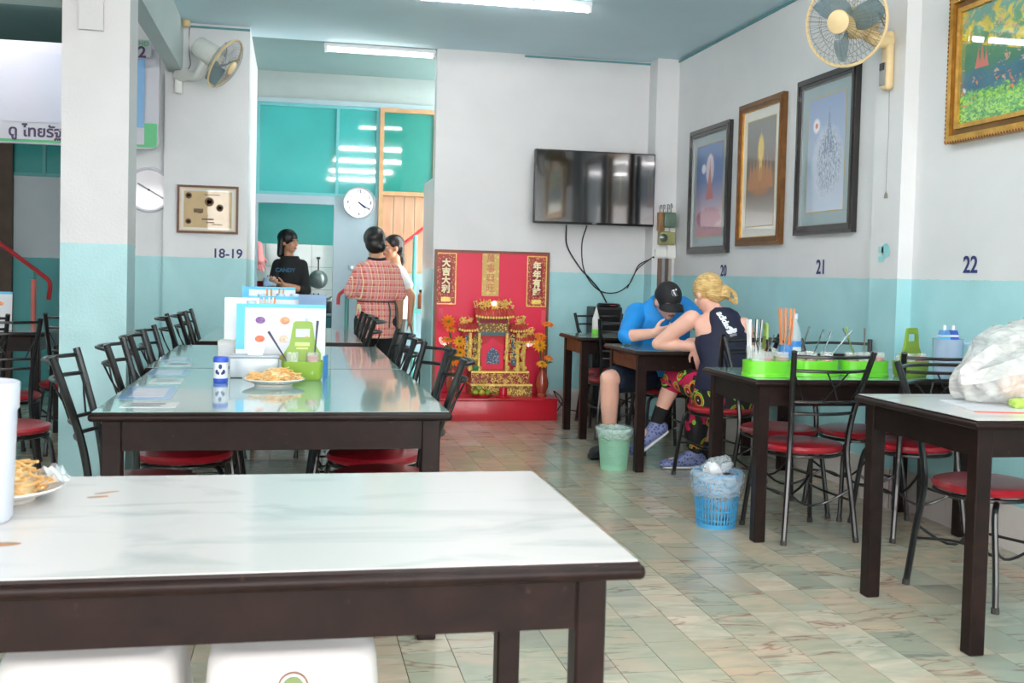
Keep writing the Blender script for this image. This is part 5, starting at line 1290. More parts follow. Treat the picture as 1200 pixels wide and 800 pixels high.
# ---- plastic bag and papers on the near right table
def bag_mat(name, a, alpha, rough=0.25):
    k = NT(name); p = k.coord()
    nz = k.noise(9, 5, k.mapr(p, (1, 1, 2.2), rot=(0.3, 0.5, 0.2)), 1.6).outputs[0]
    k.l(k.ramp(nz, [(0.3, lin(a)), (0.7, lin([min(255, c_ + 14) for c_ in a]))]), k.b.inputs['Base Color'])
    al = k.n('ShaderNodeMapRange'); k.l(nz, al.inputs[0]); al.inputs[1].default_value = 0.3; al.inputs[2].default_value = 0.7; al.inputs[3].default_value = alpha - 0.15; al.inputs[4].default_value = alpha + 0.12; k.l(al.outputs[0], k.b.inputs['Alpha'])
    k.b.inputs['Roughness'].default_value = rough; k.b.inputs['Transmission Weight'].default_value = 0.0; k.b.inputs['Subsurface Weight'].default_value = 0.0
    k.bump(k.noise(14, 5, p, 1.5).outputs[0], 0.6, 0.02); return k.m
m_bag = bag_mat('white_plastic_film', (214, 211, 208), 0.52); m_bag2 = bag_mat('clear_plastic_film', (220, 230, 236), 0.35, 0.15)
from mathutils import noise as mnoise
def crumple(mb, amp, freq, seed=0):
    o = Vector((seed * 7.3, seed * 3.1, 1.7))
    for i, v in enumerate(mb.v):
        d = mnoise.noise_vector(v * freq + o) * amp + mnoise.noise_vector(v * freq * 2.6 + o) * amp * 0.4
        mb.v[i] = v + d
    return mb
t = thing('plastic_bag', 'big crumpled white plastic bag of food on the near wall table', 'plastic bag', (2.66, 3.50, 0.773))
b = MB().loft([((0.02, 0, 0.004), (0.23, 0, 0), (0, 0.13, 0)), ((0.02, 0, 0.03), (0.27, 0, 0), (0, 0.16, 0)), ((0.03, 0, 0.10), (0.27, 0, 0), (0, 0.17, 0)), ((0.03, 0, 0.17), (0.25, 0, 0), (0, 0.16, 0)), ((0.06, 0, 0.23), (0.21, 0, 0.0), (0, 0.12, 0)), ((0.09, 0, 0.28), (0.15, 0, 0), (0, 0.07, 0)), ((0.10, 0, 0.31), (0.10, 0, 0), (0, 0.03, 0))], 40)
o = b.build('bag', m_bag, t, smooth=0)
o.modifiers.new('s', 'SUBSURF').levels = 3; bake(o)
mm = MB(); mm.v = [v.co.copy() for v in o.data.vertices]; mm.f = [tuple(p.vertices) for p in o.data.polygons]; mm.mi = [0] * len(mm.f)
crumple(mm, 0.03, 8, 1)
for i, v in enumerate(mm.v):
    q = 1 - abs(mnoise.noise(v * 13 + Vector((3, 1, 5)))) * 2.2
    n_ = Vector((v.x - 0.03, v.y, (v.z - 0.12) * 0.7)); v += n_.normalized() * max(0, q) ** 2 * 0.022
for i, v in enumerate(mm.v): v.z = max(0.002, v.z)
bpy.data.objects.remove(o); mm.build('bag', m_bag, t, smooth=180)
h = MB()   # loop handle that falls forward
for off in (0.0,):
    n = 16
    P_ = curve3([(-0.10, -0.10, 0.22), (-0.24, -0.15, 0.185), (-0.365, -0.17, 0.115), (-0.375, -0.17, 0.095), (-0.32, -0.17, 0.098), (-0.22, -0.17, 0.12), (-0.08, -0.17, 0.16)], 5)
    vs = []; fs = []
    for i, p_ in enumerate(P_):
        ww = 0.030 + 0.03 * abs(i / len(P_) - 0.5)
        vs += [p_ + Vector((0, -0.004, -ww * 0.4)), p_ + Vector((0.0, 0.006, ww * 0.9))]
    for i in range(len(P_) - 1): fs.append((2 * i, 2 * i + 1, 2 * i + 3, 2 * i + 2))
    h.add(vs, fs)
h.build('bag_handle', m_bag, t)
for i, (x, y, z, r_, c_) in enumerate(((-0.06, -0.02, 0.06, 0.055, (236, 190, 160)), (0.06, 0.0, 0.065, 0.06, (240, 200, 170)), (0.17, -0.02, 0.06, 0.055, (232, 180, 150)), (0.10, -0.03, 0.13, 0.05, (240, 196, 160)))):
    tag(MB().ell((2.66 + x, 3.50 + y, 0.773 + z), (r_, r_ * 0.9, r_ * 0.85), nu=16, nv=10).build('bread_bun', M('bun_%d' % i, c_, 0.6, var=0.1)), ('pale bun low in the plastic bag, nearest the aisle', 'pale bun in the middle of the plastic bag', 'pale bun in the plastic bag nearest the wall', 'pale bun on top of the others in the plastic bag')[i], 'bun', 'buns in the plastic bag')
t = thing('snack_packet', 'small green and red snack packet in front of the plastic bag', 'packet', (2.535, 3.33, 0.773))
crumple(MB().rbox(-0.05, 0.02, -0.025, 0.025, 0, 0.035, 0.01, 3), 0.006, 30, 2).build('green_packet', M('green_packet', (170, 200, 90), 0.3, var=0.25, scale=40), t)
crumple(MB().rbox(0.03, 0.11, -0.03, 0.03, 0, 0.03, 0.01, 3), 0.006, 30, 5).build('red_packet', M('red_packet', (206, 80, 50), 0.3, var=0.3, scale=40), t)
t = thing('paper_menu', 'white paper with a red edge lying on the near wall table', 'menu', (2.60, 3.30, 0.772), R(-14))
MB().box(-0.30, 0.32, -0.13, 0.20, 0.0, 0.002).build('sheet', m_paper, t, smooth=0)
MB().box(-0.30, 0.32, -0.155, -0.13, 0.0, 0.0022).build('red_edge', M('coral_red', (226, 90, 80), 0.45), t, smooth=0)
# ---- papers under the glass tops
m_bluep = M('blue_bordered_paper', (120, 172, 230), 0.3, var=0.05, coat=1.0); m_inner = M('paper_print', (206, 206, 226), 0.3, var=0.12, scale=20, coat=1.0)
for i, (x, y, a, b, lab) in enumerate(((-0.485, 3.93, 0.085, 0.20, 'blue bordered menu sheet under the glass, nearest the foreground'), (-0.50, 4.68, 0.08, 0.14, 'blue bordered menu sheet under the glass, level with the caddy'), (-0.54, 5.35, 0.07, 0.13, 'blue bordered menu sheet under the glass of the rear table'))):
    t = thing('menu_sheet', lab, 'paper', (x, y, 0.7522), 0.03, 'menu sheets under the glass')
    MB().box(-a, a, -b, b, 0, 0.0006).build('sheet', m_bluep, t, smooth=0); MB().box(-a * 0.66, a * 0.66, -b * 0.66, b * 0.66, 0.0006, 0.001).build('print', m_inner, t, smooth=0)
for i, (x, y, a, b, lab) in enumerate(((-0.44, 3.58, 0.085, 0.07, 'white note with dark lines under the glass at the near corner'), (-0.47, 4.33, 0.06, 0.09, 'white note under the glass between the two blue sheets'), (-0.50, 5.05, 0.06, 0.08, 'white note under the glass of the rear table'))):
    t = thing('paper_note', lab, 'paper', (x, y, 0.7522), -0.02, 'notes under the glass')
    MB().box(-a, a, -b, b, 0, 0.0006).build('sheet', M('note_paper_%d' % i, (224, 226, 224), 0.3, var=0.03, coat=1.0), t, smooth=0)
    for j in range(2): MB().box(-a * 0.7, a * 0.4 + 0.01 * j, -b * 0.5 + j * b * 0.7, -b * 0.5 + j * b * 0.7 + 0.02, 0.0006, 0.001).build('printed_line', m_hand, t, smooth=0)
# white squeeze bottle on the altar table
t = thing('squeeze_bottle', 'white squeeze bottle with green foot on the table before the altar', 'bottle', (2.30, 7.98, 0.753))
MB().lathe([(0, 0.03), (0.03, 0.03), (0.03, 0.11), (0.024, 0.13), (0.008, 0.19), (0.004, 0.21), (0, 0.21)], 18).build('body', m_porc, t); MB().lathe([(0, 0), (0.031, 0), (0.031, 0.035), (0.03, 0.036)], 18).build('green_foot', m_lime, t)
# ---- waste baskets
def basket(label, x, y, r0, r1, h_, mat, group, bag, slots, rows):
    t = thing('waste_basket', label, 'basket', (x, y, 0), 0, group)
    MB().lathe([(0, 0), (r0, 0), (r0 + 0.002, 0.02), (r0 - 0.004, 0.02), (r0 - 0.006, 0.006), (0, 0.006)], 32).build('base', mat, t)
    MB().lathe([(r1 - 0.004, h_ - 0.022), (r1 + 0.006, h_ - 0.02), (r1 + 0.008, h_), (r1, h_), (r1 - 0.004, h_ - 0.022)], 36).build('rim', mat, t)
    b = MB()
    def rad(z): return r0 + (r1 - r0) * z / h_
    for i in range(slots):
        a = 2 * PI * i / slots; a2 = a + 2 * PI / slots * 0.45
        vs = []
        for z in (0.018, h_ - 0.02):
            for rr_ in (rad(z), rad(z) - 0.004):
                for q in (a, a2): vs.append((rr_ * math.cos(q), rr_ * math.sin(q), z))
        b.add(vs, [(0, 1, 5, 4), (2, 6, 7, 3), (0, 4, 6, 2), (1, 3, 7, 5)])
    for j in range(rows):
        z = 0.02 + (h_ - 0.05) * (j + 0.5) / rows
        b.lathe([(rad(z) - 0.003, z - 0.003), (rad(z) + 0.0005, z - 0.003), (rad(z) + 0.0005, z + 0.003), (rad(z) - 0.003, z + 0.003), (rad(z) - 0.003, z - 0.003)], 36)
    o = b.build('lattice_wall', mat, t); o['kind'] = 'stuff'
    # liner
    L = MB(); n = 48; prof = [(0.0, 0.02), (rad(0.02) - 0.012, 0.02), (rad(h_ * 0.5) - 0.009, h_ * 0.5), (r1 - 0.008, h_ - 0.005), (r1 + 0.004, h_ + 0.012), (r1 + 0.016, h_ - 0.01), (r1 + 0.012, h_ - bag * 0.6), (r1 + 0.010, h_ - bag)]
    L.lathe(prof, n)
    oo = len(L.v)
    for i, v in enumerate(L.v):
        if v.z > h_ - bag - 0.01 and v.xy.length > r1 - 0.02:
            nn = mnoise.noise_vector(v * 22 + Vector((x, y, 0)))
            v += Vector((nn.x * 0.006, nn.y * 0.006, nn.z * 0.012 if v.z > h_ else nn.z * bag * 0.35))
    L.build('liner_bag', m_bag2, t, smooth=180)
    return t
t = basket('pale green mesh waste basket beside the man under the table corner', 1.985, 6.40, 0.082, 0.105, 0.255, M('mint_plastic', (150, 206, 176), 0.35, var=0.03), 'plastic waste baskets', 0.06, 44, 16)
t = basket('blue slatted waste basket with clear bag by the tray table', 2.04, 4.88, 0.095, 0.118, 0.265, M('blue_plastic', (70, 156, 206), 0.35, var=0.03), 'plastic waste baskets', 0.10, 40, 5)
tag(crumple(MB().ell((1.985, 6.40, 0.09), (0.06, 0.06, 0.05)), 0.02, 20, 3).build('crumpled_tissue', M('tissue_white', (206, 206, 190), 0.8)), 'crumpled tissue inside the pale green basket', 'tissue')
tag(crumple(MB().ell((2.025, 4.88, 0.262), (0.042, 0.05, 0.05)), 0.02, 18, 4).build('crumpled_tissue', m_paper), 'crumpled white tissue on top of the blue basket', 'tissue')
tag(crumple(MB().ell((2.045, 4.885, 0.09), (0.07, 0.07, 0.055)), 0.03, 16, 6).build('crumpled_bag', m_bag2), 'crumpled clear bag inside the blue basket', 'plastic bag')
o = crumple(MB().ell((2.055, 4.91, 0.285), (0.075, 0.05, 0.045), nu=24, nv=14), 0.02, 14, 9).build('crumpled_bag', m_bag2); tag(o, 'puffed clear plastic bag sticking out of the blue basket', 'plastic bag')

# ================================================================ passage, kitchen and side bay bits
m_rail = M('red_painted_rail', (190, 50, 56), 0.35, var=0.06); m_tealpost = M('teal_post', (84, 156, 150), 0.4)
t = thing('stair_rail', 'red stair handrail with teal post by the plank panel', 'handrail', (1.15, 10.36, 0))
MB().tube([(-0.33, 0, 1.26), (-0.15, 0, 1.43), (0.12, 0, 1.655), (0.3, 0, 1.80)], 0.016, 8).build('handrail', m_rail, t); MB().cyl((0.0, 0, 0.0), (0.0, 0, 1.55), 0.022, n=10).build('post', m_tealpost, t); MB().cyl((-0.3, 0, 0.0), (-0.3, 0, 1.29), 0.016, n=8).build('post', m_tealpost, t)
MB().box(-0.12, 0.14, -0.03, 0.06, 0.80, 0.84).build('tread', m_tealpost, t, smooth=0)
t = thing('stair_rail', 'curved red handrail end beside the woman in plaid', 'handrail', (0.43, 9.95, 0))
MB().tube(curve3([(0.26, 0.1, 1.20), (0.10, 0.03, 1.06), (0.02, 0, 1.0), (-0.015, 0, 0.96), (-0.02, 0, 0.88)], 5), 0.017, 8).build('handrail', m_rail, t); MB().cyl((0.06, 0.02, 0), (0.06, 0.02, 1.03), 0.02, n=10).build('post', m_tealpost, t)
t = thing('stair_rail', 'red stair handrail in the side bay behind the stacked chairs', 'handrail', (-2.1, 9.8, 0))
MB().tube(curve3([(-0.75, 0, 1.66), (-0.34, 0, 1.35), (-0.04, 0, 1.12), (0.045, 0, 1.05), (0.062, 0, 0.99), (0.05, 0, 0.88)], 5), 0.019, 8).build('handrail', m_rail, t)
MB().cyl((-0.07, 0, 0), (-0.07, 0, 1.05), 0.022, n=10).build('post', M('pink_post', (226, 120, 110), 0.4), t); MB().cyl((-0.07, 0, 1.05), (-0.065, 0, 1.13), 0.014, n=8).build('post_tip', m_tealpost, t); MB().cyl((-0.6, 0, 0), (-0.6, 0, 1.55), 0.02, n=8).build('post', m_tealpost, t)
menu_card('white and blue menu standing on the table in the side bay', -1.86, 7.45, 0.753, 0.08, 0.25, 0, 3, True, 1, 2, seed=4)
# kitchen
t = thing('hanging_wok', 'steel wok hanging on the white kitchen tiles', 'wok', (0.275, 12.12, 1.085))
MB().lathe([(0.0, -0.05), (0.05, -0.046), (0.09, -0.022), (0.105, 0.0), (0.10, 0.002), (0.085, -0.018), (0.0, -0.044)], 28, Matrix.Rotation(R(90), 4, 'X') @ Matrix.Rotation(PI, 4, 'X') @ Matrix.Translation((0, 0, 0))).build('bowl', M('worn_steel', (150, 160, 158), 0.3, metal=0.7, var=0.2), t)
MB().tube([(0, 0.0, 0.10), (0, 0.01, 0.2), (0, 0.055, 0.235)], 0.007, 6).build('handle', m_dark, t); MB().box(-0.02, 0.02, 0.05, 0.07, 0.225, 0.25).build('hook_plate', m_dark, t, smooth=0)
t = thing('kitchen_counter', 'dark teal kitchen counter under the white tiles', 'counter', (0.1, 11.85, 0)); MB().rbox(-0.75, 0.75, -0.3, 0.32, 0.0, 0.70, 0.01, 1).build('body', M('counter_teal', (40, 96, 104), 0.4), t); MB().rbox(-0.77, 0.77, -0.32, 0.32, 0.70, 0.73, 0.008, 1).build('worktop', M('steel_worktop', (120, 140, 146), 0.3, metal=0.5), t)
t = thing('cooking_pot', 'dark steel pot with tilted lid on the kitchen counter', 'pot', (0.37, 11.72, 0.73)); MB().lathe([(0, 0), (0.09, 0), (0.1, 0.02), (0.1, 0.12), (0.094, 0.12), (0.09, 0.02), (0, 0.01)], 24).build('body', M('sooty_steel', (70, 80, 84), 0.35, metal=0.6, var=0.2), t); MB().lathe([(0, 0.03), (0.06, 0.022), (0.1, 0.0), (0.1, 0.004), (0, 0.035)], 24, Matrix.Translation((0, -0.02, 0.13)) @ Matrix.Rotation(R(-35), 4, 'Y')).build('lid', m_steel, t)
t = thing('blue_bucket', 'small blue plastic bucket on the kitchen counter', 'bucket', (0.10, 11.66, 0.73)); MB().lathe([(0, 0), (0.05, 0), (0.07, 0.15), (0.074, 0.155), (0.066, 0.15), (0.047, 0.006), (0, 0.006)], 20).build('body', M('royal_blue', (40, 110, 180), 0.35), t); MB().tube(arc((-0.07, 0, 0.15), (0.07, 0, 0.15), (0, 0.0, 0.07)), 0.003, 5).build('handle', m_steel, t)
t = thing('knife_block', 'dark utensils standing in a teal tub on the kitchen counter', 'tub', (0.235, 11.66, 0.73)); MB().rbox(-0.05, 0.05, -0.04, 0.04, 0, 0.09, 0.01).build('tub', M('tub_teal', (60, 110, 130), 0.4), t)
for i in range(4): MB().tube([(-0.03 + 0.02 * i, 0, 0.03), (-0.04 + 0.025 * i, 0, 0.2 + 0.01 * (i % 2))], 0.008, 6).build('utensil', m_dark, t)
t = thing('red_basket', 'dark red plastic basket beside the woman in black', 'basket', (-0.27, 11.62, 0.73)); MB().lathe([(0, 0), (0.14, 0), (0.175, 0.32), (0.182, 0.325), (0.168, 0.32), (0.135, 0.01), (0, 0.01)], 28).build('body', M('maroon_plastic', (150, 30, 40), 0.4), t); MB().lathe([(0.18, 0.3), (0.188, 0.305), (0.188, 0.33), (0.178, 0.33)], 28).build('rim', M('maroon_rim', (120, 24, 34), 0.4), t)
t = thing('rubber_glove', 'pink rubber glove hanging at the kitchen window edge', 'glove', (-0.335, 10.612, 1.26))
g = MB().cap((0, 0, 0.16), (0.015, 0, 0.02), 0.04, 0.05)
for i in range(4): g.cap((0.0 + 0.022 * i - 0.02, 0, 0.0), (0.02 + 0.026 * i - 0.02, -0.005, -0.075 - 0.01 * (i % 3)), 0.013, 0.010, 8)
g.cap((0.05, 0, 0.04), (0.085, 0, 0.0), 0.013, 0.011, 8); blob('glove', g, M('pink_rubber', (226, 150, 150), 0.45), t, 0.006, 3)
t = thing('blue_bag', 'blue plastic bag on the kitchen counter below the pink glove', 'bag', (-0.56, 11.62, 0.755)); crumple(MB().ell((0, 0, 0.15), (0.075, 0.06, 0.15), nu=20, nv=14), 0.03, 12, 3).build('bag', M('blue_film', (40, 100, 200), 0.35, var=0.1), t); MB().tube(arc((-0.03, 0, 0.28), (0.04, 0, 0.28), (0, 0, 0.09)), 0.006, 6).build('handle', bpy.data.materials['blue_film'], t); MB().ell((0.05, -0.05, 0.1), (0.02, 0.02, 0.025)).build('yellow_tag', M('yellow_tag', (230, 200, 70), 0.5), t)
t = thing('light_switch', 'small pale switch plate on the partition under the clock', 'switch', (0.56, FY, 1.20)); MB().rbox(-0.035, 0.035, -0.012, 0, 0, 0.05, 0.004).build('plate', m_grey, t); MB().box(-0.012, 0.012, -0.016, -0.012, 0.012, 0.038).build('rocker', m_whitep, t, smooth=0); MB().box(-0.07, 0.07, -0.006, 0.0, -0.03, -0.02).build('shelf_line', m_greyf, t, smooth=0)

t = thing('storage_jar', 'orange brown jar on the teal stair ledge behind the woman in white', 'jar', (1.235, 10.375, 0.84)); MB().lathe([(0, 0), (0.04, 0), (0.045, 0.01), (0.045, 0.13), (0.03, 0.15), (0.03, 0.165), (0, 0.165)], 18).build('body', M('amber_jar', (150, 82, 50), 0.3), t); MB().lathe([(0.034, 0.16), (0.034, 0.185), (0, 0.187)], 16).build('lid', m_dark, t)
t = thing('storage_box', 'dark blue box on the teal stair ledge by the post', 'box', (1.09, 10.375, 0.84)); MB().rbox(-0.05, 0.03, -0.03, 0.04, 0, 0.14, 0.006).build('box', M('dark_blue_box', (50, 80, 104), 0.4), t); MB().rbox(-0.053, 0.033, -0.033, 0.043, 0.14, 0.16, 0.005).build('lid', M('grey_lid', (120, 140, 150), 0.4), t)
# ================================================================ people
def skin_mat(name, c): return M(name, c, 0.5, var=0.05, scale=12, sub=0.08)
m_skin_pale = skin_mat('fair_skin', (234, 182, 162)); m_skin_tan = skin_mat('tan_skin', (200, 146, 116)); m_skin_br = skin_mat('brown_skin', (196, 142, 114))
m_hair_k = M('black_hair', (22, 18, 18), 0.35, var=0.3, scale=50, bump=0.5, bscale=40)
def hair_mat(name, a, b):
    k = NT(name); p = k.coord(); nz = k.noise(26, 5, k.mapr(p, (1, 1, 4), rot=(0.5, 0.4, 0.0)), 0.8).outputs[0]
    k.l(k.ramp(nz, [(0.3, lin(a)), (0.7, lin(b))]), k.b.inputs['Base Color']); k.b.inputs['Roughness'].default_value = 0.4; k.bump(nz, 0.6, 0.01); return k.m
m_hair_b = hair_mat('blonde_hair', (176, 132, 74), (238, 206, 140))
m_eye = M('eye_dark', (30, 22, 20), 0.2, var=0); m_lip = M('lip', (176, 84, 80), 0.45, var=0.03)
class PB(MB):
    """shapes given in room coordinates, kept about the person's base point"""
    def __init__(s, base): super().__init__(); s.base = Vector(base)
    def fin(s):
        for i, v in enumerate(s.v): s.v[i] = v - s.base
        return s
def axes(f, u):
    f = Vector(f).normalized(); u = Vector(u); u = (u - f * u.dot(f)).normalized(); r_ = f.cross(u)
    return r_, f, u, Matrix((r_, f, u)).transposed()
def head_shapes(mb, c, f, u, s=1.0):
    r_, f, u, m = axes(f, u); c = Vector(c)
    P = lambda x, y, z: c + (r_ * x + f * y + u * z) * s
    mb.ell(P(0, -0.008, 0.028), (0.073 * s, 0.092 * s, 0.086 * s), m, 20, 14)
    mb.ell(P(0, 0.022, -0.035), (0.058 * s, 0.064 * s, 0.075 * s), m, 20, 14)
    mb.ell(P(0, 0.055, -0.088), (0.026 * s, 0.022 * s, 0.020 * s), m)
    mb.cap(P(0, 0.086, 0.008), P(0, 0.103, -0.026), 0.009 * s, 0.014 * s)
    mb.ell(P(0, 0.082, -0.058), (0.024 * s, 0.012 * s, 0.012 * s), m)
    mb.ell(P(0, 0.074, 0.026), (0.05 * s, 0.016 * s, 0.012 * s), m)
    for q in (-1, 1):
        mb.ell(P(q * 0.074, -0.004, -0.012), (0.011 * s, 0.02 * s, 0.032 * s), m)
        mb.ell(P(q * 0.038, 0.062, -0.025), (0.022 * s, 0.018 * s, 0.02 * s), m)
def face_parts(t, base, c, f, u, s=1.0, brow=None):
    r_, f, u, m = axes(f, u); c = Vector(c) - Vector(base)
    P = lambda x, y, z: c + (r_ * x + f * y + u * z) * s
    for q in (-1, 1):
        e = MB().ell(P(q * 0.031, 0.079, 0.003), (0.013 * s, 0.007 * s, 0.0065 * s), m, 12, 8).build('eye', M('eye_white', (226, 220, 214), 0.3, var=0) if 'eye_white' not in bpy.data.materials else bpy.data.materials['eye_white'], t)
        MB().ell(P(q * 0.031, 0.0835, 0.003), (0.006 * s, 0.004 * s, 0.006 * s), m, 10, 6).build('iris', m_eye, e)
        MB().tube([P(q * 0.016, 0.087, 0.020), P(q * 0.032, 0.088, 0.025), P(q * 0.05, 0.078, 0.019)], [0.003 * s, 0.0036 * s, 0.0018 * s], 6).build('eyebrow', brow or m_hair_k, t)
    MB().ell(P(0, 0.088, -0.060), (0.022 * s, 0.008 * s, 0.0085 * s), m, 12, 8).build('lips', m_lip, t)
def hand_shapes(mb, wrist, d, n, side, curl=0.5, s=1.0, spread=0.12):
    """wrist point, d toward the fingers, n out of the palm (fingers curl that way), side: +1/-1 where the thumb leaves"""
    d = Vector(d).normalized(); n = Vector(n); n = (n - d * n.dot(d)).normalized(); w_ = d.cross(n) * side
    wrist = Vector(wrist)
    pl = 0.085 * s
    mb.cap(wrist, wrist + d * 0.03 * s, 0.024 * s, 0.026 * s, 10)
    for q in (-0.030, -0.010, 0.010, 0.030):
        mb.cap(wrist + d * 0.02 * s + w_ * q * 0.6 * s, wrist + d * pl + w_ * q * s, 0.0155 * s, 0.0125 * s, 10)
    for q, ln in ((0.031, 0.070), (0.0105, 0.080), (-0.0105, 0.074), (-0.031, 0.058)):
        p = wrist + d * pl + w_ * q * s; dd = (d + w_ * q * spread * 30).normalized(); a = 0.0
        for seg, frac in enumerate((0.45, 0.32, 0.23)):
            a += curl * (0.7, 0.9, 0.7)[seg]
            q2 = p + (dd * math.cos(a) + n * math.sin(a)) * ln * frac * s
            mb.cap(p, q2, (0.0098 - 0.0009 * seg) * s, (0.0090 - 0.0009 * seg) * s, 8); p = q2
    p = wrist + d * 0.022 * s + w_ * 0.022 * s + n * 0.006 * s
    for q, (a, b, c_) in enumerate(((0.55, 0.8, 0.25), (0.85, 0.45, 0.3 + 0.4 * curl), (0.95, 0.1, 0.3 + 0.6 * curl))):
        q2 = p + (d * a + w_ * b + n * c_).normalized() * (0.036, 0.030, 0.024)[q] * s
        mb.cap(p, q2, (0.014, 0.0110, 0.0098)[q] * s, (0.0115, 0.0098, 0.0085)[q] * s, 8); p = q2
def limb(mb, *pr):
    """pr: (point, radius), ..."""
    for (a, ra), (b, rb) in zip(pr[:-1], pr[1:]): mb.cap(a, b, ra, rb)
def V3(*a): return Vector(a)

# ---------------------------------------------------------------- plaid woman, seen from behind
def plaid_mat():
    k = NT('red_plaid_cotton'); p = k.coord(); x, y, z = k.sep(p)
    def stripe(v, per, off, wd):
        m = k.math('FRACT', k.math('ADD', k.math('DIVIDE', v, per), off)); return k.math('LESS_THAN', m, wd)
    h = k.math('ADD', x, k.math('MULTIPLY', y, 0.6))
    c = lin((222, 96, 92))
    c1 = k.mix(k.math('MULTIPLY', stripe(h, 0.055, 0.1, 0.42), 0.55), c, lin((240, 178, 172)))
    c2 = k.mix(k.math('MULTIPLY', stripe(z, 0.055, 0.3, 0.42), 0.5), c1, lin((242, 186, 180)))
    c3 = k.mix(k.math('MULTIPLY', stripe(h, 0.055, 0.55, 0.10), 0.85), c2, lin((246, 236, 190)))
    c4 = k.mix(k.math('MULTIPLY', stripe(z, 0.055, 0.8, 0.10), 0.8), c3, lin((246, 232, 200)))
    c5 = k.mix(k.math('MULTIPLY', stripe(h, 0.055, 0.82, 0.06), 0.6), c4, lin((120, 110, 150)))
    k.l(c5, k.b.inputs['Base Color']); k.b.inputs['Roughness'].default_value = 0.8
    k.bump(k.noise(9, 4, p, 0.8).outputs[0], 0.5, 0.02); return k.m
def plaid_woman():
    B = V3(0.73, 9.62, 0); X, Y = B.x, B.y
    t = thing('person', 'woman in a red plaid shirt seen from behind at the passage', 'person', B)
    hc = V3(X - 0.025, Y + 0.01, 1.455); f, u = (-0.15, 1, -0.05), (0, 0.1, 1)
    b = PB(B); head_shapes(b, hc, f, u, 0.98)
    b.cap((X - 0.02, Y, 1.37), (X - 0.01, Y - 0.02, 1.27), 0.052, 0.06)
    b.loft([((X, Y, 0.80), (0.16, 0, 0), (0, 0.12, 0)), ((X, Y, 0.95), (0.15, 0, 0), (0, 0.12, 0)), ((X, Y - 0.01, 1.12), (0.155, 0, 0), (0, 0.125, 0)), ((X, Y - 0.02, 1.22), (0.14, 0, 0), (0, 0.09, 0)), ((X, Y - 0.02, 1.28), (0.07, 0, 0), (0, 0.06, 0))])
    eR, wR = V3(X + 0.205, Y - 0.01, 0.98), V3(X + 0.22, Y + 0.05, 0.77)
    limb(b, ((X + 0.14, Y - 0.02, 1.21), 0.052), (eR, 0.043), (wR, 0.029)); hand_shapes(b, wR, (-0.05, 0.1, -1), (-1, 0.2, 0), -1, 0.45)
    eL, wL = V3(X - 0.215, Y + 0.02, 1.0), V3(X - 0.16, Y + 0.24, 1.02)
    limb(b, ((X - 0.14, Y - 0.02, 1.21), 0.052), (eL, 0.043), (wL, 0.029)); hand_shapes(b, wL, (0.6, 1, 0.1), (0, 0, -1), 1, 0.6)
    for q in (-1, 1): limb(b, ((X + q * 0.09, Y, 0.82), 0.09), ((X + q * 0.10, Y + 0.02, 0.46), 0.06), ((X + q * 0.10, Y, 0.09), 0.04)); b.cap((X + q * 0.10, Y - 0.03, 0.04), (X + q * 0.12, Y + 0.13, 0.035), 0.038, 0.03)
    blob('body', b.fin(), m_skin_tan, t, 0.008, 4)
    s = PB(B)
    s.loft([((X, Y, 0.60), (0.185, 0, 0), (0, 0.15, 0)), ((X, Y, 0.72), (0.185, 0, 0), (0, 0.15, 0)), ((X, Y, 0.90), (0.172, 0, 0), (0, 0.14, 0)), ((X, Y, 0.925), (0.160, 0, 0), (0, 0.130, 0)), ((X, Y, 0.96), (0.178, 0, 0), (0, 0.145, 0)), ((X, Y - 0.015, 1.10), (0.182, 0, 0), (0, 0.145, 0)), ((X, Y - 0.02, 1.20), (0.17, 0, 0), (0, 0.115, 0)), ((X, Y - 0.025, 1.26), (0.12, 0, 0), (0, 0.09, 0)), ((X - 0.01, Y - 0.02, 1.30), (0.075, 0, 0), (0, 0.07, 0))], 28)
    limb(s, ((X + 0.135, Y - 0.02, 1.20), 0.070), (eR + V3(0.002, 0, 0.015), 0.068)); limb(s, ((X - 0.135, Y - 0.02, 1.20), 0.070), (eL + V3(0, 0, 0.01), 0.070))
    for i, v in enumerate(s.v): s.v[i] = v + mnoise.noise_vector(v * 14) * 0.006
    blob('shirt', s.fin(), plaid_mat(), t, 0.008, 3)
    h = PB(B)
    h.ell(hc + V3(0, -0.012, 0.035), (0.100, 0.112, 0.105)); h.ell(hc + V3(0.005, -0.05, -0.02), (0.090, 0.068, 0.09)); h.ell(hc + V3(0.055, -0.075, -0.045), (0.045, 0.045, 0.05))
    blob('hair', h.fin(), m_hair_k, t, 0.007, 3)
    MB().tube([(0.072 * math.cos(a), -0.02 + 0.068 * math.sin(a), 1.30 + 0.006 * math.cos(a * 2)) for a in [2 * PI * i / 20 for i in range(20)]], 0.014, 6, closed=True).build('collar', M('dark_collar', (36, 28, 44), 0.7), t)
    MB().tube([(0.166 * math.cos(a), 0.137 * math.sin(a), 0.925) for a in [2 * PI * i / 28 for i in range(28)]], 0.006, 6, closed=True).build('apron_string', m_dark, t)
    MB().tube(curve3([(0.10, -0.135, 0.925), (0.115, -0.15, 0.84), (0.11, -0.155, 0.70)], 4), 0.006, 6).build('apron_tie', m_dark, t)
    MB().loft([((0.165, 0.05, 1.0), (0.018, 0, 0), (0, 0.06, 0)), ((0.185, 0.05, 0.85), (0.02, 0, 0), (0, 0.08, 0)), ((0.19, 0.05, 0.62), (0.02, 0, 0), (0, 0.09, 0))], 14).build('apron_side', m_dark, t)
    p = PB(B)
    for q in (-1, 1): limb(p, ((X + q * 0.085, Y, 0.75), 0.11), ((X + q * 0.10, Y + 0.02, 0.46), 0.085), ((X + q * 0.10, Y, 0.13), 0.07))
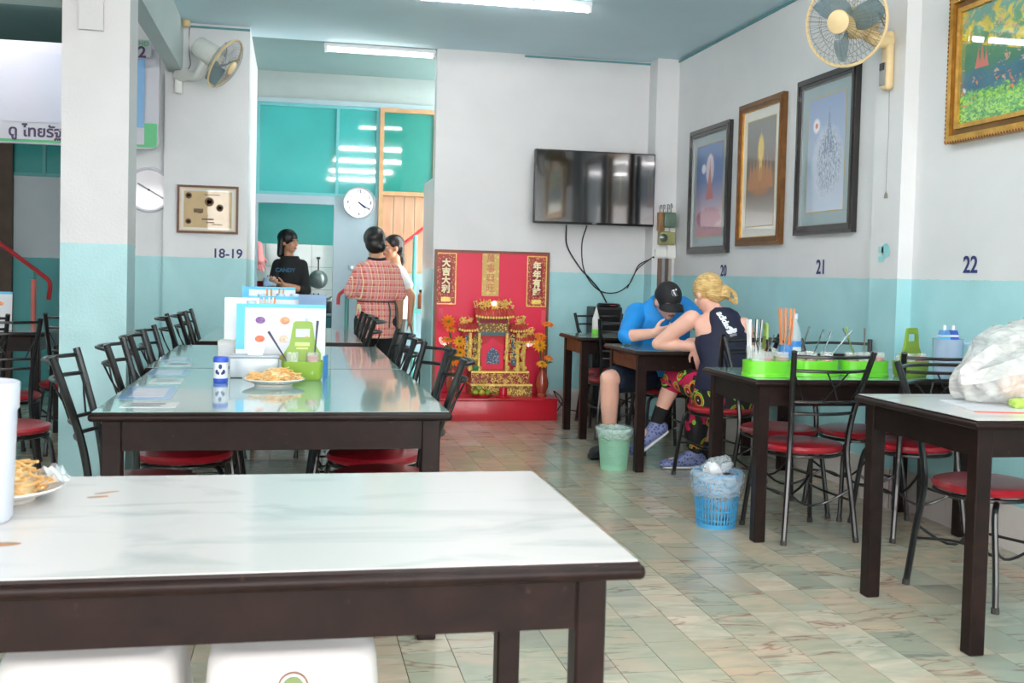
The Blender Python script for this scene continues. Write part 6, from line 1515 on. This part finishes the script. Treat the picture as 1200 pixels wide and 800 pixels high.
    blob('trousers', p.fin(), M('black_cloth', (28, 28, 32), 0.8), t, 0.01, 3)
    q = MB()
    for sx in (-1, 1): MB().rbox(sx * 0.10 - 0.045, sx * 0.10 + 0.045, -0.08, 0.18, 0, 0.03, 0.01).build('sandal', m_dark, t)
plaid_woman()
# ---------------------------------------------------------------- woman in a white T-shirt, turned to the left
def white_woman():
    B = V3(0.925, 9.98, 0); X, Y = B.x, B.y
    t = thing('person', 'woman in a white shirt half hidden behind the woman in plaid', 'person', B)
    hc = V3(X - 0.03, Y - 0.01, 1.415); f, u = (-0.88, -0.42, -0.05), (0, 0, 1)
    b = PB(B); head_shapes(b, hc, f, u, 0.96); b.cap((X, Y, 1.33), (X + 0.01, Y, 1.22), 0.046, 0.052)
    b.loft([((X, Y, 0.78), (0.13, 0, 0), (0, 0.16, 0)), ((X, Y, 0.95), (0.10, 0, 0), (0, 0.13, 0)), ((X, Y, 1.12), (0.11, 0, 0), (0, 0.15, 0)), ((X + 0.01, Y, 1.21), (0.08, 0, 0), (0, 0.14, 0)), ((X + 0.01, Y, 1.26), (0.05, 0, 0), (0, 0.06, 0))])
    eA, wA = V3(X + 0.14, Y - 0.22, 0.97), V3(X + 0.12, Y - 0.26, 0.76)
    limb(b, ((X + 0.02, Y - 0.15, 1.195), 0.05), (eA, 0.038), (wA, 0.026)); hand_shapes(b, wA, (0.25, -0.1, -1), (-1, 0, 0), 1, 0.25)
    limb(b, ((X + 0.02, Y + 0.15, 1.195), 0.05), ((X - 0.02, Y + 0.20, 0.97), 0.038), ((X - 0.2, Y + 0.1, 0.98), 0.026)); hand_shapes(b, (X - 0.2, Y + 0.1, 0.98), (-1, -0.3, 0), (0, 0, -1), 1, 0.4)
    for q in (-1, 1): limb(b, ((X, Y + q * 0.08, 0.8), 0.085), ((X - 0.01, Y + q * 0.09, 0.45), 0.055), ((X, Y + q * 0.09, 0.09), 0.037)); b.cap((X + 0.03, Y + q * 0.09, 0.04), (X - 0.13, Y + q * 0.09, 0.035), 0.036, 0.028)
    blob('body', b.fin(), m_skin_tan, t, 0.0075, 4); face_parts(t, B, hc, f, u, 0.96)
    s = PB(B); s.loft([((X, Y, 0.76), (0.15, 0, 0), (0, 0.18, 0)), ((X, Y, 0.95), (0.125, 0, 0), (0, 0.155, 0)), ((X, Y, 1.12), (0.13, 0, 0), (0, 0.17, 0)), ((X + 0.01, Y, 1.20), (0.10, 0, 0), (0, 0.155, 0)), ((X + 0.01, Y, 1.245), (0.065, 0, 0), (0, 0.085, 0))], 24)
    for q in (-1, 1): limb(s, ((X + 0.02, Y + q * 0.14, 1.19), 0.066), ((X + (0.09 if q < 0 else 0.0), Y + q * 0.19, 1.075), 0.063))
    blob('shirt', s.fin(), M('white_cotton', (228, 232, 234), 0.8, var=0.03, bump=0.3, bscale=20), t, 0.008, 3)
    h = PB(B); r_, ff, uu, m = axes(f, u)
    h.ell(hc - ff * 0.025 + uu * 0.04, (0.085, 0.10, 0.085), m); h.ell(hc - ff * 0.065 - uu * 0.01, (0.074, 0.05, 0.085), m); limb(h, (hc - ff * 0.085 - uu * 0.04, 0.036), (hc - ff * 0.10 - uu * 0.13, 0.032), (hc - ff * 0.085 - uu * 0.19, 0.014))
    blob('hair', h.fin(), m_hair_k, t, 0.0065, 3)
    p = PB(B)
    for q in (-1, 1): limb(p, ((X, Y + q * 0.07, 0.77), 0.11), ((X - 0.01, Y + q * 0.09, 0.45), 0.078), ((X, Y + q * 0.09, 0.11), 0.062))
    blob('trousers', p.fin(), M('olive_black_cloth', (40, 44, 38), 0.8), t, 0.01, 3)
    for sx in (-1, 1): MB().rbox(-0.17, 0.08, sx * 0.09 - 0.04, sx * 0.09 + 0.04, 0, 0.03, 0.01).build('sandal', m_dark, t)
white_woman()
# ---------------------------------------------------------------- woman in black at the kitchen window
def black_woman():
    B = V3(-0.03, 10.98, 0); X, Y = B.x, B.y
    t = thing('person', 'woman in a black top looking sideways at the kitchen window', 'person', B)
    hc = V3(X - 0.015, Y - 0.01, 1.465); f, u = (0.80, -0.60, -0.06), (0, 0, 1)
    b = PB(B); head_shapes(b, hc, f, u, 0.97); b.cap((X - 0.02, Y, 1.38), (X - 0.01, Y + 0.01, 1.25), 0.046, 0.054)
    b.loft([((X, Y, 0.80), (0.17, 0, 0), (0, 0.12, 0)), ((X, Y, 0.98), (0.14, 0, 0), (0, 0.10, 0)), ((X, Y, 1.12), (0.135, 0, 0), (0, 0.11, 0)), ((X, Y, 1.23), (0.12, 0, 0), (0, 0.085, 0)), ((X, Y + 0.01, 1.29), (0.07, 0, 0), (0, 0.06, 0))])
    eR, wR = V3(X + 0.15, Y - 0.09, 0.98), V3(X - 0.05, Y - 0.20, 1.035)
    eL, wL = V3(X - 0.165, Y - 0.07, 1.0), V3(X - 0.17, Y - 0.24, 1.06)
    limb(b, ((X + 0.125, Y, 1.215), 0.05), (eR, 0.040), (wR, 0.027)); hand_shapes(b, wR, (-1, -0.25, 0.22), (0, 0.3, 1), -1, 0.45)
    limb(b, ((X - 0.125, Y, 1.215), 0.05), (eL, 0.040), (wL, 0.027)); hand_shapes(b, wL, (0.1, -1, 0.1), (0.4, 0, 1), 1, 0.5)
    for q in (-1, 1): limb(b, ((X + q * 0.08, Y, 0.82), 0.085), ((X + q * 0.09, Y, 0.46), 0.055), ((X + q * 0.09, Y, 0.09), 0.037)); b.cap((X + q * 0.09, Y + 0.03, 0.04), (X + q * 0.10, Y - 0.13, 0.035), 0.036, 0.028)
    blob('body', b.fin(), m_skin_br, t, 0.0075, 4); face_parts(t, B, hc, f, u, 0.97)
    s = PB(B); s.loft([((X, Y, 0.74), (0.165, 0, 0), (0, 0.135, 0)), ((X, Y, 0.98), (0.145, 0, 0), (0, 0.125, 0)), ((X, Y, 1.12), (0.152, 0, 0), (0, 0.13, 0)), ((X, Y, 1.24), (0.145, 0, 0), (0, 0.105, 0)), ((X, Y + 0.01, 1.292), (0.10, 0, 0), (0, 0.08, 0)), ((X, Y + 0.01, 1.325), (0.085, 0, 0), (0, 0.068, 0))], 26)
    limb(s, ((X + 0.115, Y, 1.232), 0.062), (eR, 0.060), (eR.lerp(wR, 0.18), 0.050)); limb(s, ((X - 0.115, Y, 1.232), 0.062), (eL, 0.060), (eL.lerp(wL, 0.15), 0.050))
    so = blob('shirt', s.fin(), M('black_knit', (26, 26, 28), 0.8, var=0.15, bump=0.3, bscale=20), t, 0.008, 3)
    tx = text('shirt_lettering', 'CANDY', 0.055, M('blue_print', (36, 92, 128), 0.6), so, (-0.045, -0.145, 1.18), WALLROT_BACK, 0.001, 0.002)
    h = PB(B); r_, ff, uu, m = axes(f, u)
    h.ell(hc - ff * 0.022 + uu * 0.038, (0.095, 0.108, 0.092), m)
    for q in (-1, 1):
        h.cap(hc + r_ * q * 0.074 - ff * 0.035 + uu * 0.02, hc + r_ * q * 0.084 - ff * 0.04 - uu * 0.135, 0.028, 0.026); h.cap(hc + r_ * q * 0.05 - ff * 0.06 + uu * 0.02, hc + r_ * q * 0.055 - ff * 0.06 - uu * 0.13, 0.034, 0.030)
    h.cap(hc - ff * 0.075 + uu * 0.02, hc - ff * 0.085 - uu * 0.13, 0.040, 0.038)
    blob('hair', h.fin(), m_hair_k, t, 0.0065, 3)
    p = PB(B)
    for q in (-1, 1): limb(p, ((X + q * 0.075, Y, 0.77), 0.11), ((X + q * 0.09, Y, 0.46), 0.08), ((X + q * 0.09, Y, 0.11), 0.065))
    blob('trousers', p.fin(), M('navy_cloth', (30, 34, 50), 0.8), t, 0.01, 3)
    for sx in (-1, 1): MB().rbox(sx * 0.095 - 0.04, sx * 0.095 + 0.04, -0.18, 0.08, 0, 0.03, 0.01).build('sandal', m_dark, t)
    tag(crumple(MB().rbox(X - 0.25, X - 0.13, Y - 0.33, Y - 0.27, 1.02, 1.11, 0.012, 2), 0.012, 14, 2).build('folded_cloth', M('pale_blue_cloth', (150, 180, 210), 0.7, var=0.2, scale=25)), 'pale blue folded cloth in the hands of the woman in black', 'cloth')
black_woman()
# ---------------------------------------------------------------- man in blue, seated and leaning over the table
def blue_man():
    B = V3(2.50, 7.03, 0)
    t = thing('person', 'man in a bright blue shirt and black cap leaning over the table', 'person', B)
    hc = V3(2.432, 6.74, 1.05); f, u = (0.06, -0.90, -0.42), (0.0, -0.40, 0.9)
    pel, ch, nk = V3(2.51, 7.04, 0.55), V3(2.46, 6.95, 0.86), V3(2.44, 6.85, 1.02)
    SL, SR = V3(2.275, 6.91, 0.955), V3(2.615, 6.93, 1.0)
    EL, WL = V3(2.135, 6.70, 0.812), V3(2.265, 6.55, 0.842)
    ER, WR = V3(2.80, 6.74, 0.812), V3(2.60, 6.56, 0.80)
    b = PB(B); head_shapes(b, hc, f, u, 1.04); b.cap(nk + V3(0, 0.0, -0.03), hc + V3(0, 0.05, -0.03), 0.064, 0.058)
    b.loft([(pel + V3(0, 0, -0.09), (0.17, 0, 0), (0, 0.14, 0)), (pel + V3(0, 0, 0.06), (0.18, 0, 0), (0, 0.14, 0.02)), (V3(2.48, 7.0, 0.74), (0.175, 0, 0), (0, 0.13, 0.04)), (ch, (0.19, 0, 0.01), (0, 0.12, 0.05)), (V3(2.445, 6.89, 0.97), (0.17, 0, 0.01), (0, 0.08, 0.05)), (nk, (0.09, 0, 0), (0, 0.05, 0.03))])
    limb(b, (SL, 0.066), (EL, 0.046), (WL, 0.032)); hand_shapes(b, WL, (0.86, -0.30, 0.12), (0.3, 0.5, 0.25), 1, 0.85, 1.05)
    limb(b, (SR, 0.066), (ER, 0.046), (WR, 0.032)); hand_shapes(b, WR, (-0.8, -0.5, 0.0), (0.0, 0.2, -1), -1, 0.55, 1.05)
    KL, AL = V3(2.045, 6.74, 0.525), V3(2.075, 6.80, 0.10); KR, AR = V3(2.70, 6.62, 0.515), V3(2.70, 6.70, 0.10)
    limb(b, ((2.42, 7.02, 0.525), 0.095), (KL, 0.066)); limb(b, (KL + V3(0, 0, 0.0), 0.062), (KL.lerp(AL, 0.3), 0.064), (AL, 0.037)); b.cap(AL + V3(0.01, 0.03, -0.055), AL + V3(-0.12, -0.075, -0.06), 0.042, 0.034)
    limb(b, ((2.60, 7.02, 0.525), 0.095), (KR, 0.066)); limb(b, (KR, 0.062), (KR.lerp(AR, 0.3), 0.064), (AR, 0.037)); b.cap(AR + V3(0.0, 0.03, -0.055), AR + V3(0.02, -0.13, -0.06), 0.042, 0.034)
    blob('body', b.fin(), m_skin_pale, t, 0.0075, 4); face_parts(t, B, hc, f, u, 1.04, M('brown_brow', (120, 84, 60), 0.6))
    s = PB(B)
    s.loft([(pel + V3(0, 0.0, -0.02), (0.20, 0, 0), (0, 0.165, 0)), (pel + V3(0, 0, 0.09), (0.205, 0, 0), (0, 0.165, 0.02)), (V3(2.48, 7.0, 0.74), (0.20, 0, 0), (0, 0.155, 0.04)), (ch, (0.212, 0, 0.012), (0, 0.142, 0.06)), (V3(2.445, 6.89, 0.97), (0.19, 0, 0.012), (0, 0.10, 0.06)), (nk + V3(0, 0.012, 0.0), (0.11, 0, 0), (0, 0.07, 0.04)), (nk + V3(0, 0.0, 0.03), (0.08, 0, 0), (0, 0.065, 0.04))], 26)
    limb(s, (SL, 0.078), (SL.lerp(EL, 0.5), 0.068), (EL + V3(0, 0, 0.004), 0.056), (EL.lerp(WL, 0.1), 0.054)); limb(s, (SR, 0.078), (ER + V3(0, 0, 0.004), 0.058), (ER.lerp(WR, 0.15), 0.054))
    for i, v in enumerate(s.v): s.v[i] = v + mnoise.noise_vector(v * 11) * 0.009
    blob('shirt', s.fin(), M('bright_blue_jersey', (30, 142, 222), 0.65, var=0.08, scale=6, bump=0.4, bscale=14), t, 0.0075, 3)
    MB().tube(curve3([(-0.05 - 0.03, -0.16, 0.985), (-0.075, -0.13, 1.02), (-0.10, -0.10, 1.045)], 4), 0.026, 8).build('grey_shoulder_panel', M('grey_mesh_cloth', (130, 140, 148), 0.7), t)
    MB().tube([(-0.045, -0.225, 0.90), (-0.05, -0.205, 0.95)], 0.004, 6).build('zip', M('zip_yellow', (220, 200, 110), 0.4), t)
    p = PB(B)
    p.loft([(pel + V3(0, 0.02, -0.10), (0.19, 0, 0), (0, 0.16, 0)), (pel + V3(0, 0, 0.04), (0.20, 0, 0), (0, 0.16, 0))], 24)
    limb(p, ((2.42, 7.02, 0.525), 0.115), (V3(2.42, 7.02, 0.525).lerp(KL, 0.80), 0.098)); limb(p, ((2.60, 7.02, 0.525), 0.115), (V3(2.60, 7.02, 0.525).lerp(KR, 0.80), 0.098))
    blob('shorts', p.fin(), M('navy_shorts', (26, 38, 58), 0.8, var=0.1, bump=0.3, bscale=20), t, 0.008, 3)
    for K, A, d in ((KL, AL, V3(-0.12, -0.075, 0)), (KR, AR, V3(0.02, -0.13, 0))):
        q = PB(B); q.cap(A + V3(0, 0, 0.03), A + V3(0, 0.0, -0.03), 0.044, 0.048); q.cap(A + V3(0, 0.02, -0.05) - d * 0.25, A + d + V3(0, 0, -0.055), 0.050, 0.042); q.cap(A + d * 0.8 + V3(0, 0, -0.07), A + d * 1.25 + V3(0, 0, -0.072), 0.034, 0.026)
        for i, v in enumerate(q.v): q.v[i].z = max(0.002, v.z)
        blob('shoe', q.fin(), M('charcoal_shoe', (40, 42, 46), 0.7) if 'charcoal_shoe' not in bpy.data.materials else bpy.data.materials['charcoal_shoe'], t, 0.007, 2)
    # cap with curved peak
    r_, ff, uu, m = axes(f, u); cap_ = PB(B)
    cap_.ell(hc - ff * 0.006 + uu * 0.036, (0.086, 0.106, 0.092), m, 28, 18); cap_.ell(hc - ff * 0.012 + uu * 0.03, (0.088, 0.104, 0.075), m, 28, 18)
    co = blob('cap', cap_.fin(), M('black_cap', (34, 33, 37), 0.7, var=0.1, scale=40), t, 0.006, 2)
    pk = PB(B); vs = []; fs = []; n = 14
    for i in range(n + 1):
        a = PI * (i / n) ; 
        for q in range(5):
            rr_ = q / 4
            x = 0.084 * math.cos(a) * (1 - 0.02 * rr_); y = 0.06 + math.sin(a) * (0.035 + 0.085 * rr_); z = 0.030 - 0.022 * rr_ - 0.030 * (math.cos(a) ** 2)
            vs.append(hc + r_ * x + ff * y + uu * z)
    for i in range(n):
        for q in range(4): a = i * 5 + q; fs.append((a, a + 1, a + 6, a + 5))
    k_ = len(vs); vs2 = [v - uu * 0.005 for v in vs]; pk.add(vs + vs2, fs + [tuple(k_ + i for i in reversed(g)) for g in fs] + [(i * 5 + 4, (i + 1) * 5 + 4, (i + 1) * 5 + 4 + k_, i * 5 + 4 + k_) for i in range(n)])
    pk.fin().build('peak', bpy.data.materials['black_cap'], co, smooth=60)
    nrm = (ff * 0.80 + uu * 0.62).normalized(); pos = hc - B + ff * 0.072 + uu * 0.100
    zax = nrm; xax = -r_; yax = zax.cross(xax); xax = yax.cross(zax)
    e = Matrix((xax, yax, zax)).transposed().to_euler()
    lg = text('cap_emblem', '๙', 0.085, M('white_embroidery', (236, 236, 240), 0.6), co, pos, e, 0.003, 0.0015)
    mod = lg.modifiers.new('w', 'SHRINKWRAP'); mod.target = co; mod.wrap_method = 'NEAREST_SURFACEPOINT'; mod.wrap_mode = 'ABOVE_SURFACE'; mod.offset = 0.002; bake(lg)
    hr = PB(B)
    for q in (-1, 1): hr.cap(hc + r_ * q * 0.074 - ff * 0.02 + uu * 0.0, hc + r_ * q * 0.070 - ff * 0.03 - uu * 0.05, 0.016, 0.012)
    hr.ell(hc - ff * 0.06 - uu * 0.02, (0.07, 0.045, 0.05), m); blob('hair', hr.fin(), hair_mat('brown_hair', (120, 84, 50), (170, 124, 80)), t, 0.007, 2)
blue_man()
# ---------------------------------------------------------------- blonde woman seated with her back to the camera
def pants_mat():
    k = NT('floral_trousers'); p = k.coord()
    v = k.n('ShaderNodeTexVoronoi'); v.inputs['Scale'].default_value = 9.0; k.l(p, v.inputs['Vector']); d = v.outputs['Distance']
    nz = k.noise(7, 3, p, 0.5).outputs[0]
    base = k.ramp(nz, [(0.40, lin((206, 30, 84))), (0.47, lin((206, 30, 84))), (0.50, lin((22, 20, 24))), (0.66, lin((22, 20, 24)))])
    c = k.mix(k.ramp(d, [(0.0, (1, 1, 1, 1)), (0.09, (0, 0, 0, 1))]), base, lin((236, 60, 110)))
    ring1 = k.math('LESS_THAN', k.math('ABSOLUTE', k.math('SUBTRACT', d, 0.30)), 0.035); ring2 = k.math('LESS_THAN', k.math('ABSOLUTE', k.math('SUBTRACT', d, 0.40)), 0.03); ring3 = k.math('LESS_THAN', k.math('ABSOLUTE', k.math('SUBTRACT', d, 0.20)), 0.03); dot = k.math('LESS_THAN', d, 0.08)
    c = k.mix(ring1, c, lin((240, 140, 40))); c = k.mix(ring2, c, lin((150, 210, 60))); c = k.mix(ring3, c, lin((22, 20, 24))); c = k.mix(dot, c, lin((250, 236, 220)))
    k.l(c, k.b.inputs['Base Color']); k.b.inputs['Roughness'].default_value = 0.7; k.bump(k.noise(14, 3, p).outputs[0], 0.3, 0.01); return k.m
def blonde_woman():
    B = V3(2.53, 6.02, 0)
    t = thing('person', 'blonde woman in a navy tank top and floral trousers seated at the table', 'person', B)
    hc = V3(2.488, 6.20, 1.108); f, u = (-0.30, 0.82, -0.45), (-0.1, 0.42, 0.9)
    pel, wa, ch, nk = V3(2.535, 6.00, 0.54), V3(2.545, 6.015, 0.70), V3(2.545, 6.09, 0.88), V3(2.525, 6.14, 1.00)
    SL, SR = V3(2.385, 6.18, 0.955), V3(2.665, 6.05, 0.925)
    EL, WL = V3(2.215, 6.30, 0.792), V3(2.425, 6.185, 0.785); ER, WR = V3(2.80, 6.17, 0.79), V3(2.78, 6.42, 0.785)
    sx_ = V3(0.93, -0.36, 0)      # shoulder line
    fx_ = V3(0.36, 0.93, 0)
    b = PB(B); head_shapes(b, hc, f, u, 0.99); b.cap(nk, hc + V3(0.0, -0.03, -0.05), 0.05, 0.045)
    def ring(c, a, d, tz=0.0): return (c, sx_ * a, fx_ * d + V3(0, 0, tz))
    b.loft([ring(pel + V3(0, 0, -0.08), 0.16, 0.13), ring(pel + V3(0, 0, 0.02), 0.165, 0.125), ring(wa, 0.135, 0.10), ring(ch + V3(0, -0.01, -0.07), 0.15, 0.11, 0.02), ring(ch + V3(0, 0, 0.03), 0.165, 0.10, 0.03), ring(V3(2.535, 6.12, 0.96), 0.13, 0.065, 0.02), ring(nk, 0.055, 0.045)], 24)
    limb(b, (SL, 0.055), (SL.lerp(EL, 0.4), 0.050), (EL, 0.038), (EL.lerp(WL, 0.3), 0.040), (WL, 0.026)); hand_shapes(b, WL, (0.25, -0.12, -0.9), (0.3, 0.9, 0.0), -1, 0.35, 0.95)
    limb(b, (SR, 0.052), (SR.lerp(ER, 0.4), 0.046), (ER, 0.036), (WR, 0.026)); hand_shapes(b, WR, (-0.6, 0.7, 0.05), (0, 0, -1), -1, 0.5, 0.95)
    HL, KL, AL = V3(2.47, 6.06, 0.535), V3(2.385, 6.43, 0.575), V3(2.285, 6.47, 0.30)
    HR, KR, AR = V3(2.61, 6.02, 0.52), V3(2.545, 6.42, 0.475), V3(2.505, 6.36, 0.125)
    limb(b, (HL, 0.085), (KL, 0.058), (KL.lerp(AL, 0.35), 0.056), (AL, 0.036)); limb(b, (HR, 0.085), (KR, 0.058), (KR.lerp(AR, 0.35), 0.055), (AR, 0.036))
    dL, dR = V3(-0.13, -0.02, -0.13), V3(-0.16, 0.01, -0.03)
    b.cap(AL + V3(0.01, 0.01, -0.05), AL + dL * 0.9, 0.036, 0.028); b.cap(AR + V3(0.01, 0, -0.075), AR + dR + V3(0, 0, -0.05), 0.036, 0.028)
    blob('body', b.fin(), m_skin_pale, t, 0.0075, 4)
    s = PB(B)
    s.loft([ring(pel + V3(0, -0.005, 0.0), 0.182, 0.145), ring(pel + V3(0, 0, 0.07), 0.17, 0.135), ring(wa, 0.152, 0.115), ring(ch + V3(0, -0.01, -0.07), 0.165, 0.125, 0.02), ring(ch + V3(0.005, -0.006, 0.0), 0.155, 0.118, 0.03), ring(ch + V3(0.025, -0.012, 0.05), 0.112, 0.105, 0.03), ring(V3(2.562, 6.09, 0.972), 0.098, 0.082, 0.02), ring(V3(2.56, 6.105, 1.005), 0.085, 0.062), ring(V3(2.55, 6.115, 1.03), 0.05, 0.045)], 28)
    so = blob('tank_top', s.fin(), M('navy_jersey', (26, 30, 56), 0.65, var=0.06, bump=0.2, bscale=16), t, 0.0075, 3)
    # lettering on the back, following the cloth
    m_wp = M('white_print', (236, 238, 244), 0.6, var=0)
    def on_back(o):
        mod = o.modifiers.new('w', 'SHRINKWRAP'); mod.target = so; mod.wrap_method = 'PROJECT'; mod.use_project_z = True; mod.use_negative_direction = True; mod.use_positive_direction = False; mod.offset = 0.003; bake(o); return o
    nrm = V3(0.10, -0.97, 0.22).normalized(); upv = V3(-0.24, 0.16, 0.95); upv = (upv - nrm * upv.dot(nrm)).normalized(); xv = upv.cross(nrm)
    # reads downwards: text x axis runs down the back
    e = Matrix((-upv, xv, nrm)).transposed().to_euler()
    on_back(text('back_lettering', 'adidas', 0.048, m_wp, so, V3(0.018, -0.20, 1.00), e, 0.0, 0.002, spacing=0.95))
    lf = MB()
    for a, ln in ((-52, 0.040), (0, 0.046), (52, 0.040)):
        q = R(a); vs = [(0, 0.0, 0)]
        for i in range(9):
            w_ = math.sin(PI * i / 8) * 0.013; l_ = ln * i / 8 + 0.002
            vs.append((l_ * math.sin(q) + w_ * math.cos(q), l_ * math.cos(q) - w_ * math.sin(q), 0))
        for i in range(8, -1, -1):
            w_ = -math.sin(PI * i / 8) * 0.013; l_ = ln * i / 8 + 0.002
            vs.append((l_ * math.sin(q) + w_ * math.cos(q), l_ * math.cos(q) - w_ * math.sin(q), 0))
        lf.add(vs, [tuple(range(len(vs)))])
    for i in range(2): lf.box(-0.022, 0.022, -0.008 - 0.008 * i, -0.004 - 0.008 * i, -0.0002, 0.0002)
    e2 = Matrix((xv, upv, nrm)).transposed().to_euler()
    on_back(lf.build('back_emblem', m_wp, so, V3(0.052, -0.22, 0.918), e2, smooth=0))
    p = PB(B)
    p.loft([ring(pel + V3(0, 0, -0.115), 0.165, 0.14), ring(pel + V3(0, 0, -0.04), 0.185, 0.15), ring(pel + V3(0, 0, 0.03), 0.175, 0.14)], 24)
    limb(p, (HL, 0.105), (KL, 0.074), (KL.lerp(AL, 0.16), 0.072)); limb(p, (HR, 0.105), (KR, 0.076), (KR.lerp(AR, 0.5), 0.078), (KR.lerp(AR, 0.88), 0.062))
    po = blob('trousers', p.fin(), pants_mat(), t, 0.0075, 3)
    cu = KL.lerp(AL, 0.17) - B; dv = (AL - KL).normalized(); a1 = dv.orthogonal().normalized(); a2 = dv.cross(a1)
    MB().tube([cu + (a1 * math.cos(q) + a2 * math.sin(q)) * 0.074 for q in [2 * PI * i / 20 for i in range(20)]], 0.009, 6, closed=True).build('cuff', M('pink_cuff', (214, 40, 90), 0.6), po)
    m_sock = M('black_sock', (24, 24, 26), 0.9); m_shoe = gold_pattern('blue_patterned_trainer', (40, 52, 112), (120, 130, 176), 60); m_sole = M('white_sole', (232, 230, 232), 0.5)
    for A, K, d, flat in ((AL, KL, dL, False), (AR, KR, dR + V3(0, 0, -0.02), True)):
        q = PB(B); q.cap(A + (K - A).normalized() * 0.085, A + V3(0, 0, -0.02), 0.045, 0.044); blob('sock', q.fin(), m_sock, t, 0.007, 2)
        q = PB(B); h0 = A + V3(0.03, 0.0, -0.055 if not flat else -0.07); toe = A + d * 1.15 + V3(0, 0, -0.035 if not flat else -0.04)
        q.cap(h0, toe, 0.046, 0.038); q.cap(A + V3(0.0, 0, -0.03), h0.lerp(toe, 0.6) + V3(0, 0, 0.008), 0.044, 0.036); q.cap(toe, toe + (toe - h0).normalized() * 0.02, 0.038, 0.030)
        if flat:
            for i, v in enumerate(q.v): q.v[i].z = max(0.016, v.z)
        sh = blob('shoe', q.fin(), m_shoe, t, 0.007, 2)
        ax = (toe - h0).normalized(); sd = ax.cross(V3(0, 0, 1)).normalized(); dn = ax.cross(sd)
        dn = dn if dn.z < 0 else -dn
        if flat: c0, c1, dd = V3(h0.x + 0.02, h0.y, 0.012), V3(toe.x - 0.02, toe.y, 0.012), V3(0, 0, -1)
        else: c0, c1, dd = h0 + dn * 0.040 - ax * 0.02, toe + dn * 0.034 + ax * 0.02, dn
        rings = []
        for fr, wd in ((0.0, 0.028), (0.12, 0.040), (0.45, 0.040), (0.75, 0.044), (0.93, 0.034), (1.0, 0.018)): rings.append((c0.lerp(c1, fr) - B, sd * wd, dd * 0.012))
        MB().loft(rings, 16).build('sole', m_sole, sh)
    # hair and pony-tail knot
    r_, ff, uu, m = axes(f, u); h = PB(B)
    h.ell(hc - ff * 0.020 + uu * 0.034, (0.087, 0.104, 0.092), m, 24, 16); h.ell(hc - ff * 0.065 + r_ * 0.01 - uu * 0.015, (0.078, 0.05, 0.070), m, 20, 14)
    kn = hc - ff * 0.095 + r_ * 0.045 - uu * 0.040
    h.ell(kn, (0.040, 0.036, 0.036), m)
    blob('hair', h.fin(), m_hair_b, t, 0.0065, 2)
    hk = PB(B)
    for i in range(7):
        a = i * 0.9; hk.tube(curve3([kn + r_ * 0.01, kn + r_ * (0.045 + 0.008 * math.cos(a)) + uu * (0.03 + 0.012 * math.sin(a)), kn + r_ * (0.085 + 0.006 * math.sin(a)) - uu * (0.0 + 0.01 * math.cos(a)) , kn + r_ * (0.075) - uu * (0.05 + 0.012 * math.sin(a)), kn + r_ * (0.03 + 0.01 * math.cos(a)) - uu * 0.035], 5), 0.009, 6)
    for i in range(6):
        a = i * 1.05; hk.tube(curve3([kn - r_ * 0.03 + uu * 0.02 * math.sin(a), kn + uu * 0.035 * math.cos(a) - ff * 0.03, kn + r_ * 0.035 - uu * 0.03 * math.sin(a)], 5), 0.011, 6)
    hk.fin().build('hair_knot', m_hair_b, t)
blonde_woman()
